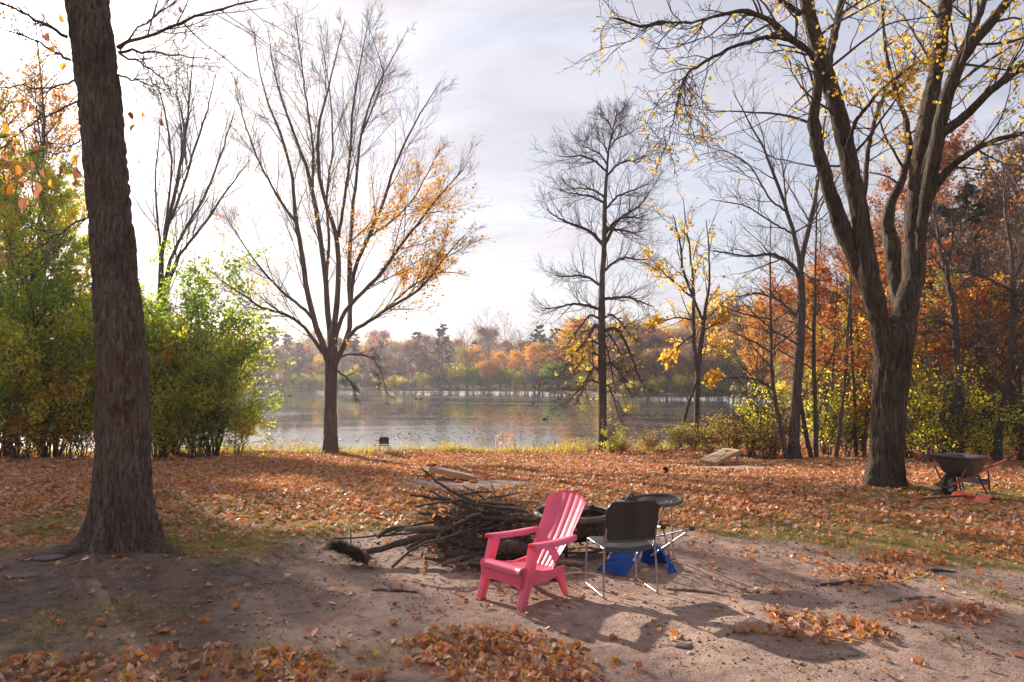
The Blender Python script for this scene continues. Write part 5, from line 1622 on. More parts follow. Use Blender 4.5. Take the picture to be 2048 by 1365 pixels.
litter, nearset = [], []
for (y0, y1, dens, kind, s0, s1) in ((3.4, 8.6, 520, 'lobed', 0.04, 0.092), (8.6, 14.5, 470, 'curl', 0.045, 0.10), (14.5, 27.2, 330, 'quad', 0.075, 0.145)):
    n = int(area(y0, y1) * dens)
    x, y = wedge(n, y0, y1)
    d, g, c = masks(x, y)
    pat = vnoise(x * 2.2, y * 2.2, seed=61) * 0.5 + vnoise(x * 7, y * 7, seed=62) * 0.5
    k = (rng.uniform(0, 1, n) < c * (0.55 + 0.9 * pat)) & (lake_dist(x, y) > 0.25)
    k &= (np.hypot(x - TREE_R[0], y - TREE_R[1]) > 0.42) & (np.hypot(x - TREE_L[0], y - TREE_L[1]) > 0.55)
    x, y, c = x[k], y[k], c[k]
    z = H(x, y) + 0.008 + rng.uniform(0, 1, len(x)) ** 2 * 0.05 * c
    tl_ = 0.30 + 0.55 * np.minimum(1, c * 1.6)
    N_ = norm(np.stack([rng.normal(0, 1, len(x)) * tl_, rng.normal(0, 1, len(x)) * tl_, np.ones(len(x))], 1))
    s = s0 + (s1 - s0) * 1.2 * rng.uniform(0, 1, len(x)) ** 1.5
    P = np.stack([x, y, z], 1)
    if kind == 'lobed':
        inframe = (np.abs(x) < 0.76 * y) & (y > 4.35)
        order = np.argsort(-(s / y) * inframe)
        nearset = [(P[i], N_[i], s[i]) for i in order[:300]]
        rest = np.ones(len(P), bool)
        rest[order[:300]] = False
        P, N_, s = P[rest], N_[rest], s[rest]
        h = rng.uniform(0, 1, len(P)) < 0.55
        litter.append(scatter(P[h], N_[h], s[h], 'lobed', rng, 12))
        litter.append(scatter(P[~h], N_[~h], s[~h], 'curl', rng, 10))
    else:
        litter.append(scatter(P, N_, s, kind, rng, 10))
V, F = join([(v, f[0]) for v, f in litter])
link('fallen_leaves', mesh('fallen_leaves', V, F, MLEAF['litter'], False), kind='stuff')
ML_EACH = mat_leaf_each('leaf_single', LITTER)
tmpl = [mesh('leaf', V0, [F0], ML_EACH, False) for V0, F0 in leaf_templates('lobed', 14, rng) + leaf_templates('curl', 8, rng)]
for P, N_, s in nearset:
    o = link('leaf', tmpl[rng.integers(0, len(tmpl))], GROUND, P)
    q = Vector(N_).to_track_quat('Z', 'Y') @ Matrix.Rotation(rng.uniform(0, 6.28), 3, 'Z').to_quaternion()
    o.rotation_mode = 'QUATERNION'
    o.rotation_quaternion = q
    o.scale = (s, s, s)


def blades(x, y, h, w, rng, lean=0.5):
    """two-triangle bent blades"""
    n = len(x)
    z = H(x, y)
    a = rng.uniform(0, 2 * np.pi, n)
    b = rng.uniform(0, 2 * np.pi, n)
    l = rng.uniform(0.1, 1, n) * lean
    base = np.stack([x, y, z - 0.005], 1)
    side = np.stack([np.cos(a), np.sin(a), np.zeros(n)], 1) * (w / 2)[:, None]
    d = np.stack([np.cos(b) * l, np.sin(b) * l, np.ones(n)], 1)
    mid = base + d * (h * 0.55)[:, None]
    tip = base + (d * np.array([1.9, 1.9, 0.92])) * h[:, None]
    V = np.stack([base - side, base + side, mid + side * 0.8, mid - side * 0.8, tip], 1).reshape(-1, 3)
    i = np.arange(n)[:, None] * 5
    return V, np.hstack([i, i + 1, i + 2, i + 3]), np.hstack([i + 3, i + 2, i + 4])


MGRASS = mat_leaf('grass_blades', [(0.12, 0.13, 0.03), (0.18, 0.17, 0.04), (0.27, 0.22, 0.07), (0.33, 0.26, 0.10), (0.15, 0.14, 0.035)], 0.4, glow=1.1)
MSHORE = mat_leaf('shore_grass', [(0.26, 0.25, 0.04), (0.36, 0.31, 0.06), (0.20, 0.21, 0.035), (0.42, 0.32, 0.09), (0.30, 0.18, 0.07)], 0.5)
MWEED = mat_leaf('weed_leaves', [(0.30, 0.16, 0.06), (0.38, 0.24, 0.08), (0.24, 0.11, 0.05), (0.34, 0.28, 0.06), (0.20, 0.10, 0.06)], 0.45)
xs, ys, hs = [], [], []
for (y0, y1, dens, h0, h1) in ((3.6, 9.0, 2600, 0.02, 0.06), (9.0, 15.5, 1100, 0.02, 0.055)):
    n = int(area(y0, y1) * dens)
    x, y = wedge(n, y0, y1)
    d, g, c = masks(x, y)
    tuft = sstep(0.40, 0.66, vnoise(x * 5, y * 5, seed=91) * 0.6 + vnoise(x * 14, y * 14, seed=92) * 0.4)
    k = rng.uniform(0, 1, n) < g * (0.12 + 0.88 * tuft)
    xs.append(x[k])
    ys.append(y[k])
    hs.append(rng.uniform(h0, h1, k.sum()))
x, y, h = np.concatenate(xs), np.concatenate(ys), np.concatenate(hs)
V, F4, F3 = blades(x, y, h, rng.uniform(0.004, 0.008, len(x)) * (1 + 0.05 * y), rng, 0.9)
link('short_grass', mesh('short_grass', V, [F3, F4], MGRASS), kind='stuff')
# taller grass and weeds along the water's edge
n = 26000
x = rng.uniform(-24, 12.5, n)
y = rng.uniform(23.6, 27.6, n)
ld = lake_dist(x, y)
dens = sstep(2.9, 1.2, ld + (vnoise(x * 0.6, y * 0.6, seed=17) - 0.5) * 2.4) * (ld > -0.25) * (0.25 + 0.75 * vnoise(x * 1.5, y * 1.5, seed=19))
dens = dens * np.where(x > 2, 0.85, 1.0)
k = rng.uniform(0, 1, n) < dens
x, y = x[k], y[k]
hh = rng.uniform(0.16, 0.50, len(x)) * (0.6 + 0.6 * vnoise(x * 0.8, y * 0.8, seed=23))
V, F4, F3 = blades(x, y, hh, rng.uniform(0.012, 0.028, len(x)), rng, 0.5)
link('shore_grass', mesh('shore_grass', V, [F3, F4], MSHORE), kind='stuff')
n = 9000
x = rng.uniform(-12, 11, n)
y = rng.uniform(23.4, 27.4, n)
ld = lake_dist(x, y)
k = (rng.uniform(0, 1, n) < sstep(3.0, 1.0, ld) * np.where(x > 1.5, 0.95, np.where(x < -7, 0.6, 0.10))) & (ld > -0.1) & (vnoise(x * 1.1, y * 1.1, seed=29) > 0.3)
x, y = x[k], y[k]
C = np.stack([x, y, H(x, y) + rng.uniform(0.03, 0.62, len(x)) * (0.4 + 0.6 * vnoise(x, y, seed=37))], 1)
V, F = scatter(C, rand_dirs(len(C), rng), rng.uniform(0.06, 0.13, len(C)), 'quad', rng)
link('shore_weeds', mesh('shore_weeds', V, F, MWEED, False), kind='stuff')

# pebbles and clods on the bare soil
n = 60000
x, y = wedge(n, 3.6, 10.5)
d, g, c = masks(x, y)
k = rng.uniform(0, 1, n) < d * (0.22 + 0.9 * (vnoise(x * 1.4, y * 1.4, seed=51) > 0.48)) * 0.55
x, y = x[k], y[k]
s = np.exp(rng.normal(-5.3, 0.55, len(x)))
s = np.minimum(s, 0.03)
oct_ = np.array([[1, 0, 0], [-1, 0, 0], [0, 1, 0], [0, -1, 0], [0, 0, .7], [0, 0, -.7]], float)
of = np.array([[0, 2, 4], [2, 1, 4], [1, 3, 4], [3, 0, 4], [2, 0, 5], [1, 2, 5], [3, 1, 5], [0, 3, 5]])
W = oct_[None] * s[:, None, None] * rng.uniform(0.6, 1.4, (len(x), 6, 1))
W = W + np.stack([x, y, H(x, y) + s * 0.25], 1)[:, None, :]
F = (of[None] + (np.arange(len(x)) * 6)[:, None, None]).reshape(-1, 3)
N = NT('pebbles')
rnd = N.n('ShaderNodeNewGeometry').outputs['Random Per Island']
MPEB = N.done(N.princ(N.ramp(rnd, [(0.0, (0.085, 0.062, 0.052)), (0.5, (0.17, 0.125, 0.105)), (1.0, (0.26, 0.21, 0.19))]), 0.9, 0.2))
link('pebbles', mesh('pebbles', W.reshape(-1, 3), [F], MPEB, True), kind='stuff')
# crumbs of broken leaf trodden into the soil
n = 30000
x, y = wedge(n, 3.6, 10.5)
d, g, c = masks(x, y)
k = rng.uniform(0, 1, n) < d * (0.06 + 0.5 * sstep(0.5, 0.75, vnoise(x * 1.9, y * 1.9, seed=53)) + 0.6 * sstep(0.05, 0.3, c))
x, y = x[k], y[k]
V, F = scatter(np.stack([x, y, H(x, y) + 0.006], 1), norm(np.stack([rng.normal(0, 0.4, len(x)), rng.normal(0, 0.4, len(x)), np.ones(len(x))], 1)), rng.uniform(0.008, 0.028, len(x)), 'quad', rng)
link('leaf_crumbs', mesh('leaf_crumbs', V, F, mat_leaf('leaf_crumb', [(0.24, 0.12, 0.07), (0.34, 0.20, 0.13), (0.40, 0.16, 0.06), (0.16, 0.09, 0.06)], 0.2), False), kind='stuff')
# bits of twig on the soil
n = 800
x, y = wedge(n, 3.8, 10.5)
a = rng.uniform(0, np.pi, n)
l = rng.uniform(0.03, 0.12, n)
t = np.linspace(-0.5, 0.5, 4)
P = np.stack([x[:, None] + np.cos(a)[:, None] * l[:, None] * t, y[:, None] + np.sin(a)[:, None] * l[:, None] * t, np.zeros((n, 4))], -1)
P[:, :, :2] += rng.normal(0, 0.004, (n, 4, 2))
P[:, :, 2] = H(P[:, :, 0].ravel(), P[:, :, 1].ravel()).reshape(n, 4) + 0.006
V, F = tube_arrays(P, rng.uniform(0.0012, 0.0032, n)[:, None].repeat(4, 1), 4)
link('twig_litter', mesh('twig_litter', V, [F], MBARK_GREY), kind='stuff')

# floating leaves and pads on the lake
n = 9000
u = rng.uniform(0, 1, n)
y = 28 + (u ** 1.5) * 95
x = rng.uniform(-0.42, 0.40, n) * y
dn = fbm(x * 0.05, y * 0.11, seed=71, o=4)
k = (lake_dist(x, y) < -0.4) & (rng.uniform(0, 1, n) < sstep(0.47, 0.60, dn) * 0.9 + 0.03)
x, y = x[k], y[k]
s = rng.uniform(0.08, 0.24, len(x))
V, F = scatter(np.stack([x, y, np.full(len(x), WATER_Z + 0.006)], 1), np.tile([[0.0, 0, 1]], (len(x), 1)) + rng.normal(0, 0.03, (len(x), 3)), s, 'curl', rng, 6)
V[:, 2] = WATER_Z + 0.004 + np.clip(V[:, 2] - WATER_Z - 0.006, -0.002, 0.02)
MPAD = mat_leaf('floating_leaves', [(0.25, 0.19, 0.10), (0.34, 0.27, 0.16), (0.17, 0.16, 0.07), (0.40, 0.34, 0.24), (0.22, 0.12, 0.06)], 0.1, 0.4, 0.5)
link('floating_leaves', mesh('floating_leaves', V, F, MPAD, False), kind='stuff')
# ------------------------------------------------------------------ objects
rng = np.random.default_rng(515)


def mat_plastic(name, color, trans, tcol, rough=0.34):
    N = NT(name)
    v = N.coord('Object')
    f = N.noise(v, 7.0, 6, 0.7)
    c = N.mix(N.ramp(f, [(0.38, 0.0), (0.75, 0.6)]), color, tuple(min(1, x * 1.0 + 0.10) for x in color))
    dirt = N.ramp(N.noise(v, 19.0, 5, 0.75), [(0.60, 0.0), (0.78, 0.5)])
    c = N.mix(dirt, c, tuple(x * 0.55 for x in color))
    zc = N.n('ShaderNodeSeparateXYZ', {0: v}).outputs[2]
    mud = N.math('MULTIPLY', N.ramp(zc, [(0.0, 1.0), (0.16, 0.0)]), N.ramp(N.noise(v, 30.0, 5, 0.75), [(0.35, 0.0), (0.62, 0.9)]))
    c = N.mix(mud, c, (0.24, 0.165, 0.13))
    nr = N.bump(N.noise(N.coord('Object', (1, 1, 1)), 160.0, 3, 0.6), 0.15, 0.002)
    a = N.princ(c, rough, 0.45, nr)
    t = N.n('ShaderNodeBsdfTranslucent', {'Color': tcol}).outputs[0]
    return N.done(N.n('ShaderNodeMixShader', {0: trans, 1: a, 2: t}).outputs[0])


def mat_wood(name, a, b, sc=14.0):
    N = NT(name)
    v = N.coord('Object', (0.7, 7.0, 7.0))
    f = N.noise(v, sc * 0.4, 6, 0.7, 0.6)
    c = N.ramp(f, [(0.3, a), (0.7, b)])
    c = N.mix(N.ramp(N.noise(N.coord('Object'), 5.0, 4, 0.7), [(0.45, 0.0), (0.75, 0.45)]), c, tuple(x * 0.55 for x in a))
    return N.done(N.princ(c, 0.65, 0.25, N.bump(f, 0.25, 0.003)))


M_PINK = mat_plastic('pink_plastic', (0.78, 0.14, 0.255), 0.28, (1.0, 0.20, 0.06))
M_BEIGE = mat_plastic('beige_plastic', (0.72, 0.60, 0.53), 0.30, (0.82, 0.66, 0.56), 0.5)
M_BLACK = mat_plain('black_plastic', (0.020, 0.019, 0.018), 0.30, 0.6, 0.3, 9.0, 0.0, 0.12, 220.0, 0.001)
M_STEEL = mat_plain('steel_tube', (0.46, 0.46, 0.47), 0.32, 0.5, 0.25, 20.0, 1.0)
M_ALU = mat_plain('aluminium_tube', (0.62, 0.62, 0.64), 0.35, 0.5, 0.15, 20.0, 1.0)
M_RUST = mat_plain('rusted_iron', (0.060, 0.036, 0.027), 0.75, 0.35, 0.55, 12.0, 0.3, 0.4, 60.0, 0.004)
M_RUSTL = mat_plain('rusted_lattice', (0.14, 0.095, 0.075), 0.65, 0.4, 0.4, 14.0, 0.3, 0.3, 70.0, 0.003)
M_ASH = mat_plain('ash', (0.10, 0.09, 0.085), 0.95, 0.1, 0.5, 14.0, 0.0, 0.8, 30.0, 0.02)
M_MESH = mat_plain('black_mesh_cloth', (0.030, 0.027, 0.025), 0.85, 0.2, 0.3, 30.0, 0.0, 0.4, 300.0, 0.002)
M_TRIM = mat_plain('grey_webbing', (0.115, 0.10, 0.09), 0.8, 0.2, 0.2, 20.0)
M_BLUE = mat_plain('blue_canvas', (0.010, 0.062, 0.27), 0.65, 0.3, 0.25, 9.0, 0.0, 0.35, 180.0, 0.002)
M_CORN = mat_wood('cornhole_wood', (0.38, 0.20, 0.085), (0.52, 0.31, 0.15))
M_CORNTOP = mat_wood('cornhole_top', (0.44, 0.29, 0.18), (0.54, 0.38, 0.26))
M_STRIPE = mat_plain('stripe_paint', (0.16, 0.12, 0.10), 0.7, 0.3)
M_TRAY = mat_plain('tray_plastic', (0.085, 0.062, 0.054), 0.55, 0.35, 0.3, 6.0, 0.0, 0.2, 80.0, 0.003)
M_DKSTEEL = mat_plain('dark_steel', (0.045, 0.045, 0.05), 0.5, 0.45, 0.3, 14.0, 0.4)
M_REDWOOD = mat_wood('red_handle', (0.34, 0.07, 0.035), (0.44, 0.11, 0.05))
M_RUBBER = mat_plain('rubber', (0.018, 0.018, 0.018), 0.8, 0.3, 0.3, 20.0)
M_RIM = mat_plain('wheel_rim', (0.22, 0.20, 0.18), 0.5, 0.5, 0.3, 12.0, 0.5)
M_SHOVEL = mat_plastic('orange_shovel', (0.66, 0.085, 0.018), 0.12, (0.9, 0.15, 0.03), 0.3)
M_ROD = mat_plain('dark_handle', (0.075, 0.05, 0.038), 0.7, 0.3, 0.3, 9.0)
M_STICK = mat_bark('stick_bark', (0.050, 0.036, 0.028), (0.145, 0.105, 0.082), None, 0.02, 0.7, 0.006)
M_STICKP = mat_bark('stick_pale', (0.13, 0.095, 0.072), (0.26, 0.20, 0.16), None, 0.02, 0.5, 0.005)
M_CUT = mat_wood('cut_wood', (0.40, 0.26, 0.15), (0.52, 0.36, 0.22))
M_STONE = mat_plain('stone', (0.13, 0.105, 0.09), 0.9, 0.2, 0.35, 9.0, 0.0, 0.5, 40.0, 0.01)
M_BAGO = mat_plain('orange_cloth', (0.46, 0.13, 0.03), 0.9, 0.1, 0.2, 20.0, 0.0, 0.3, 150.0, 0.003)
M_BAGK = mat_plain('black_cloth', (0.018, 0.017, 0.017), 0.9, 0.1, 0.2, 20.0, 0.0, 0.3, 150.0, 0.003)


# ---- pink slatted garden chair
def pink_chair():
    c = np.array([0.116, 6.357])
    t = thing('garden_chair', 'pink plastic slatted garden armchair beside the brush pile', 'chair', (c[0], c[1], Hs(*c)), math.atan2(-0.6, -0.8) + math.radians(8))
    # legs (front): tapered angle sections with a broad front web
    for s in (1, -1):
        yo = 0.255 * s
        m = MB()
        P = []
        for (x0, x1, z, y0, y1) in ((0.275, 0.345, 0.0, -0.030, 0.028), (0.085, 0.185, 0.535, -0.036, 0.036)):
            P += [[x0, yo + y0, z], [x1, yo + y0, z], [x1, yo + y1, z], [x0, yo + y1, z]]
        m.hexa(P)
        leg = m.build('leg', M_PINK, t, False, 0.010)
        m = MB()
        m.box((0.312, yo, 0.0075), (0.085, 0.072, 0.014))
        m.build('foot', M_PINK, leg, False, 0.004)
        m = MB()
        P = []
        for (x0, x1, z, y0, y1) in ((-0.335, -0.300, 0.0, -0.018, 0.018), (-0.285, -0.165, 0.235, -0.020, 0.020)):
            P += [[x0, yo * 0.86 + y0, z], [x1, yo * 0.86 + y0, z], [x1, yo * 0.86 + y1, z], [x0, yo * 0.86 + y1, z]]
        m.hexa(P)
        m.build('leg', M_PINK, t, False, 0.007)
        # side apron, curved underneath
        m = MB()
        top = [(0.20, 0.325), (0.06, 0.295), (-0.10, 0.272), (-0.285, 0.285)]
        bot = [(-0.285, 0.225), (-0.17, 0.205), (-0.05, 0.185), (0.08, 0.185), (0.235, 0.20)]
        O = [[x, yo * 0.90 - 0.010, z] for x, z in top + bot]
        m.prism(O, (0, 1, 0), 0.022)
        m.build('side_rail', M_PINK, t, False, 0.004)
        # arm: flat board with a turned-down edge, rounded at the back
        m = MB()
        nn = 16
        u = np.linspace(0, 1, nn)
        ax = 0.205 - u * 0.64
        az = 0.552 - 0.012 * np.sin(u * np.pi) - 0.025 * u
        wid = 0.040 + 0.012 * np.sin(u * np.pi)
        wid[-3:] *= np.array([0.92, 0.75, 0.45])
        cy = yo + 0.022 * s - 0.03 * s * u ** 2
        prof = [(-1, -0.030), (-1, 0.0), (-0.85, 0.010), (0.0, 0.014), (0.85, 0.010), (1, 0.0), (1, -0.030)]
        A = np.array([[[ax[i], cy[i] + p * wid[i], az[i] + q] for p, q in prof] for i in range(nn)])
        m.grid(A, thick=-0.008 if s > 0 else -0.008)
        arm = m.build('armrest', M_PINK, t, True, 0)
    # seat slats
    xs_ = [0.30, 0.185, 0.09, -0.005, -0.10, -0.20, -0.29]
    zf = lambda x: np.interp(x, [-0.29, -0.18, 0.0, 0.15, 0.26, 0.30, 0.325], [0.262, 0.262, 0.285, 0.325, 0.366, 0.366, 0.345])
    for i in range(6):
        a, b = xs_[i], xs_[i + 1] + 0.008
        if i == 0:
            xx = np.array([0.318, 0.330, 0.322, 0.300, 0.260, 0.220, b])
            zz_ = np.array([0.300, 0.330, 0.352, 0.366, 0.366, 0.352, zf(b)])
        else:
            xx = np.linspace(a, b, 5)
            zz_ = zf(xx)
        hw = np.interp(xx, [-0.29, 0.3], [0.190, 0.246])
        yv = np.linspace(-1, 1, 9)
        A = np.array([[[xx[k_], yy * hw[k_], zz_[k_] - 0.012 * (1 - yy * yy) * (i > 0)] for yy in yv] for k_ in range(len(xx))])
        MB().grid(A, thick=-0.012).build('slat', M_PINK, t, True)
    # front rail under the first slat
    yv = np.linspace(-0.250, 0.250, 12)
    A = np.array([[[0.318 - 0.25 * (0.305 - z) ** 1.0 * 0.3 + 0.006 * math.cos(y / 0.232 * 1.5), y, z] for y in yv] for z in np.linspace(0.305, 0.195 + 0.0, 5)])
    A[-1, :, 2] = 0.195 + 0.02 * (1 - (yv / 0.232) ** 2)
    MB().grid(A, thick=0.012).build('front_rail', M_PINK, t, True)
    # fan back: six slats, each its own, on two cross bars
    n = 6
    lo, mid, hi = (-0.215, 0.235), (-0.405, 0.50), (-0.665, 0.885)

    def bp(v):          # v 0..1 along the back
        x = np.interp(v, [0, 0.41, 1], [lo[0], mid[0], hi[0]])
        z = np.interp(v, [0, 0.41, 1], [lo[1], mid[1], hi[1]])
        return x - 0.03 * math.sin(v * math.pi), z

    def half(v):
        return np.interp(v, [0, 0.30, 0.40, 0.5, 0.88, 1.0], [0.160, 0.200, 0.225, 0.218, 0.248, 0.250])
    for i in range(n):
        a0, a1 = -1 + 2 * i / n, -1 + 2 * (i + 1) / n
        ends = []
        rows = np.linspace(0, 1, 22)
        A = []
        for v in rows:
            row = []
            for k_, q in enumerate((0.0, 0.12, 0.5, 0.88, 1.0)):
                al = a0 + (a1 - a0) * q
                top = 1.0 - 0.14 * abs(al) ** 2.6
                vv = v * top
                x, z = bp(vv)
                g = 0.0060 * (1 if q == 0 else -1 if q == 1 else 0)
                y = al * half(vv) + g
                row.append([x + 0.022 * (al * al) + 0.003 * (q in (0.0, 1.0)) * -1, y, z + 0.012 * al * al])
            A.append(row)
        MB().grid(np.array(A), thick=0.016).build('back_slat', M_PINK, t, True)
    for v, e in ((0.06, 0.96), (0.50, 0.98), (0.80, 0.95)):
        x, z = bp(v)
        P = [[x - 0.026 + 0.022 * al * al, al * half(v) * e, z + 0.012 * al * al] for al in np.linspace(-1, 1, 9)]
        MB().tube(P, 0.011, 8).build('cross_bar', M_PINK, t, True)
    return t


pink_chair()


# ---- black stacking chair seen from behind
def stacking_chair(name, label, loc, rotz, s=1.0, shell_seat=True, sled=True):
    t = thing(name, label, 'chair', loc, rotz)
    t.scale = (s, s, s)
    for sd_ in (1, -1):
        y = 0.262 * sd_
        m = MB()
        P = [(-0.255, y * 0.93, 0.62), (-0.225, y * 0.93, 0.50), (-0.205, y * 0.93, 0.44), (-0.215, y * 0.97, 0.30), (-0.228, y, 0.06), (-0.226, y, 0.022), (-0.212, y, 0.010)]
        P += [(0.205, y, 0.010), (0.225, y, 0.020), (0.232, y, 0.05), (0.225, y * 0.97, 0.25), (0.222, y * 0.93, 0.40), (0.210, y * 0.93, 0.425), (0.18, y * 0.93, 0.432), (-0.19, y * 0.93, 0.425)]
        if not sled:
            P = [(-0.255, y * 0.9, 0.62), (-0.205, y * 0.9, 0.44), (-0.225, y, 0.012)]
            MB().tube([(0.23, y, 0.012), (0.205, y * 0.9, 0.425), (-0.19, y * 0.9, 0.42)], 0.0095, 10).build('leg', M_DKSTEEL, t, True)
        m.tube(P, 0.0098, 10)
        m.build('leg_frame' if sled else 'leg', M_STEEL if sled else M_DKSTEEL, t, True)
    # seat: shallow dish with a turned-down edge
    nu, nv = 13, 13
    A = np.empty((nu, nv, 3))
    for i, u in enumerate(np.linspace(-1, 1, nu)):
        for j, v in enumerate(np.linspace(-1, 1, nv)):
            x = 0.015 + 0.235 * u
            y = -0.243 * v
            z = 0.452 - 0.022 * (1 - v * v) * (1 - 0.3 * u) + 0.006 * u
            if u < -0.9:
                z -= 0.036
                x += 0.012
            if abs(v) > 0.95:
                z -= 0.012
            if u > 0.95:
                z -= 0.03
            A[i, j] = (x, y, z)
    MB().grid(A, thick=-0.008).build('seat', M_BLACK, t, True, sub=1)
    # back: curved panel with rounded upper corners
    nu, nv = 13, 17
    A = np.empty((nu, nv, 3))
    for i, u in enumerate(np.linspace(0, 1, nu)):
        for j, v in enumerate(np.linspace(-1, 1, nv)):
            zt = 0.86 - 0.05 * max(0.0, (abs(v) - 0.72) / 0.28) ** 2.2
            z0 = 0.488 - 0.006 * (1 - v * v)
            z = z0 + (zt - z0) * u
            w = 0.258 - 0.014 * max(0.0, (u - 0.7) / 0.3) ** 2
            x = -0.222 - 0.075 * u ** 1.3 - 0.034 * (1 - v * v)
            A[i, j] = (x, w * v, z)
    bk = MB().grid(A, thick=0.010).build('backrest', M_BLACK, t, True)
    for v in (1, -1):
        MB().tube([(-0.228, 0.238 * v, 0.515), (-0.250, 0.238 * v, 0.515)], 0.006, 8).build('bolt', M_STEEL, bk, True)
    return t


c = np.array([1.012, 6.46])
stacking_chair('stacking_chair', 'black stacking chair on steel sled legs, back turned to the camera', (c[0], c[1], Hs(*c)), math.radians(104.5))
Ys = 24.3
px_ = bank(770, Ys)
stacking_chair('small_chair', 'small black chair at the water edge right of the vase-shaped tree', (px_, Ys, Hs(px_, Ys) - 0.02), math.radians(98), 0.66, True, False)


# ---- beige garden chair by the water
def beige_chair(loc, rotz):
    t = thing('garden_armchair', 'beige plastic armchair with slatted back facing the water', 'chair', loc, rotz)
    for sy in (1, -1):
        for sx_, zt in ((1, 0.62), (-1, 0.42)):
            m = MB()
            P = []
            for (x, z, w) in ((0.27 * sx_, 0.0, 0.022), (0.21 * sx_, zt, 0.032)):
                yy = sy * (0.27 if z == 0 else 0.255)
                P += [[x - w, yy - w * 0.8, z], [x + w, yy - w * 0.8, z], [x + w, yy + w * 0.8, z], [x - w, yy + w * 0.8, z]]
            m.hexa(P)
            m.build('leg', M_BEIGE, t, False, 0.006)
        A = []
        for (x, y, z, w) in ((0.26, 0.265, 0.625, 0.030), (0.15, 0.280, 0.645, 0.034), (0.0, 0.285, 0.65, 0.032), (-0.12, 0.275, 0.665, 0.030), (-0.22, 0.25, 0.71, 0.028), (-0.28, 0.235, 0.78, 0.026)):
            A.append([[x, sy * y - w, z], [x, sy * y, z + 0.008], [x, sy * y + w, z]])
        MB().grid(np.array(A), thick=0.016).build('armrest', M_BEIGE, t, True)
    A = np.array([[[x, y, 0.42 + 0.02 * x - 0.012 * (1 - (y / 0.24) ** 2)] for y in np.linspace(-0.24, 0.24, 7)] for x in np.linspace(0.25, -0.22, 7)])
    MB().grid(A, thick=0.014).build('seat', M_BEIGE, t, True)
    bx = lambda z: -0.215 - 0.24 * (z - 0.42)
    for i in range(5):
        y = (i - 2) * 0.062
        m = MB()
        P = [[bx(0.44), y - 0.020, 0.44], [bx(0.44) + 0.01, y - 0.020, 0.44], [bx(0.44) + 0.01, y + 0.020, 0.44], [bx(0.44), y + 0.020, 0.44],
             [bx(0.84), y * 1.15 - 0.022, 0.84], [bx(0.84) + 0.01, y * 1.15 - 0.022, 0.84], [bx(0.84) + 0.01, y * 1.15 + 0.022, 0.84], [bx(0.84), y * 1.15 + 0.022, 0.84]]
        m.hexa(P)
        m.build('back_slat', M_BEIGE, t)
    A = []
    for (y, z) in ((-0.20, 0.44), (-0.225, 0.58), (-0.245, 0.74), (-0.235, 0.83), (-0.17, 0.875), (0, 0.892), (0.17, 0.875), (0.235, 0.83), (0.245, 0.74), (0.225, 0.58), (0.20, 0.44)):
        A.append([[bx(z) + 0.004, y, z], [bx(z), y * 0.90, z - 0.02], [bx(z) + 0.004, y * 0.80, z - (0.055 if abs(y) < 0.24 and z > 0.8 else 0.0)]])
    MB().grid(np.array(A), thick=0.016).build('back_frame', M_BEIGE, t, True)
    for z in (0.45, 0.66):
        MB().box((bx(z) - 0.006, 0, z), (0.012, 0.40, 0.035)).build('cross_bar', M_BEIGE, t, False, 0.004)
    return t


px_ = bank(1011, 24.1)
beige_chair((px_, 24.1, Hs(px_, 24.1)), math.radians(113))

# ---- fire bowl
fc = np.array([0.70, 7.86])
fz = Hs(*fc)
t = thing('fire_pit', 'round rusty fire bowl on legs with a cut-out lattice wall', 'fire pit', (fc[0], fc[1], fz))
a = np.linspace(0, 2 * np.pi, 49)[:-1]


def lathe(prof, th=0.0):
    return np.array([[[r * math.cos(q_), r * math.sin(q_), z] for r, z in prof] for q_ in a])


MB().grid(lathe([(0.405, 0.40), (0.40, 0.34), (0.375, 0.26), (0.33, 0.205), (0.22, 0.165), (0.03, 0.155)]), True, 0.006).build('bowl', M_RUST, t, True)
MB().grid(lathe([(0.408, 0.452), (0.412, 0.462), (0.440, 0.464), (0.450, 0.458), (0.448, 0.425), (0.440, 0.405), (0.410, 0.400)]), True, 0.005).build('rim', M_RUSTL, t, True)
for k in range(22):
    for d in (1, -1):
        q0 = 2 * np.pi * k / 22
        P = []
        for u in np.linspace(0, 1, 5):
            z = 0.405 - 0.15 * u
            r = np.interp(z, [0.26, 0.34, 0.40], [0.375, 0.40, 0.405]) + 0.006
            P.append([r * math.cos(q0 + d * u * 2 * np.pi / 22), r * math.sin(q0 + d * u * 2 * np.pi / 22), z])
        MB().tube(P, 0.006, 5).build('lattice_bar', M_RUSTL, t, True)
for k in range(4):
    q0 = math.radians(-107 + 90 * k)
    MB().tube([(0.40 * math.cos(q0), 0.40 * math.sin(q0), 0.36), (0.385 * math.cos(q0), 0.385 * math.sin(q0), 0.0)], 0.017, 8).build('leg', M_RUST, t, True)
MB().grid(lathe([(0.335, 0.085), (0.395, 0.09), (0.395, 0.078), (0.335, 0.075)]), True, 0.003).build('shelf_ring', M_RUST, t, True)
MB().grid(lathe([(0.002, 0.30), (0.15, 0.31), (0.28, 0.29), (0.37, 0.27)]), True).build('ash_bed', M_ASH, t, True)
for k in range(14):
    q0, r = rng.uniform(0, 6.28), rng.uniform(0, 0.28)
    q1 = rng.uniform(0, 6.28)
    c0 = np.array([r * math.cos(q0), r * math.sin(q0), rng.uniform(0.32, 0.44)])
    l = rng.uniform(0.1, 0.24)
    MB().tube([c0, c0 + np.array([l * math.cos(q1), l * math.sin(q1), rng.uniform(-0.03, 0.08)])], rng.uniform(0.008, 0.022), 7).build('charred_stick', M_STICK, t, True)

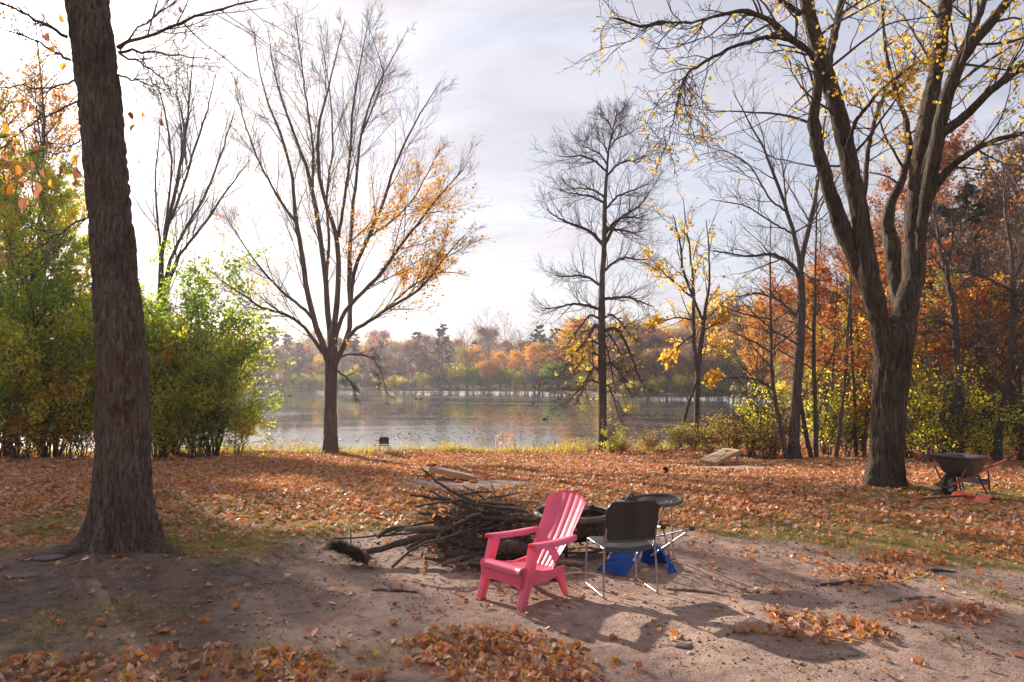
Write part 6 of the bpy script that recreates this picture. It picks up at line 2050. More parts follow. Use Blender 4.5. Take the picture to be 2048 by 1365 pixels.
# ---- collapsed camp seat: black ring seat, aluminium tubes, blue cloth
base = np.array([1.45, 7.25])
t = thing('camp_chair', 'collapsed folding camp chair with black ring seat, aluminium tubes and blue cloth', 'folding chair', (base[0], base[1], Hs(*base)))
O0 = np.array(t.location)
ring = []
for q0 in np.linspace(0, 2 * np.pi, 41):
    ring.append([base[0] + 0.325 * math.cos(q0), base[1] + 0.27 * math.sin(q0), 0.685 + 0.012 * math.cos(q0) + 0.012 * math.sin(2 * q0)])
ring = np.array(ring) - O0
MB().tube(ring, 0.020, 8, False).build('seat_ring', M_TRIM, t, True)
A = []
for r in np.linspace(1.0, 0.02, 7):
    A.append([[(p[0] - 0) * r, p[1] * r, p[2] - 0.10 * (1 - r * r) * (0.6 + 0.4 * math.sin(3 * i / 40 * 6.28)) + 0.03 * math.sin(i * 0.6) * (1 - r)] for i, p in enumerate(ring)])
MB().grid(np.array(A), thick=0.004).build('mesh_seat', M_MESH, t, True)
P = [at(1250, 1003, 7.05), at(1258, 992, 7.05), at(1262, 987, 7.1), at(1270, 994, 7.2), at(1272, 1004, 7.25)]
MB().tube(np.array(P) - O0, 0.012, 6).build('strap', M_TRIM, t, True)
tubes = [((1342, 1004, 7.15), (1347, 1121, 7.35)), ((1333, 1006, 7.2), (1312, 1052, 7.05)), ((1326, 1055, 7.1), (1341, 1119, 7.3)), ((1384, 1058, 7.0), (1302, 1112, 7.2)), ((1384, 1058, 7.0), (1290, 1078, 7.35)),
         ((1283, 1090, 7.0), (1262, 1132, 6.95)), ((1222, 1105, 7.3), (1212, 1130, 7.2)), ((1240, 1010, 7.4), (1219, 1122, 7.45)), ((1326, 1055, 7.1), (1285, 1052, 7.45)), ((1335, 1004, 7.3), (1300, 1030, 7.5))]
for p0, p1 in tubes:
    MB().tube(np.array([at(*p0), at(*p1)]) - O0, 0.0105, 8).build('frame_tube', M_ALU, t, True)
for p0 in ((1326, 1055, 7.09), (1384, 1058, 6.99), (1346, 1121, 7.35)):
    q = at(*p0) - O0
    MB().tube([q - np.array([0.026, 0, 0.004]), q, q + np.array([0.026, 0.0, 0.004])], [0.018, 0.024, 0.018], 8).build('joint', M_BLACK, t, True)


def cloth(px_rows, name):
    """rows of photo points with their distances -> cloth panel"""
    A = []
    for row in px_rows:
        R_ = np.array([at(*p) for p in row])
        u = np.linspace(0, len(row) - 1, 9)
        A.append(np.stack([np.interp(u, np.arange(len(row)), R_[:, i]) for i in range(3)], 1))
    A = np.array(A)
    u = np.linspace(0, len(A) - 1, 9)
    B = np.empty((9, 9, 3))
    for j in range(9):
        for i in range(3):
            B[:, j, i] = np.interp(u, np.arange(len(A)), A[:, j, i])
    B[1:-1, 1:-1] += rng.normal(0, 0.016, (7, 7, 3))
    MB().grid(B - O0, thick=0.004).build(name, M_BLUE, t, True, sub=1)


cloth([[(1288, 1094, 7.15), (1262, 1098, 7.1), (1225, 1110, 7.0)], [(1275, 1118, 6.98), (1245, 1120, 6.95), (1206, 1128, 6.95)], [(1250, 1153, 6.82), (1222, 1147, 6.88), (1192, 1141, 6.95)]], 'cloth')
cloth([[(1288, 1092, 7.2), (1300, 1093, 7.25), (1312, 1092, 7.2), (1318, 1093, 7.1)], [(1284, 1110, 7.2), (1300, 1112, 7.3), (1318, 1112, 7.25), (1330, 1106, 7.05)], [(1282, 1124, 7.15), (1302, 1132, 7.25), (1325, 1128, 7.25), (1344, 1128, 6.98)]], 'cloth')
cloth([[(1318, 1093, 7.1), (1323, 1097, 7.08)], [(1329, 1112, 7.0), (1337, 1112, 6.98)], [(1336, 1130, 6.9), (1346, 1128, 6.9)], [(1336, 1150, 6.84), (1355, 1153, 6.82)]], 'cloth')
cloth([[(1232, 1098, 7.35), (1212, 1098, 7.35)], [(1240, 1110, 7.25), (1222, 1112, 7.25)], [(1246, 1118, 7.2), (1215, 1126, 7.2)]], 'cloth')

# ---- brush pile
pc = np.array([-0.35, 8.0])
pz = Hs(*pc)
t = thing('brush_pile', 'big heap of cut branches and twigs left of the pink chair', 'brush pile', (pc[0], pc[1], pz))
O0 = np.array(t.location)


def stick(pts, mat=None, sides=8, name='branch', smooth=6, parent=None, off=None):
    off = O0 if off is None else off
    P, R = [], []
    for (px, py, w, Y) in pts:
        P.append(at(px, py, Y))
        R.append(w / 2 * Y / FPX)
    Q, S = resample(np.array(P), np.array(R), max(smooth, 3 * len(pts)), 0.004, rng)
    return MB().tube(Q - off, S, sides).build(name, mat or M_STICK, parent or t, True)


for pts, mt in ((((735, 1104, 13, 7.45), (770, 1096, 13, 7.45), (810, 1083, 14, 7.5), (850, 1073, 13, 7.55), (905, 1062, 12, 7.7)), None), (((815, 1101, 8, 7.4), (835, 1086, 9, 7.45), (853, 1075, 8, 7.5)), None),
                (((755, 1075, 9, 7.6), (775, 1058, 10, 7.65), (810, 1055, 9, 7.7), (880, 1056, 9, 7.8)), None), (((810, 1061, 9, 7.55), (850, 1056, 11, 7.6), (888, 1057, 10, 7.65)), M_STICKP),
                (((664, 1078, 3, 7.7), (760, 1073, 4, 7.65), (850, 1064, 4, 7.7), (900, 1060, 3, 7.8)), None), (((780, 1070, 4, 7.6), (830, 1048, 5, 7.65), (900, 1042, 5, 7.75)), None),
                (((837, 1026, 6, 7.8), (875, 1032, 8, 7.8), (915, 1040, 8, 7.8), (960, 1044, 7, 7.8)), None), (((830, 1014, 4, 7.9), (880, 1005, 4, 7.9), (930, 1000, 4, 7.95)), None), (((820, 990, 5, 8.1), (850, 994, 6, 8.1), (900, 1003, 7, 8.1), (980, 1010, 6, 8.1)), None),
                (((843, 937, 3, 8.4), (880, 970, 5, 8.3), (915, 990, 6, 8.2), (960, 1010, 7, 8.1)), None), (((860, 982, 4, 8.2), (890, 997, 6, 8.1), (930, 1016, 8, 8.0), (990, 1030, 8, 7.9)), None), (((925, 971, 2.5, 8.3), (945, 982, 3, 8.2), (970, 1000, 4, 8.1)), None),
                (((985, 984, 3, 8.1), (950, 984, 5, 8.1), (920, 990, 5, 8.1)), None), (((1045, 984, 2, 8.0), (1010, 992, 3.5, 8.0), (975, 996, 4, 8.0)), None), (((1030, 1010, 5, 7.8), (990, 1007, 6, 7.85), (950, 1002, 6, 7.9)), None), (((1048, 1022, 6, 7.7), (1000, 1016, 7, 7.75), (950, 1008, 7, 7.85)), None),
                (((1075, 1042, 8, 7.6), (1020, 1040, 10, 7.65), (960, 1036, 10, 7.7)), None), (((895, 1062, 8, 7.6), (920, 1047, 9, 7.55), (945, 1032, 9, 7.6), (960, 1030, 9, 7.65)), None),
                (((868, 1090, 7, 7.45), (873, 1086, 8, 7.42), (885, 1088, 8, 7.45), (905, 1094, 8, 7.5), (930, 1098, 8, 7.55)), None), (((870, 1090, 7, 7.4), (876, 1105, 8, 7.35), (882, 1118, 7, 7.3)), M_STICKP),
                (((890, 1108, 15, 7.35), (930, 1108, 18, 7.35), (975, 1112, 18, 7.35), (1030, 1108, 16, 7.4)), None), (((850, 1117, 6, 7.35), (880, 1121, 6, 7.3), (905, 1116, 6, 7.3)), None), (((884, 1130, 11, 7.2), (905, 1122, 11, 7.25), (930, 1116, 10, 7.3)), M_STICKP),
                (((912, 1132, 10, 7.15), (935, 1126, 10, 7.2), (960, 1118, 9, 7.25)), M_STICKP), (((945, 1126, 8, 7.2), (975, 1128, 9, 7.2), (1010, 1126, 9, 7.2)), M_STICKP), (((920, 1120, 16, 7.3), (950, 1116, 16, 7.3), (985, 1122, 13, 7.3)), None),
                (((990, 1100, 26, 7.3), (1015, 1094, 30, 7.3), (1045, 1098, 26, 7.3), (1060, 1104, 14, 7.35)), None), (((905, 1064, 18, 7.6), (950, 1076, 26, 7.55), (1000, 1088, 26, 7.55), (1060, 1090, 20, 7.6)), None), (((900, 1080, 20, 7.6), (960, 1092, 26, 7.5), (1020, 1094, 22, 7.5)), None),
                (((1065, 1118, 10, 7.3), (1110, 1125, 11, 7.2), (1160, 1128, 10, 7.1), (1170, 1128, 9, 7.1)), M_STICKP)):
    stick(pts, mt)
tw = []
for i in range(220):
    u = rng.uniform(0, 1)
    layer = rng.uniform(0, 1)
    z = 0.05 + 0.37 * layer
    spreadx = 0.60 * (1.05 - 0.45 * layer)
    c0 = np.array([rng.normal(0, spreadx * 0.42), rng.normal(0, 0.30 * (1.1 - 0.5 * layer)), z * (0.85 + 0.15 * rng.uniform())])
    ang = rng.normal(0, 0.65)
    tilt = rng.normal(0.0, 0.26)
    L = rng.uniform(0.5, 1.25) * (1.0 if i < 120 else 0.8)
    d = np.array([math.cos(ang) * math.cos(tilt), math.sin(ang) * math.cos(tilt), math.sin(tilt)]) * (1 if rng.uniform() < 0.5 else -1)
    tt = np.linspace(-0.5, 0.5, 7)
    P = c0 + d * L * tt[:, None]
    P[:, 2] += 0.06 * L * np.sin(tt * 3 + rng.uniform(0, 6)) - 0.10 * (np.abs(P[:, 0]) > 0.7)
    P[1:-1] += rng.normal(0, 0.020, (5, 3))
    P[:, 2] = np.maximum(P[:, 2], 0.03)
    r = (rng.uniform(0.004, 0.009) if i > 45 else rng.uniform(0.010, 0.022)) * (1.2 - 0.5 * layer)
    R = np.linspace(r, r * 0.35, 7)
    MB().tube(P, R, 6).build('branch', M_STICK if rng.uniform() < 0.85 else M_STICKP, t, True)
    tw.append((resample(P, R, 12)))
LP, LR = np.stack([q for q, s in tw]), np.stack([s for q, s in tw])
P1, R1 = spawn(LP, LR, 8, 0.2, 1.0, 0.6, 0.25, lambda t_, p: 0.36 * p, 6, rng, 0.0, 0.14, 0.5, 0.0018, 0.007)
P2, R2 = spawn(P1, R1, 3, 0.2, 1.0, 0.6, 0.2, lambda t_, p: 0.45 * p, 4, rng, 0.0, 0.16, 0.6, 0.0013)
for PP in (P1, P2):
    PP[:, :, 2] = np.maximum(PP[:, :, 2], 0.012)
V, F = join([tube_arrays(P1, R1, 4), tube_arrays(P2, R2, 3)])
link('twigwork', mesh('twigwork', V, F, M_STICK), t, kind='stuff')
C = np.stack([rng.normal(0, 0.40, 260), rng.normal(-0.12, 0.25, 260), np.abs(rng.normal(0.18, 0.16, 260)) + 0.02], 1)
V, F = scatter(C, rand_dirs(260, rng), rng.uniform(0.05, 0.10, 260), 'curl', rng)
link('caught_leaves', mesh('caught_leaves', V, F, MLEAF['rust'], False), t, kind='stuff')

# ---- dead evergreen bough at the end of the long branch, and a thin stake beside it
g = ground(715, 1122)
t = thing('dead_bough', 'dead bristly evergreen bough with a pale sawn end on the soil', 'branch', g)
O0 = np.array(t.location)
st = [(672, 1094, 5, 7.6), (692, 1100, 9, 7.5), (712, 1108, 13, 7.4), (728, 1119, 15, 7.3), (742, 1127, 15, 7.25)]
stick(st, None, 9, 'stem', 8, t, O0)
p0, p1 = at(741, 1127, 7.25), at(750, 1128, 7.22)
MB().tube(np.array([p0, p1]) - O0, 0.040, 12).build('sawn_end', M_CUT, t, True)
Pst = np.array([at(a_, b_, Y_) for a_, b_, w_, Y_ in st])
Q, S = resample(Pst, np.full(5, 0.01), 20)
nb = 2600
f = rng.uniform(0, 17.9, nb)
i = f.astype(int)
b0 = Q[i] + (Q[i + 1] - Q[i]) * (f - i)[:, None] - O0
dd = norm(rand_dirs(nb, rng) + norm(Q[0] - Q[-1]) * 0.7)
dd[:, 2] = np.abs(dd[:, 2]) * 0.9 - 0.12
ln = rng.uniform(0.05, 0.17, nb)
PP = np.stack([b0, b0 + dd * (ln * 0.5)[:, None], b0 + dd * ln[:, None] + np.array([0, 0, -0.02])], 1)
PP[:, :, 2] = np.maximum(PP[:, :, 2], -0.02)
V, F = tube_arrays(PP, np.array([0.0028, 0.002, 0.001])[None].repeat(nb, 0), 3)
link('needle_fringe', mesh('needle_fringe', V, [F], mat_plain('dead_needles', (0.055, 0.042, 0.024), 0.9, 0.1, 0.4, 20.0)), t, kind='stuff')
g = ground(701, 1112)
t = tag(MB().tube([(0, 0, -0.05), (0.004, 0, 0.14), (0, 0.004, 0.30)], 0.006, 8).build('thin_stake', M_DKSTEEL, None, True), 'thin black metal stake standing upright in the dead bough', 'stake')
t.location = tuple(g)


# ---- cornhole boards
def cornhole(label, loc, rotz, tilt_h=0.29, L=1.2, W=0.61, stripes=True):
    """x runs from the low front end (0) to the raised end (L)"""
    t = thing('cornhole_board', label, 'game board', loc, rotz)
    h0 = 0.095
    th = math.asin((tilt_h - 0.02) / L)
    M = np.array([[math.cos(th), 0, -math.sin(th)], [0, 1, 0], [math.sin(th), 0, math.cos(th)]])
    off = np.array([0, 0, h0 - 0.0])

    def T(P):
        return np.asarray(P, float) @ M.T + off
    # top with a real hole
    n = 40
    q_ = np.linspace(0, 2 * np.pi, n, endpoint=False)
    cx, cy, r = L - 0.23, 0.0, 0.078
    ci = np.stack([cx + r * np.cos(q_), cy + r * np.sin(q_)], 1)
    out = []
    for a_ in q_:
        dx, dy = math.cos(a_), math.sin(a_)
        k = min(((L - cx) / dx if dx > 1e-9 else 1e9), (-cx / dx if dx < -1e-9 else 1e9), (W / 2 / abs(dy) if abs(dy) > 1e-9 else 1e9))
        out.append([cx + dx * k, dy * k])
    # snap the nearest points to the four corners
    out = np.array(out)
    for crn in ((0, -W / 2), (0, W / 2), (L, -W / 2), (L, W / 2)):
        out[np.argmin(((out - np.array(crn)) ** 2).sum(1))] = crn
    m = MB()
    ring = lambda A_, z: np.hstack([A_, np.full((n, 1), z)])
    V = np.vstack([ring(ci, 0.0), ring(out, 0.0), ring(out, -0.016), ring(ci, -0.016)])
    i = np.arange(n)
    j = (i + 1) % n
    F = np.vstack([np.stack([i + b * n, j + b * n, j + ((b + 1) % 4) * n, i + ((b + 1) % 4) * n], 1)[:, ::-1] for b in range(4)])
    m.add(T(V), f4=F)
    m.build('top_board', M_CORNTOP, t)
    # the rails hang under the top
    for (c_, s_) in (((L / 2, W / 2 - 0.021, -0.063), (L - 0.004, 0.038, 0.09)), ((L / 2, -W / 2 + 0.021, -0.063), (L - 0.004, 0.038, 0.09)), ((0.021, 0, -0.063), (0.038, W - 0.086, 0.09)), ((L - 0.021, 0, -0.063), (0.038, W - 0.086, 0.09))):
        m = MB()
        m.box(c_, s_)
        m.v[0] = T(m.v[0])
        m.build('rail', M_CORN, t, False, 0.003)
    zt = h0 + math.sin(th) * (L - 0.10) - 0.035
    xt = (L - 0.12) * math.cos(th)
    for s in (1, -1):
        m = MB()
        y = s * (W / 2 - 0.062)
        m.hexa([[xt + 0.01, y - 0.019, 0], [xt + 0.095, y - 0.019, 0], [xt + 0.095, y + 0.019, 0], [xt + 0.01, y + 0.019, 0], [xt - 0.035, y - 0.019, zt], [xt + 0.05, y - 0.019, zt], [xt + 0.05, y + 0.019, zt], [xt - 0.035, y + 0.019, zt]])
        m.build('leg', M_CORN, t, False, 0.003)
    if stripes:
        for s in (1, -1):
            m = MB()
            O = [[0.03, s * 0.27, 0.0005], [0.03, s * 0.235, 0.0005], [L - 0.33, s * 0.030, 0.0005], [L - 0.31, s * 0.055, 0.0005]]
            m.prism(T(O), (0, 0, 1), 0.0015)
            m.build('stripe', M_STRIPE, t)
    return t, T


nl = ground(1433, 932)
w_dir = np.array([-0.60, 0.80])
ax = np.array([0.80, 0.60])
o = nl[:2] + w_dir * 0.305
t2, _ = cornhole('wooden cornhole board lying farther off on the right, top with two dark stripes', (o[0], o[1], Hs(*o) + 0.0), math.atan2(ax[1], ax[0]))
t2.location.z += 0.03
t2.rotation_euler = (0, 0, math.atan2(ax[1], ax[0]))
lo = ground(955, 962)
ax = np.array([-0.93, -0.36])
wd = np.array([0.36, -0.93])
o = lo[:2] - wd * 0.305
t1, T1 = cornhole('wooden cornhole board seen from its low side behind the brush pile', (o[0], o[1], Hs(*o)), math.atan2(ax[1], ax[0]), 0.30, 1.12, 0.61, False)


def bag(name, label, P, s, mat, rz, group='bean bags by the near cornhole board'):
    nu, nv = 13, 9
    A = []
    for u in np.linspace(0, 2 * np.pi, nu)[:-1]:
        row = []
        for v in np.linspace(-math.pi / 2 + 0.02, math.pi / 2 - 0.02, nv):
            cu, su = math.cos(u), math.sin(u)
            sq = lambda q_: math.copysign(abs(q_) ** 0.6, q_)
            row.append([0.075 * sq(cu) * abs(math.cos(v)) ** 0.7, 0.075 * sq(su) * abs(math.cos(v)) ** 0.7, 0.026 * math.sin(v) + 0.026])
        A.append(row)
    A = np.array(A) * s
    o = MB().grid(A, True).build(name, mat, None, True)
    tag(o, label, 'bean bag', group)
    o.location = tuple(P)
    o.rotation_euler = (rng.uniform(-0.15, 0.15), rng.uniform(-0.1, 0.1), rz)
    return o


def on_board(tb, T, x, y):
    L_ = T([[x, y, 0.0]])[0]
    a_ = tb.rotation_euler[2]
    return np.array(tb.location) + np.array([L_[0] * math.cos(a_) - L_[1] * math.sin(a_), L_[0] * math.sin(a_) + L_[1] * math.cos(a_), L_[2]])


bag('bean_bag', 'orange bean bag hanging on the raised end of the near cornhole board', on_board(t1, T1, 1.06, 0.10), 1.15, M_BAGO, 0.4)
bag('bean_bag', 'black bean bag on top of the raised end of the near cornhole board', on_board(t1, T1, 0.95, -0.05), 1.05, M_BAGK, 1.0)
bag('bean_bag', 'orange bean bag on the soil under the middle of the near cornhole board', ground(917, 966), 1.1, M_BAGO, 0.2)
bag('bean_bag', 'orange bean bag on the soil at the low end of the near cornhole board', ground(946, 966), 1.1, M_BAGO, 0.9)
bag('bean_bag', 'orange bean bag on the soil between the legs of the near cornhole board', ground(857, 961), 0.9, M_BAGO, 0.5)

# ---- short stub with a black top among the leaves
g = ground(1331, 953)
t = thing('wooden_stub', 'short brown stub with a black lumpy top standing in the leaves', 'stump', g)
MB().tube([(0, 0, -0.03), (0.0, 0, 0.05), (0.005, 0, 0.11), (0.008, 0, 0.13)], [0.075, 0.062, 0.052, 0.045], 12).build('post', mat_plain('stub_wood', (0.15, 0.075, 0.045), 0.85, 0.2, 0.3, 20.0), t, True)
MB().tube([(0.045, 0, 0.085), (0.03, 0, 0.14), (-0.005, 0.0, 0.175), (-0.04, 0, 0.185), (-0.055, 0, 0.155)], [0.02, 0.05, 0.048, 0.036, 0.014], 10).build('cap', M_BAGK, t, True)


# ---- wheelbarrow
def wheelbarrow():
    f = np.array([-0.894, -0.448])
    g = ground(1899, 991)
    o = g[:2] - f * 0.36
    t = thing('wheelbarrow', 'dark wheelbarrow with red handles standing right of the big forked maple', 'wheelbarrow', (o[0], o[1], Hs(*o) + 0.0), math.atan2(f[1], f[0]))
    # tray: loft of rounded rectangles
    lev = [(0.285, -0.16, 0.10, 0.15), (0.30, -0.20, 0.17, 0.18), (0.40, -0.27, 0.28, 0.225), (0.55, -0.34, 0.37, 0.275), (0.645, -0.385, 0.43, 0.305), (0.655, -0.405, 0.455, 0.325), (0.642, -0.41, 0.46, 0.33)]

    def ringpts(x0, x1, hw, z, n=40):
        pts = []
        cx, hx = (x0 + x1) / 2, (x1 - x0) / 2
        for q_ in np.linspace(0, 2 * np.pi, n, endpoint=False):
            c_, s_ = math.cos(q_), math.sin(q_)
            pts.append([cx + hx * math.copysign(abs(c_) ** 0.45, c_), hw * math.copysign(abs(s_) ** 0.45, s_), z + 0.035 * (cx + hx * c_) * (z > 0.4)])
        return pts
    A = [[[-0.03, 0, 0.285]] * 40] + [ringpts(x0, x1, hw, z) for z, x0, x1, hw in lev]
    A = np.transpose(np.array(A), (1, 0, 2))
    MB().grid(A, True, 0.007).build('tray', M_TRAY, t, True)
    for s in (1, -1):
        m = MB()
        p0, p1 = np.array([0.50, 0.10 * s, 0.185]), np.array([-0.80, 0.30 * s, 0.575])
        d = norm(p1 - p0)
        up = norm(np.array([0, 0, 1.0]) - d * d[2])
        sd_ = np.cross(d, up)
        cr_ = [(-0.02, -0.02), (0.02, -0.02), (0.02, 0.02), (-0.02, 0.02)]
        b_ = [p0 + sd_ * a_ + up * b2 for a_, b2 in cr_]
        e_ = [p1 + sd_ * a_ * 0.8 + up * b2 * 0.8 for a_, b2 in cr_]
        m.hexa(b_ + e_)
        h = m.build('handle', M_REDWOOD, t, False, 0.006)
        MB().tube([p1 - d * 0.02, p1 + d * 0.13], 0.0195, 10).build('grip', M_RUBBER, h, True)
        # stand leg: bent strap with foot
        MB().tube([(-0.16, 0.17 * s, 0.34), (-0.30, 0.21 * s, 0.06), (-0.33, 0.22 * s, 0.012), (-0.40, 0.22 * s, 0.012), (-0.40, 0.22 * s, 0.06), (-0.36, 0.23 * s, 0.40)], 0.015, 8).build('leg', M_DKSTEEL, t, True)
        for x in (0.12, 0.33):
            hz = 0.185 + (0.50 - x) * 0.30
            m = MB()
            m.hexa([[x - 0.014, s * 0.135, hz], [x + 0.014, s * 0.135, hz], [x + 0.014, s * 0.150, hz], [x - 0.014, s * 0.150, hz],
                    [x - 0.014, s * (0.265 if x < 0.2 else 0.255), 0.475], [x + 0.014, s * (0.265 if x < 0.2 else 0.255), 0.475], [x + 0.014, s * (0.28 if x < 0.2 else 0.27), 0.475], [x - 0.014, s * (0.28 if x < 0.2 else 0.27), 0.475]])
            m.build('strut', mat_strut, t)
    m = MB()
    m.box((-0.36, 0, 0.20), (0.02, 0.42, 0.10))
    m.build('cross_brace', M_DKSTEEL, t)
    MB().tube([(0.44, 0.12, 0.19), (0.58, 0.12, 0.17), (0.60, 0.08, 0.165), (0.60, -0.08, 0.165), (0.58, -0.12, 0.17), (0.44, -0.12, 0.19)], 0.02, 8).build('nose_guard', M_DKSTEEL, t, True)
    # wheel
    we = bpy.data.objects.new('wheel', None)
    COL.objects.link(we)
    we.parent = t
    we.location = (0.36, 0, 0.185)
    q_ = np.linspace(0, 2 * np.pi, 33)[:-1]
    pr = [(0.115, 0.036), (0.135, 0.046), (0.165, 0.044), (0.182, 0.026), (0.186, 0.0), (0.182, -0.026), (0.165, -0.044), (0.135, -0.046), (0.115, -0.036)]
    A = np.array([[[r * math.cos(b_), y, r * math.sin(b_)] for r, y in pr] for b_ in q_])
    MB().grid(A, True).build('tyre', M_RUBBER, we, True)
    pr = [(0.012, 0.034), (0.045, 0.028), (0.060, 0.012), (0.095, 0.014), (0.118, 0.034), (0.118, -0.034), (0.095, -0.014), (0.060, -0.012), (0.045, -0.028), (0.012, -0.034)]
    A = np.array([[[r * math.cos(b_), y, r * math.sin(b_)] for r, y in pr] for b_ in q_])
    MB().grid(A, True).build('rim', M_RIM, we, True)
    MB().tube([(0, -0.13, 0), (0, 0.13, 0)], 0.010, 8).build('axle', M_STEEL, we, True)
    # lettering on the near side of the tray
    cu = bpy.data.curves.new('lettering', 'FONT')
    cu.body = 'ACE'
    cu.size = 0.125
    cu.extrude = 0.001
    cu.align_x = 'CENTER'
    cu.align_y = 'CENTER'
    cu.space_character = 0.95
    cu.shear = 0.2
    cu.materials.append(mat_plain('lettering_red', (0.42, 0.10, 0.05), 0.6, 0.3, 0.3, 30.0))
    tmp = bpy.data.objects.new('lettering_curve', cu)
    COL.objects.link(tmp)
    bpy.context.view_layer.update()
    me_ = bpy.data.meshes.new_from_object(tmp.evaluated_get(bpy.context.evaluated_depsgraph_get()))
    bpy.data.objects.remove(tmp)
    me_.name = 'lettering'
    lo_ = bpy.data.objects.new('lettering', me_)
    COL.objects.link(lo_)
    lo_.parent = t
    # side wall between z .55 and .635 leans outwards
    lo_.location = (-0.145, 0.3170, 0.588)
    nrm = Vector((0.0, 0.94, -0.34)).normalized()
    xax = Vector((-1, 0, 0))
    yax = nrm.cross(xax)
    lo_.rotation_euler = Matrix((xax, yax, nrm)).transposed().to_euler()
    return t


mat_strut = mat_plain('grey_strut', (0.12, 0.115, 0.115), 0.5, 0.4, 0.2, 12.0, 0.2)
wheelbarrow()

# ---- orange snow shovel lying in the leaves
p0, p1 = ground(1908, 998), ground(1985, 1009)
mid = (p0 + p1) / 2
ang = math.atan2(p1[1] - p0[1], p1[0] - p0[0])
t = thing('snow_shovel', 'orange plastic snow shovel lying face down with its dark handle in the leaves', 'shovel', mid, ang)
wl_ = float(np.linalg.norm(p1 - p0))
A = []
for u in np.linspace(-0.5, 0.5, 41):
    row = []
    for v in np.linspace(0, 1, 9):
        z = 0.125 * math.sin(v * math.pi * 0.86 + 0.10) * (1 - 0.18 * math.cos(u * 2 * math.pi * 1.0) * (abs(u) < 0.25)) + 0.006 * math.cos(u * 2 * math.pi * 7)
        z -= 0.05 * math.exp(-(u / 0.09) ** 2)
        row.append([u * wl_, -0.17 + 0.34 * v, z])
    A.append(row)
MB().grid(np.array(A), thick=0.006).build('blade', M_SHOVEL, t, True)
hl = ground(1828, 1003)
hv = hl - mid
lx = np.array([hv[0] * math.cos(ang) + hv[1] * math.sin(ang), -hv[0] * math.sin(ang) + hv[1] * math.cos(ang), hv[2] + 0.03])
st_ = np.array([0.0, -0.02, 0.10])
MB().tube([st_, st_ * 0.7 + lx * 0.3, lx * 0.88 + st_ * 0.12], [0.019, 0.017, 0.017], 9).build('handle', M_ROD, t, True)
MB().tube([lx * 0.87 + st_ * 0.13, lx], [0.022, 0.024], 9).build('grip', M_REDWOOD, t, True)
MB().tube([st_ + np.array([0.05, 0, -0.02]), st_, st_ * 0.9 + lx * 0.1], [0.035, 0.034, 0.022], 9).build('socket', M_SHOVEL, t, True)


# ---- loose sticks, roots and stones on the soil
def loose(name, label, pts, mat, cat, group=None):
    P, R = [], []
    for (px, py, w) in pts:
        g = ground(px, py)
        r = w / 2 * g[1] / FPX
        P.append(g + np.array([0, 0, r * 0.5]))
        R.append(r)
    o0 = P[0].copy()
    Q, S = resample(np.array(P) - o0, np.array(R), max(8, 4 * len(pts)), 0.004, rng)
    o = MB().tube(Q, S, 9).build(name, mat, None, True)
    tag(o, label, cat, group)
    o.location = tuple(o0)
    return o


loose('fallen_stick', 'straight dark stick on bare soil left of the pink chair', ((745, 1183, 5), (790, 1184, 6), (836, 1187, 4)), M_STICK, 'stick', 'loose sticks on the soil')
loose('fallen_stick', 'crooked stick lying under the pink chair between its legs', ((962, 1160, 6), (985, 1162, 7), (1010, 1164, 6), (1030, 1160, 5)), M_STICK, 'stick', 'loose sticks on the soil')
loose('fallen_stick', 'dark knobbly stick behind the back legs of the pink chair', ((1060, 1158, 6), (1085, 1160, 7), (1115, 1163, 9)), M_STICK, 'stick', 'loose sticks on the soil')
loose('fallen_stick', 'short slanting stick behind the front leg of the pink chair', ((1046, 1180, 4), (1058, 1168, 6), (1066, 1158, 5)), M_STICK, 'stick', 'loose sticks on the soil')
loose('surface_root', 'pale root crossing the soil behind the black stacking chair', ((1335, 1180, 5), (1370, 1182, 7), (1410, 1186, 6), (1460, 1194, 3)), M_STICKP, 'root', 'roots showing in the soil')
loose('surface_root', 'long root along the hollow of leaves on the right', ((1640, 1172, 6), (1690, 1170, 8), (1740, 1160, 10), (1790, 1148, 12)), M_STICK, 'root', 'roots showing in the soil')
loose('surface_root', 'arched root on the rim of the grassy hummock on the right', ((1830, 1152, 5), (1868, 1143, 8), (1905, 1146, 5)), M_STICK, 'root', 'roots showing in the soil')
loose('surface_root', 'short root above the dark drift of leaves on the right', ((1720, 1268, 5), (1755, 1262, 8), (1795, 1270, 4)), M_STICK, 'root', 'roots showing in the soil')
loose('surface_root', 'thin bent root in the middle of the right-hand hollow', ((1780, 1205, 5), (1830, 1196, 7), (1870, 1196, 4)), M_STICKP, 'root', 'roots showing in the soil')


def stone(label, px, py, w, flat_=0.5):
    g = ground(px, py)
    r = w / 2 * g[1] / FPX
    nu, nv = 14, 9
    A = []
    ph = rng.uniform(0, 6)
    for u in np.linspace(0, 2 * np.pi, nu + 1)[:-1]:
        row = []
        for v in np.linspace(-1.5, 1.5, nv):
            k = 1 + 0.16 * math.sin(2 * u + ph) + 0.1 * math.sin(3 * u + 2 * v + ph * 2)
            row.append([r * k * math.cos(u) * math.cos(v), r * 0.7 * k * math.sin(u) * math.cos(v), r * flat_ * math.sin(v) * k])
        A.append(row)
    o = MB().grid(np.array(A), True).build('stone', M_STONE, None, True)
    tag(o, label, 'stone', 'stones in the soil')
    o.location = (g[0], g[1], g[2] + r * flat_ * 0.2)


stone('long smooth stone left of the nearest trunk', 98, 1118, 56, 0.2)
stone('smooth stone at the left edge of the photo', 45, 1152, 58, 0.18)
stone('two-lobed small stone between the long stone and the nearest trunk', 122, 1134, 14, 0.5)
stone('dark flat stone near the bottom right of the pink chair shadow', 1368, 1294, 34, 0.3)
stone('small grey stone beside the long root on the right', 1679, 1183, 12, 0.5)

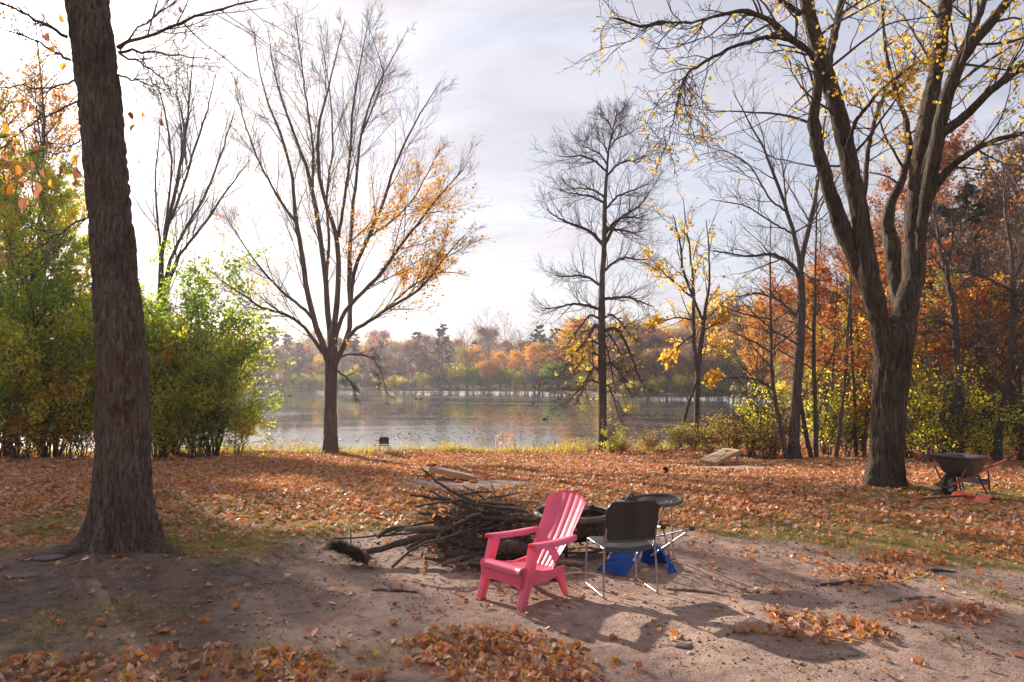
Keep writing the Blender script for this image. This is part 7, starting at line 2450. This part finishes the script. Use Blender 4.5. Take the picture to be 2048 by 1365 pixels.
# ---- dead reed clump by the water
for (px, lab) in ((1072, 'dark dead reeds at the water edge left of the others'), (1100, 'dark dead reeds at the water edge close to the lone bare tree')):
    Y = 26.6
    x0 = bank(px, Y)
    t = thing('reed_clump', lab, 'reeds', (x0, Y, Hs(x0, Y)), 0, 'dead reed clumps')
    for k in range(5):
        dx = rng.uniform(-0.22, 0.22)
        h = rng.uniform(0.3, 0.55)
        MB().tube([(dx, 0, -0.05), (dx + 0.02, 0, h * 0.6), (dx + rng.uniform(-0.06, 0.06), 0, h)], [0.014, 0.013, 0.018], 6).build('stalk', M_STICK, t, True)

# ---- ducks far out on the lake
mduck = mat_plain('duck_feathers', (0.06, 0.045, 0.035), 0.7, 0.3, 0.4, 20.0)
for (px, Y, lab) in ((833, 88, 'duck swimming at the left of a pair'), (842, 88, 'duck swimming at the right of a pair'), (1066, 75, 'duck swimming left of the lone bare tree'), (1090, 48, 'duck nearest to the shore of the beige armchair')):
    x0 = bank(px, Y)
    m = MB().tube([(-0.24, 0, 0.09), (-0.16, 0, 0.08), (0, 0, 0.06), (0.13, 0, 0.08), (0.18, 0, 0.15), (0.19, 0, 0.23), (0.22, 0, 0.26), (0.27, 0, 0.245), (0.32, 0, 0.235)], [0.01, 0.06, 0.11, 0.085, 0.045, 0.045, 0.05, 0.03, 0.008], 10)
    o = tag(m.build('duck', mduck, None, True), lab, 'duck', 'ducks on the lake')
    o.location = (x0, Y, WATER_Z - 0.01)
    o.rotation_euler = (0, 0, rng.uniform(-0.5, 0.5))

# ---- glimpses beyond the far shore: two houses, a car, a line of poles
M_SIDING = mat_plain('grey_siding', (0.34, 0.35, 0.40), 0.8, 0.2, 0.1, 2.0)
M_SIDINGW = mat_plain('white_siding', (0.60, 0.60, 0.60), 0.8, 0.2, 0.1, 2.0)
M_ROOF = mat_plain('roof_grey', (0.30, 0.30, 0.32), 0.8, 0.2, 0.2, 2.0)
M_GLASS = mat_plain('dark_glass', (0.03, 0.035, 0.04), 0.1, 0.5, 0.1, 2.0)


def house(label, px, Y, w, d, h, wall, rz):
    x0 = bank(px, Y)
    t = thing('house', label, 'house', (x0, Y, Hs(x0, Y)), rz, 'houses beyond the far shore')
    MB().box((0, 0, h / 2 - 0.2), (w, d, h + 0.4)).build('wall', wall, t)
    m = MB()
    O = [[-w / 2 - 0.4, -d / 2 - 0.4, h], [-w / 2 - 0.4, 0, h + 1.9], [-w / 2 - 0.4, d / 2 + 0.4, h]]
    m.prism(O, (1, 0, 0), w + 0.8)
    m.build('roof', M_ROOF, t)
    for k in range(3):
        x = (k - 1) * w * 0.3
        wf = MB().box((x, -d / 2 - 0.02, h * 0.55), (1.3, 0.08, 1.2)).build('window', M_SIDINGW, t)
        MB().box((x, -d / 2 - 0.065, h * 0.55), (1.1, 0.03, 1.0)).build('pane', M_GLASS, wf)
    return t


house('grey house with a pale roof beyond the far shore, half behind the yellow-green bush', 500, 164, 9, 6, 2.7, M_SIDING, 0.1)
house('blue-grey house beyond the far shore beside the coral-red tree', 596, 172, 7, 6, 3.0, M_SIDING, -0.2)


def car(label, px, Y, col):
    x0 = bank(px, Y)
    t = thing('parked_car', label, 'car', (x0, Y, Hs(x0, Y)), 0.15, 'cars parked beyond the far shore')
    O = [[-2.2, -0.85, 0.35], [2.2, -0.85, 0.35], [2.25, -0.85, 0.8], [1.3, -0.85, 0.95], [0.6, -0.85, 1.42], [-1.2, -0.85, 1.45], [-1.9, -0.85, 1.0], [-2.25, -0.85, 0.9]]
    MB().prism(O, (0, 1, 0), 1.7).build('body', col, t, False, 0.06)
    for s in (-1.35, 1.4):
        for y in (-0.82, 0.82):
            MB().tube([(s, y - 0.1, 0.32), (s, y + 0.1, 0.32)], 0.32, 14).build('wheel', M_RUBBER, t, True)
    for (a_, b_) in ((-1.1, -0.15), (-0.05, 0.7)):
        MB().prism([[a_, -0.86, 0.98], [b_, -0.86, 0.98], [min(b_, 0.45), -0.86, 1.36], [a_, -0.86, 1.36]], (0, 1, 0), 1.72).build('window', M_GLASS, t)


car('white car parked beyond the far shore right of the vase-shaped trunk', 736, 156, mat_plain('car_white', (0.7, 0.7, 0.7), 0.3, 0.5, 0.03))
car('red car parked beyond the far shore beside the white car', 746, 153, mat_plain('car_red', (0.4, 0.05, 0.04), 0.3, 0.5, 0.05))
x0 = bank(824, 156)
t = thing('utility_pole', 'wooden utility pole with wires beyond the far shore near the two tall pines', 'utility pole', (x0, 156, Hs(x0, 156)))
MB().tube([(0, 0, -0.3), (0, 0, 7.6)], [0.16, 0.11], 8).build('pole', MBARK_GREY, t, True)
MB().box((0, 0, 7.1), (2.2, 0.14, 0.14)).build('crossarm', MBARK_GREY, t)
for (y_, z_) in ((-0.9, 7.2), (0.9, 7.2), (0.0, 4.6)):
    P = [[x_, y_ * 0.4 + 0.12 * x_, z_ - 0.7 + 0.7 * abs(x_ / 14.0 - round(x_ / 28.0) * 2) ** 2] for x_ in np.linspace(-14, 14, 17)]
    MB().tube(P, 0.022, 5).build('wire', M_ALU, t, True)
# ------------------------------------------------------------------ haze
N = NT('haze_air')
hv = N.n('ShaderNodeVolumePrincipled', {'Color': (0.90, 0.88, 1.0), 'Density': 0.0005, 'Anisotropy': 0.5})
N.t.links.new(hv.outputs[0], N.out.inputs['Volume'])
allz = float(GZ.min())
m = MB()
X1, Y0_, Y1_ = float(gx[-1]) + 5, float(gy[0]) - 5, float(gy[-1]) + 5
X0_ = float(gx[0]) - 5
m.box(((X0_ + X1) / 2, (Y0_ + Y1_) / 2, (24.0 + allz - 1) / 2), (X1 - X0_, Y1_ - Y0_, 24.0 - allz + 1))
m.build('haze', N.m, None, kind='stuff')

# ------------------------------------------------------------------ tell look-alikes apart by their order in the row
_same = {}
for o in COL.objects:
    if o.parent is None and o.get('category') and o.get('label') and o.get('group'):
        _same.setdefault(o['label'], []).append(o)
for lab, obs in _same.items():
    if len(obs) < 2:
        continue
    obs.sort(key=lambda o: o.location.x / max(o.location.y, 0.1))
    nth = ['leftmost', 'second', 'third', 'fourth', 'fifth', 'sixth', 'seventh', 'eighth', 'ninth', 'tenth', 'eleventh', 'twelfth', 'thirteenth', 'fourteenth', 'fifteenth', 'sixteenth']
    for i, o in enumerate(obs):
        o['label'] = lab + ', ' + ('rightmost' if i == len(obs) - 1 else nth[min(i, 15)] + ('' if i == 0 else ' from left'))
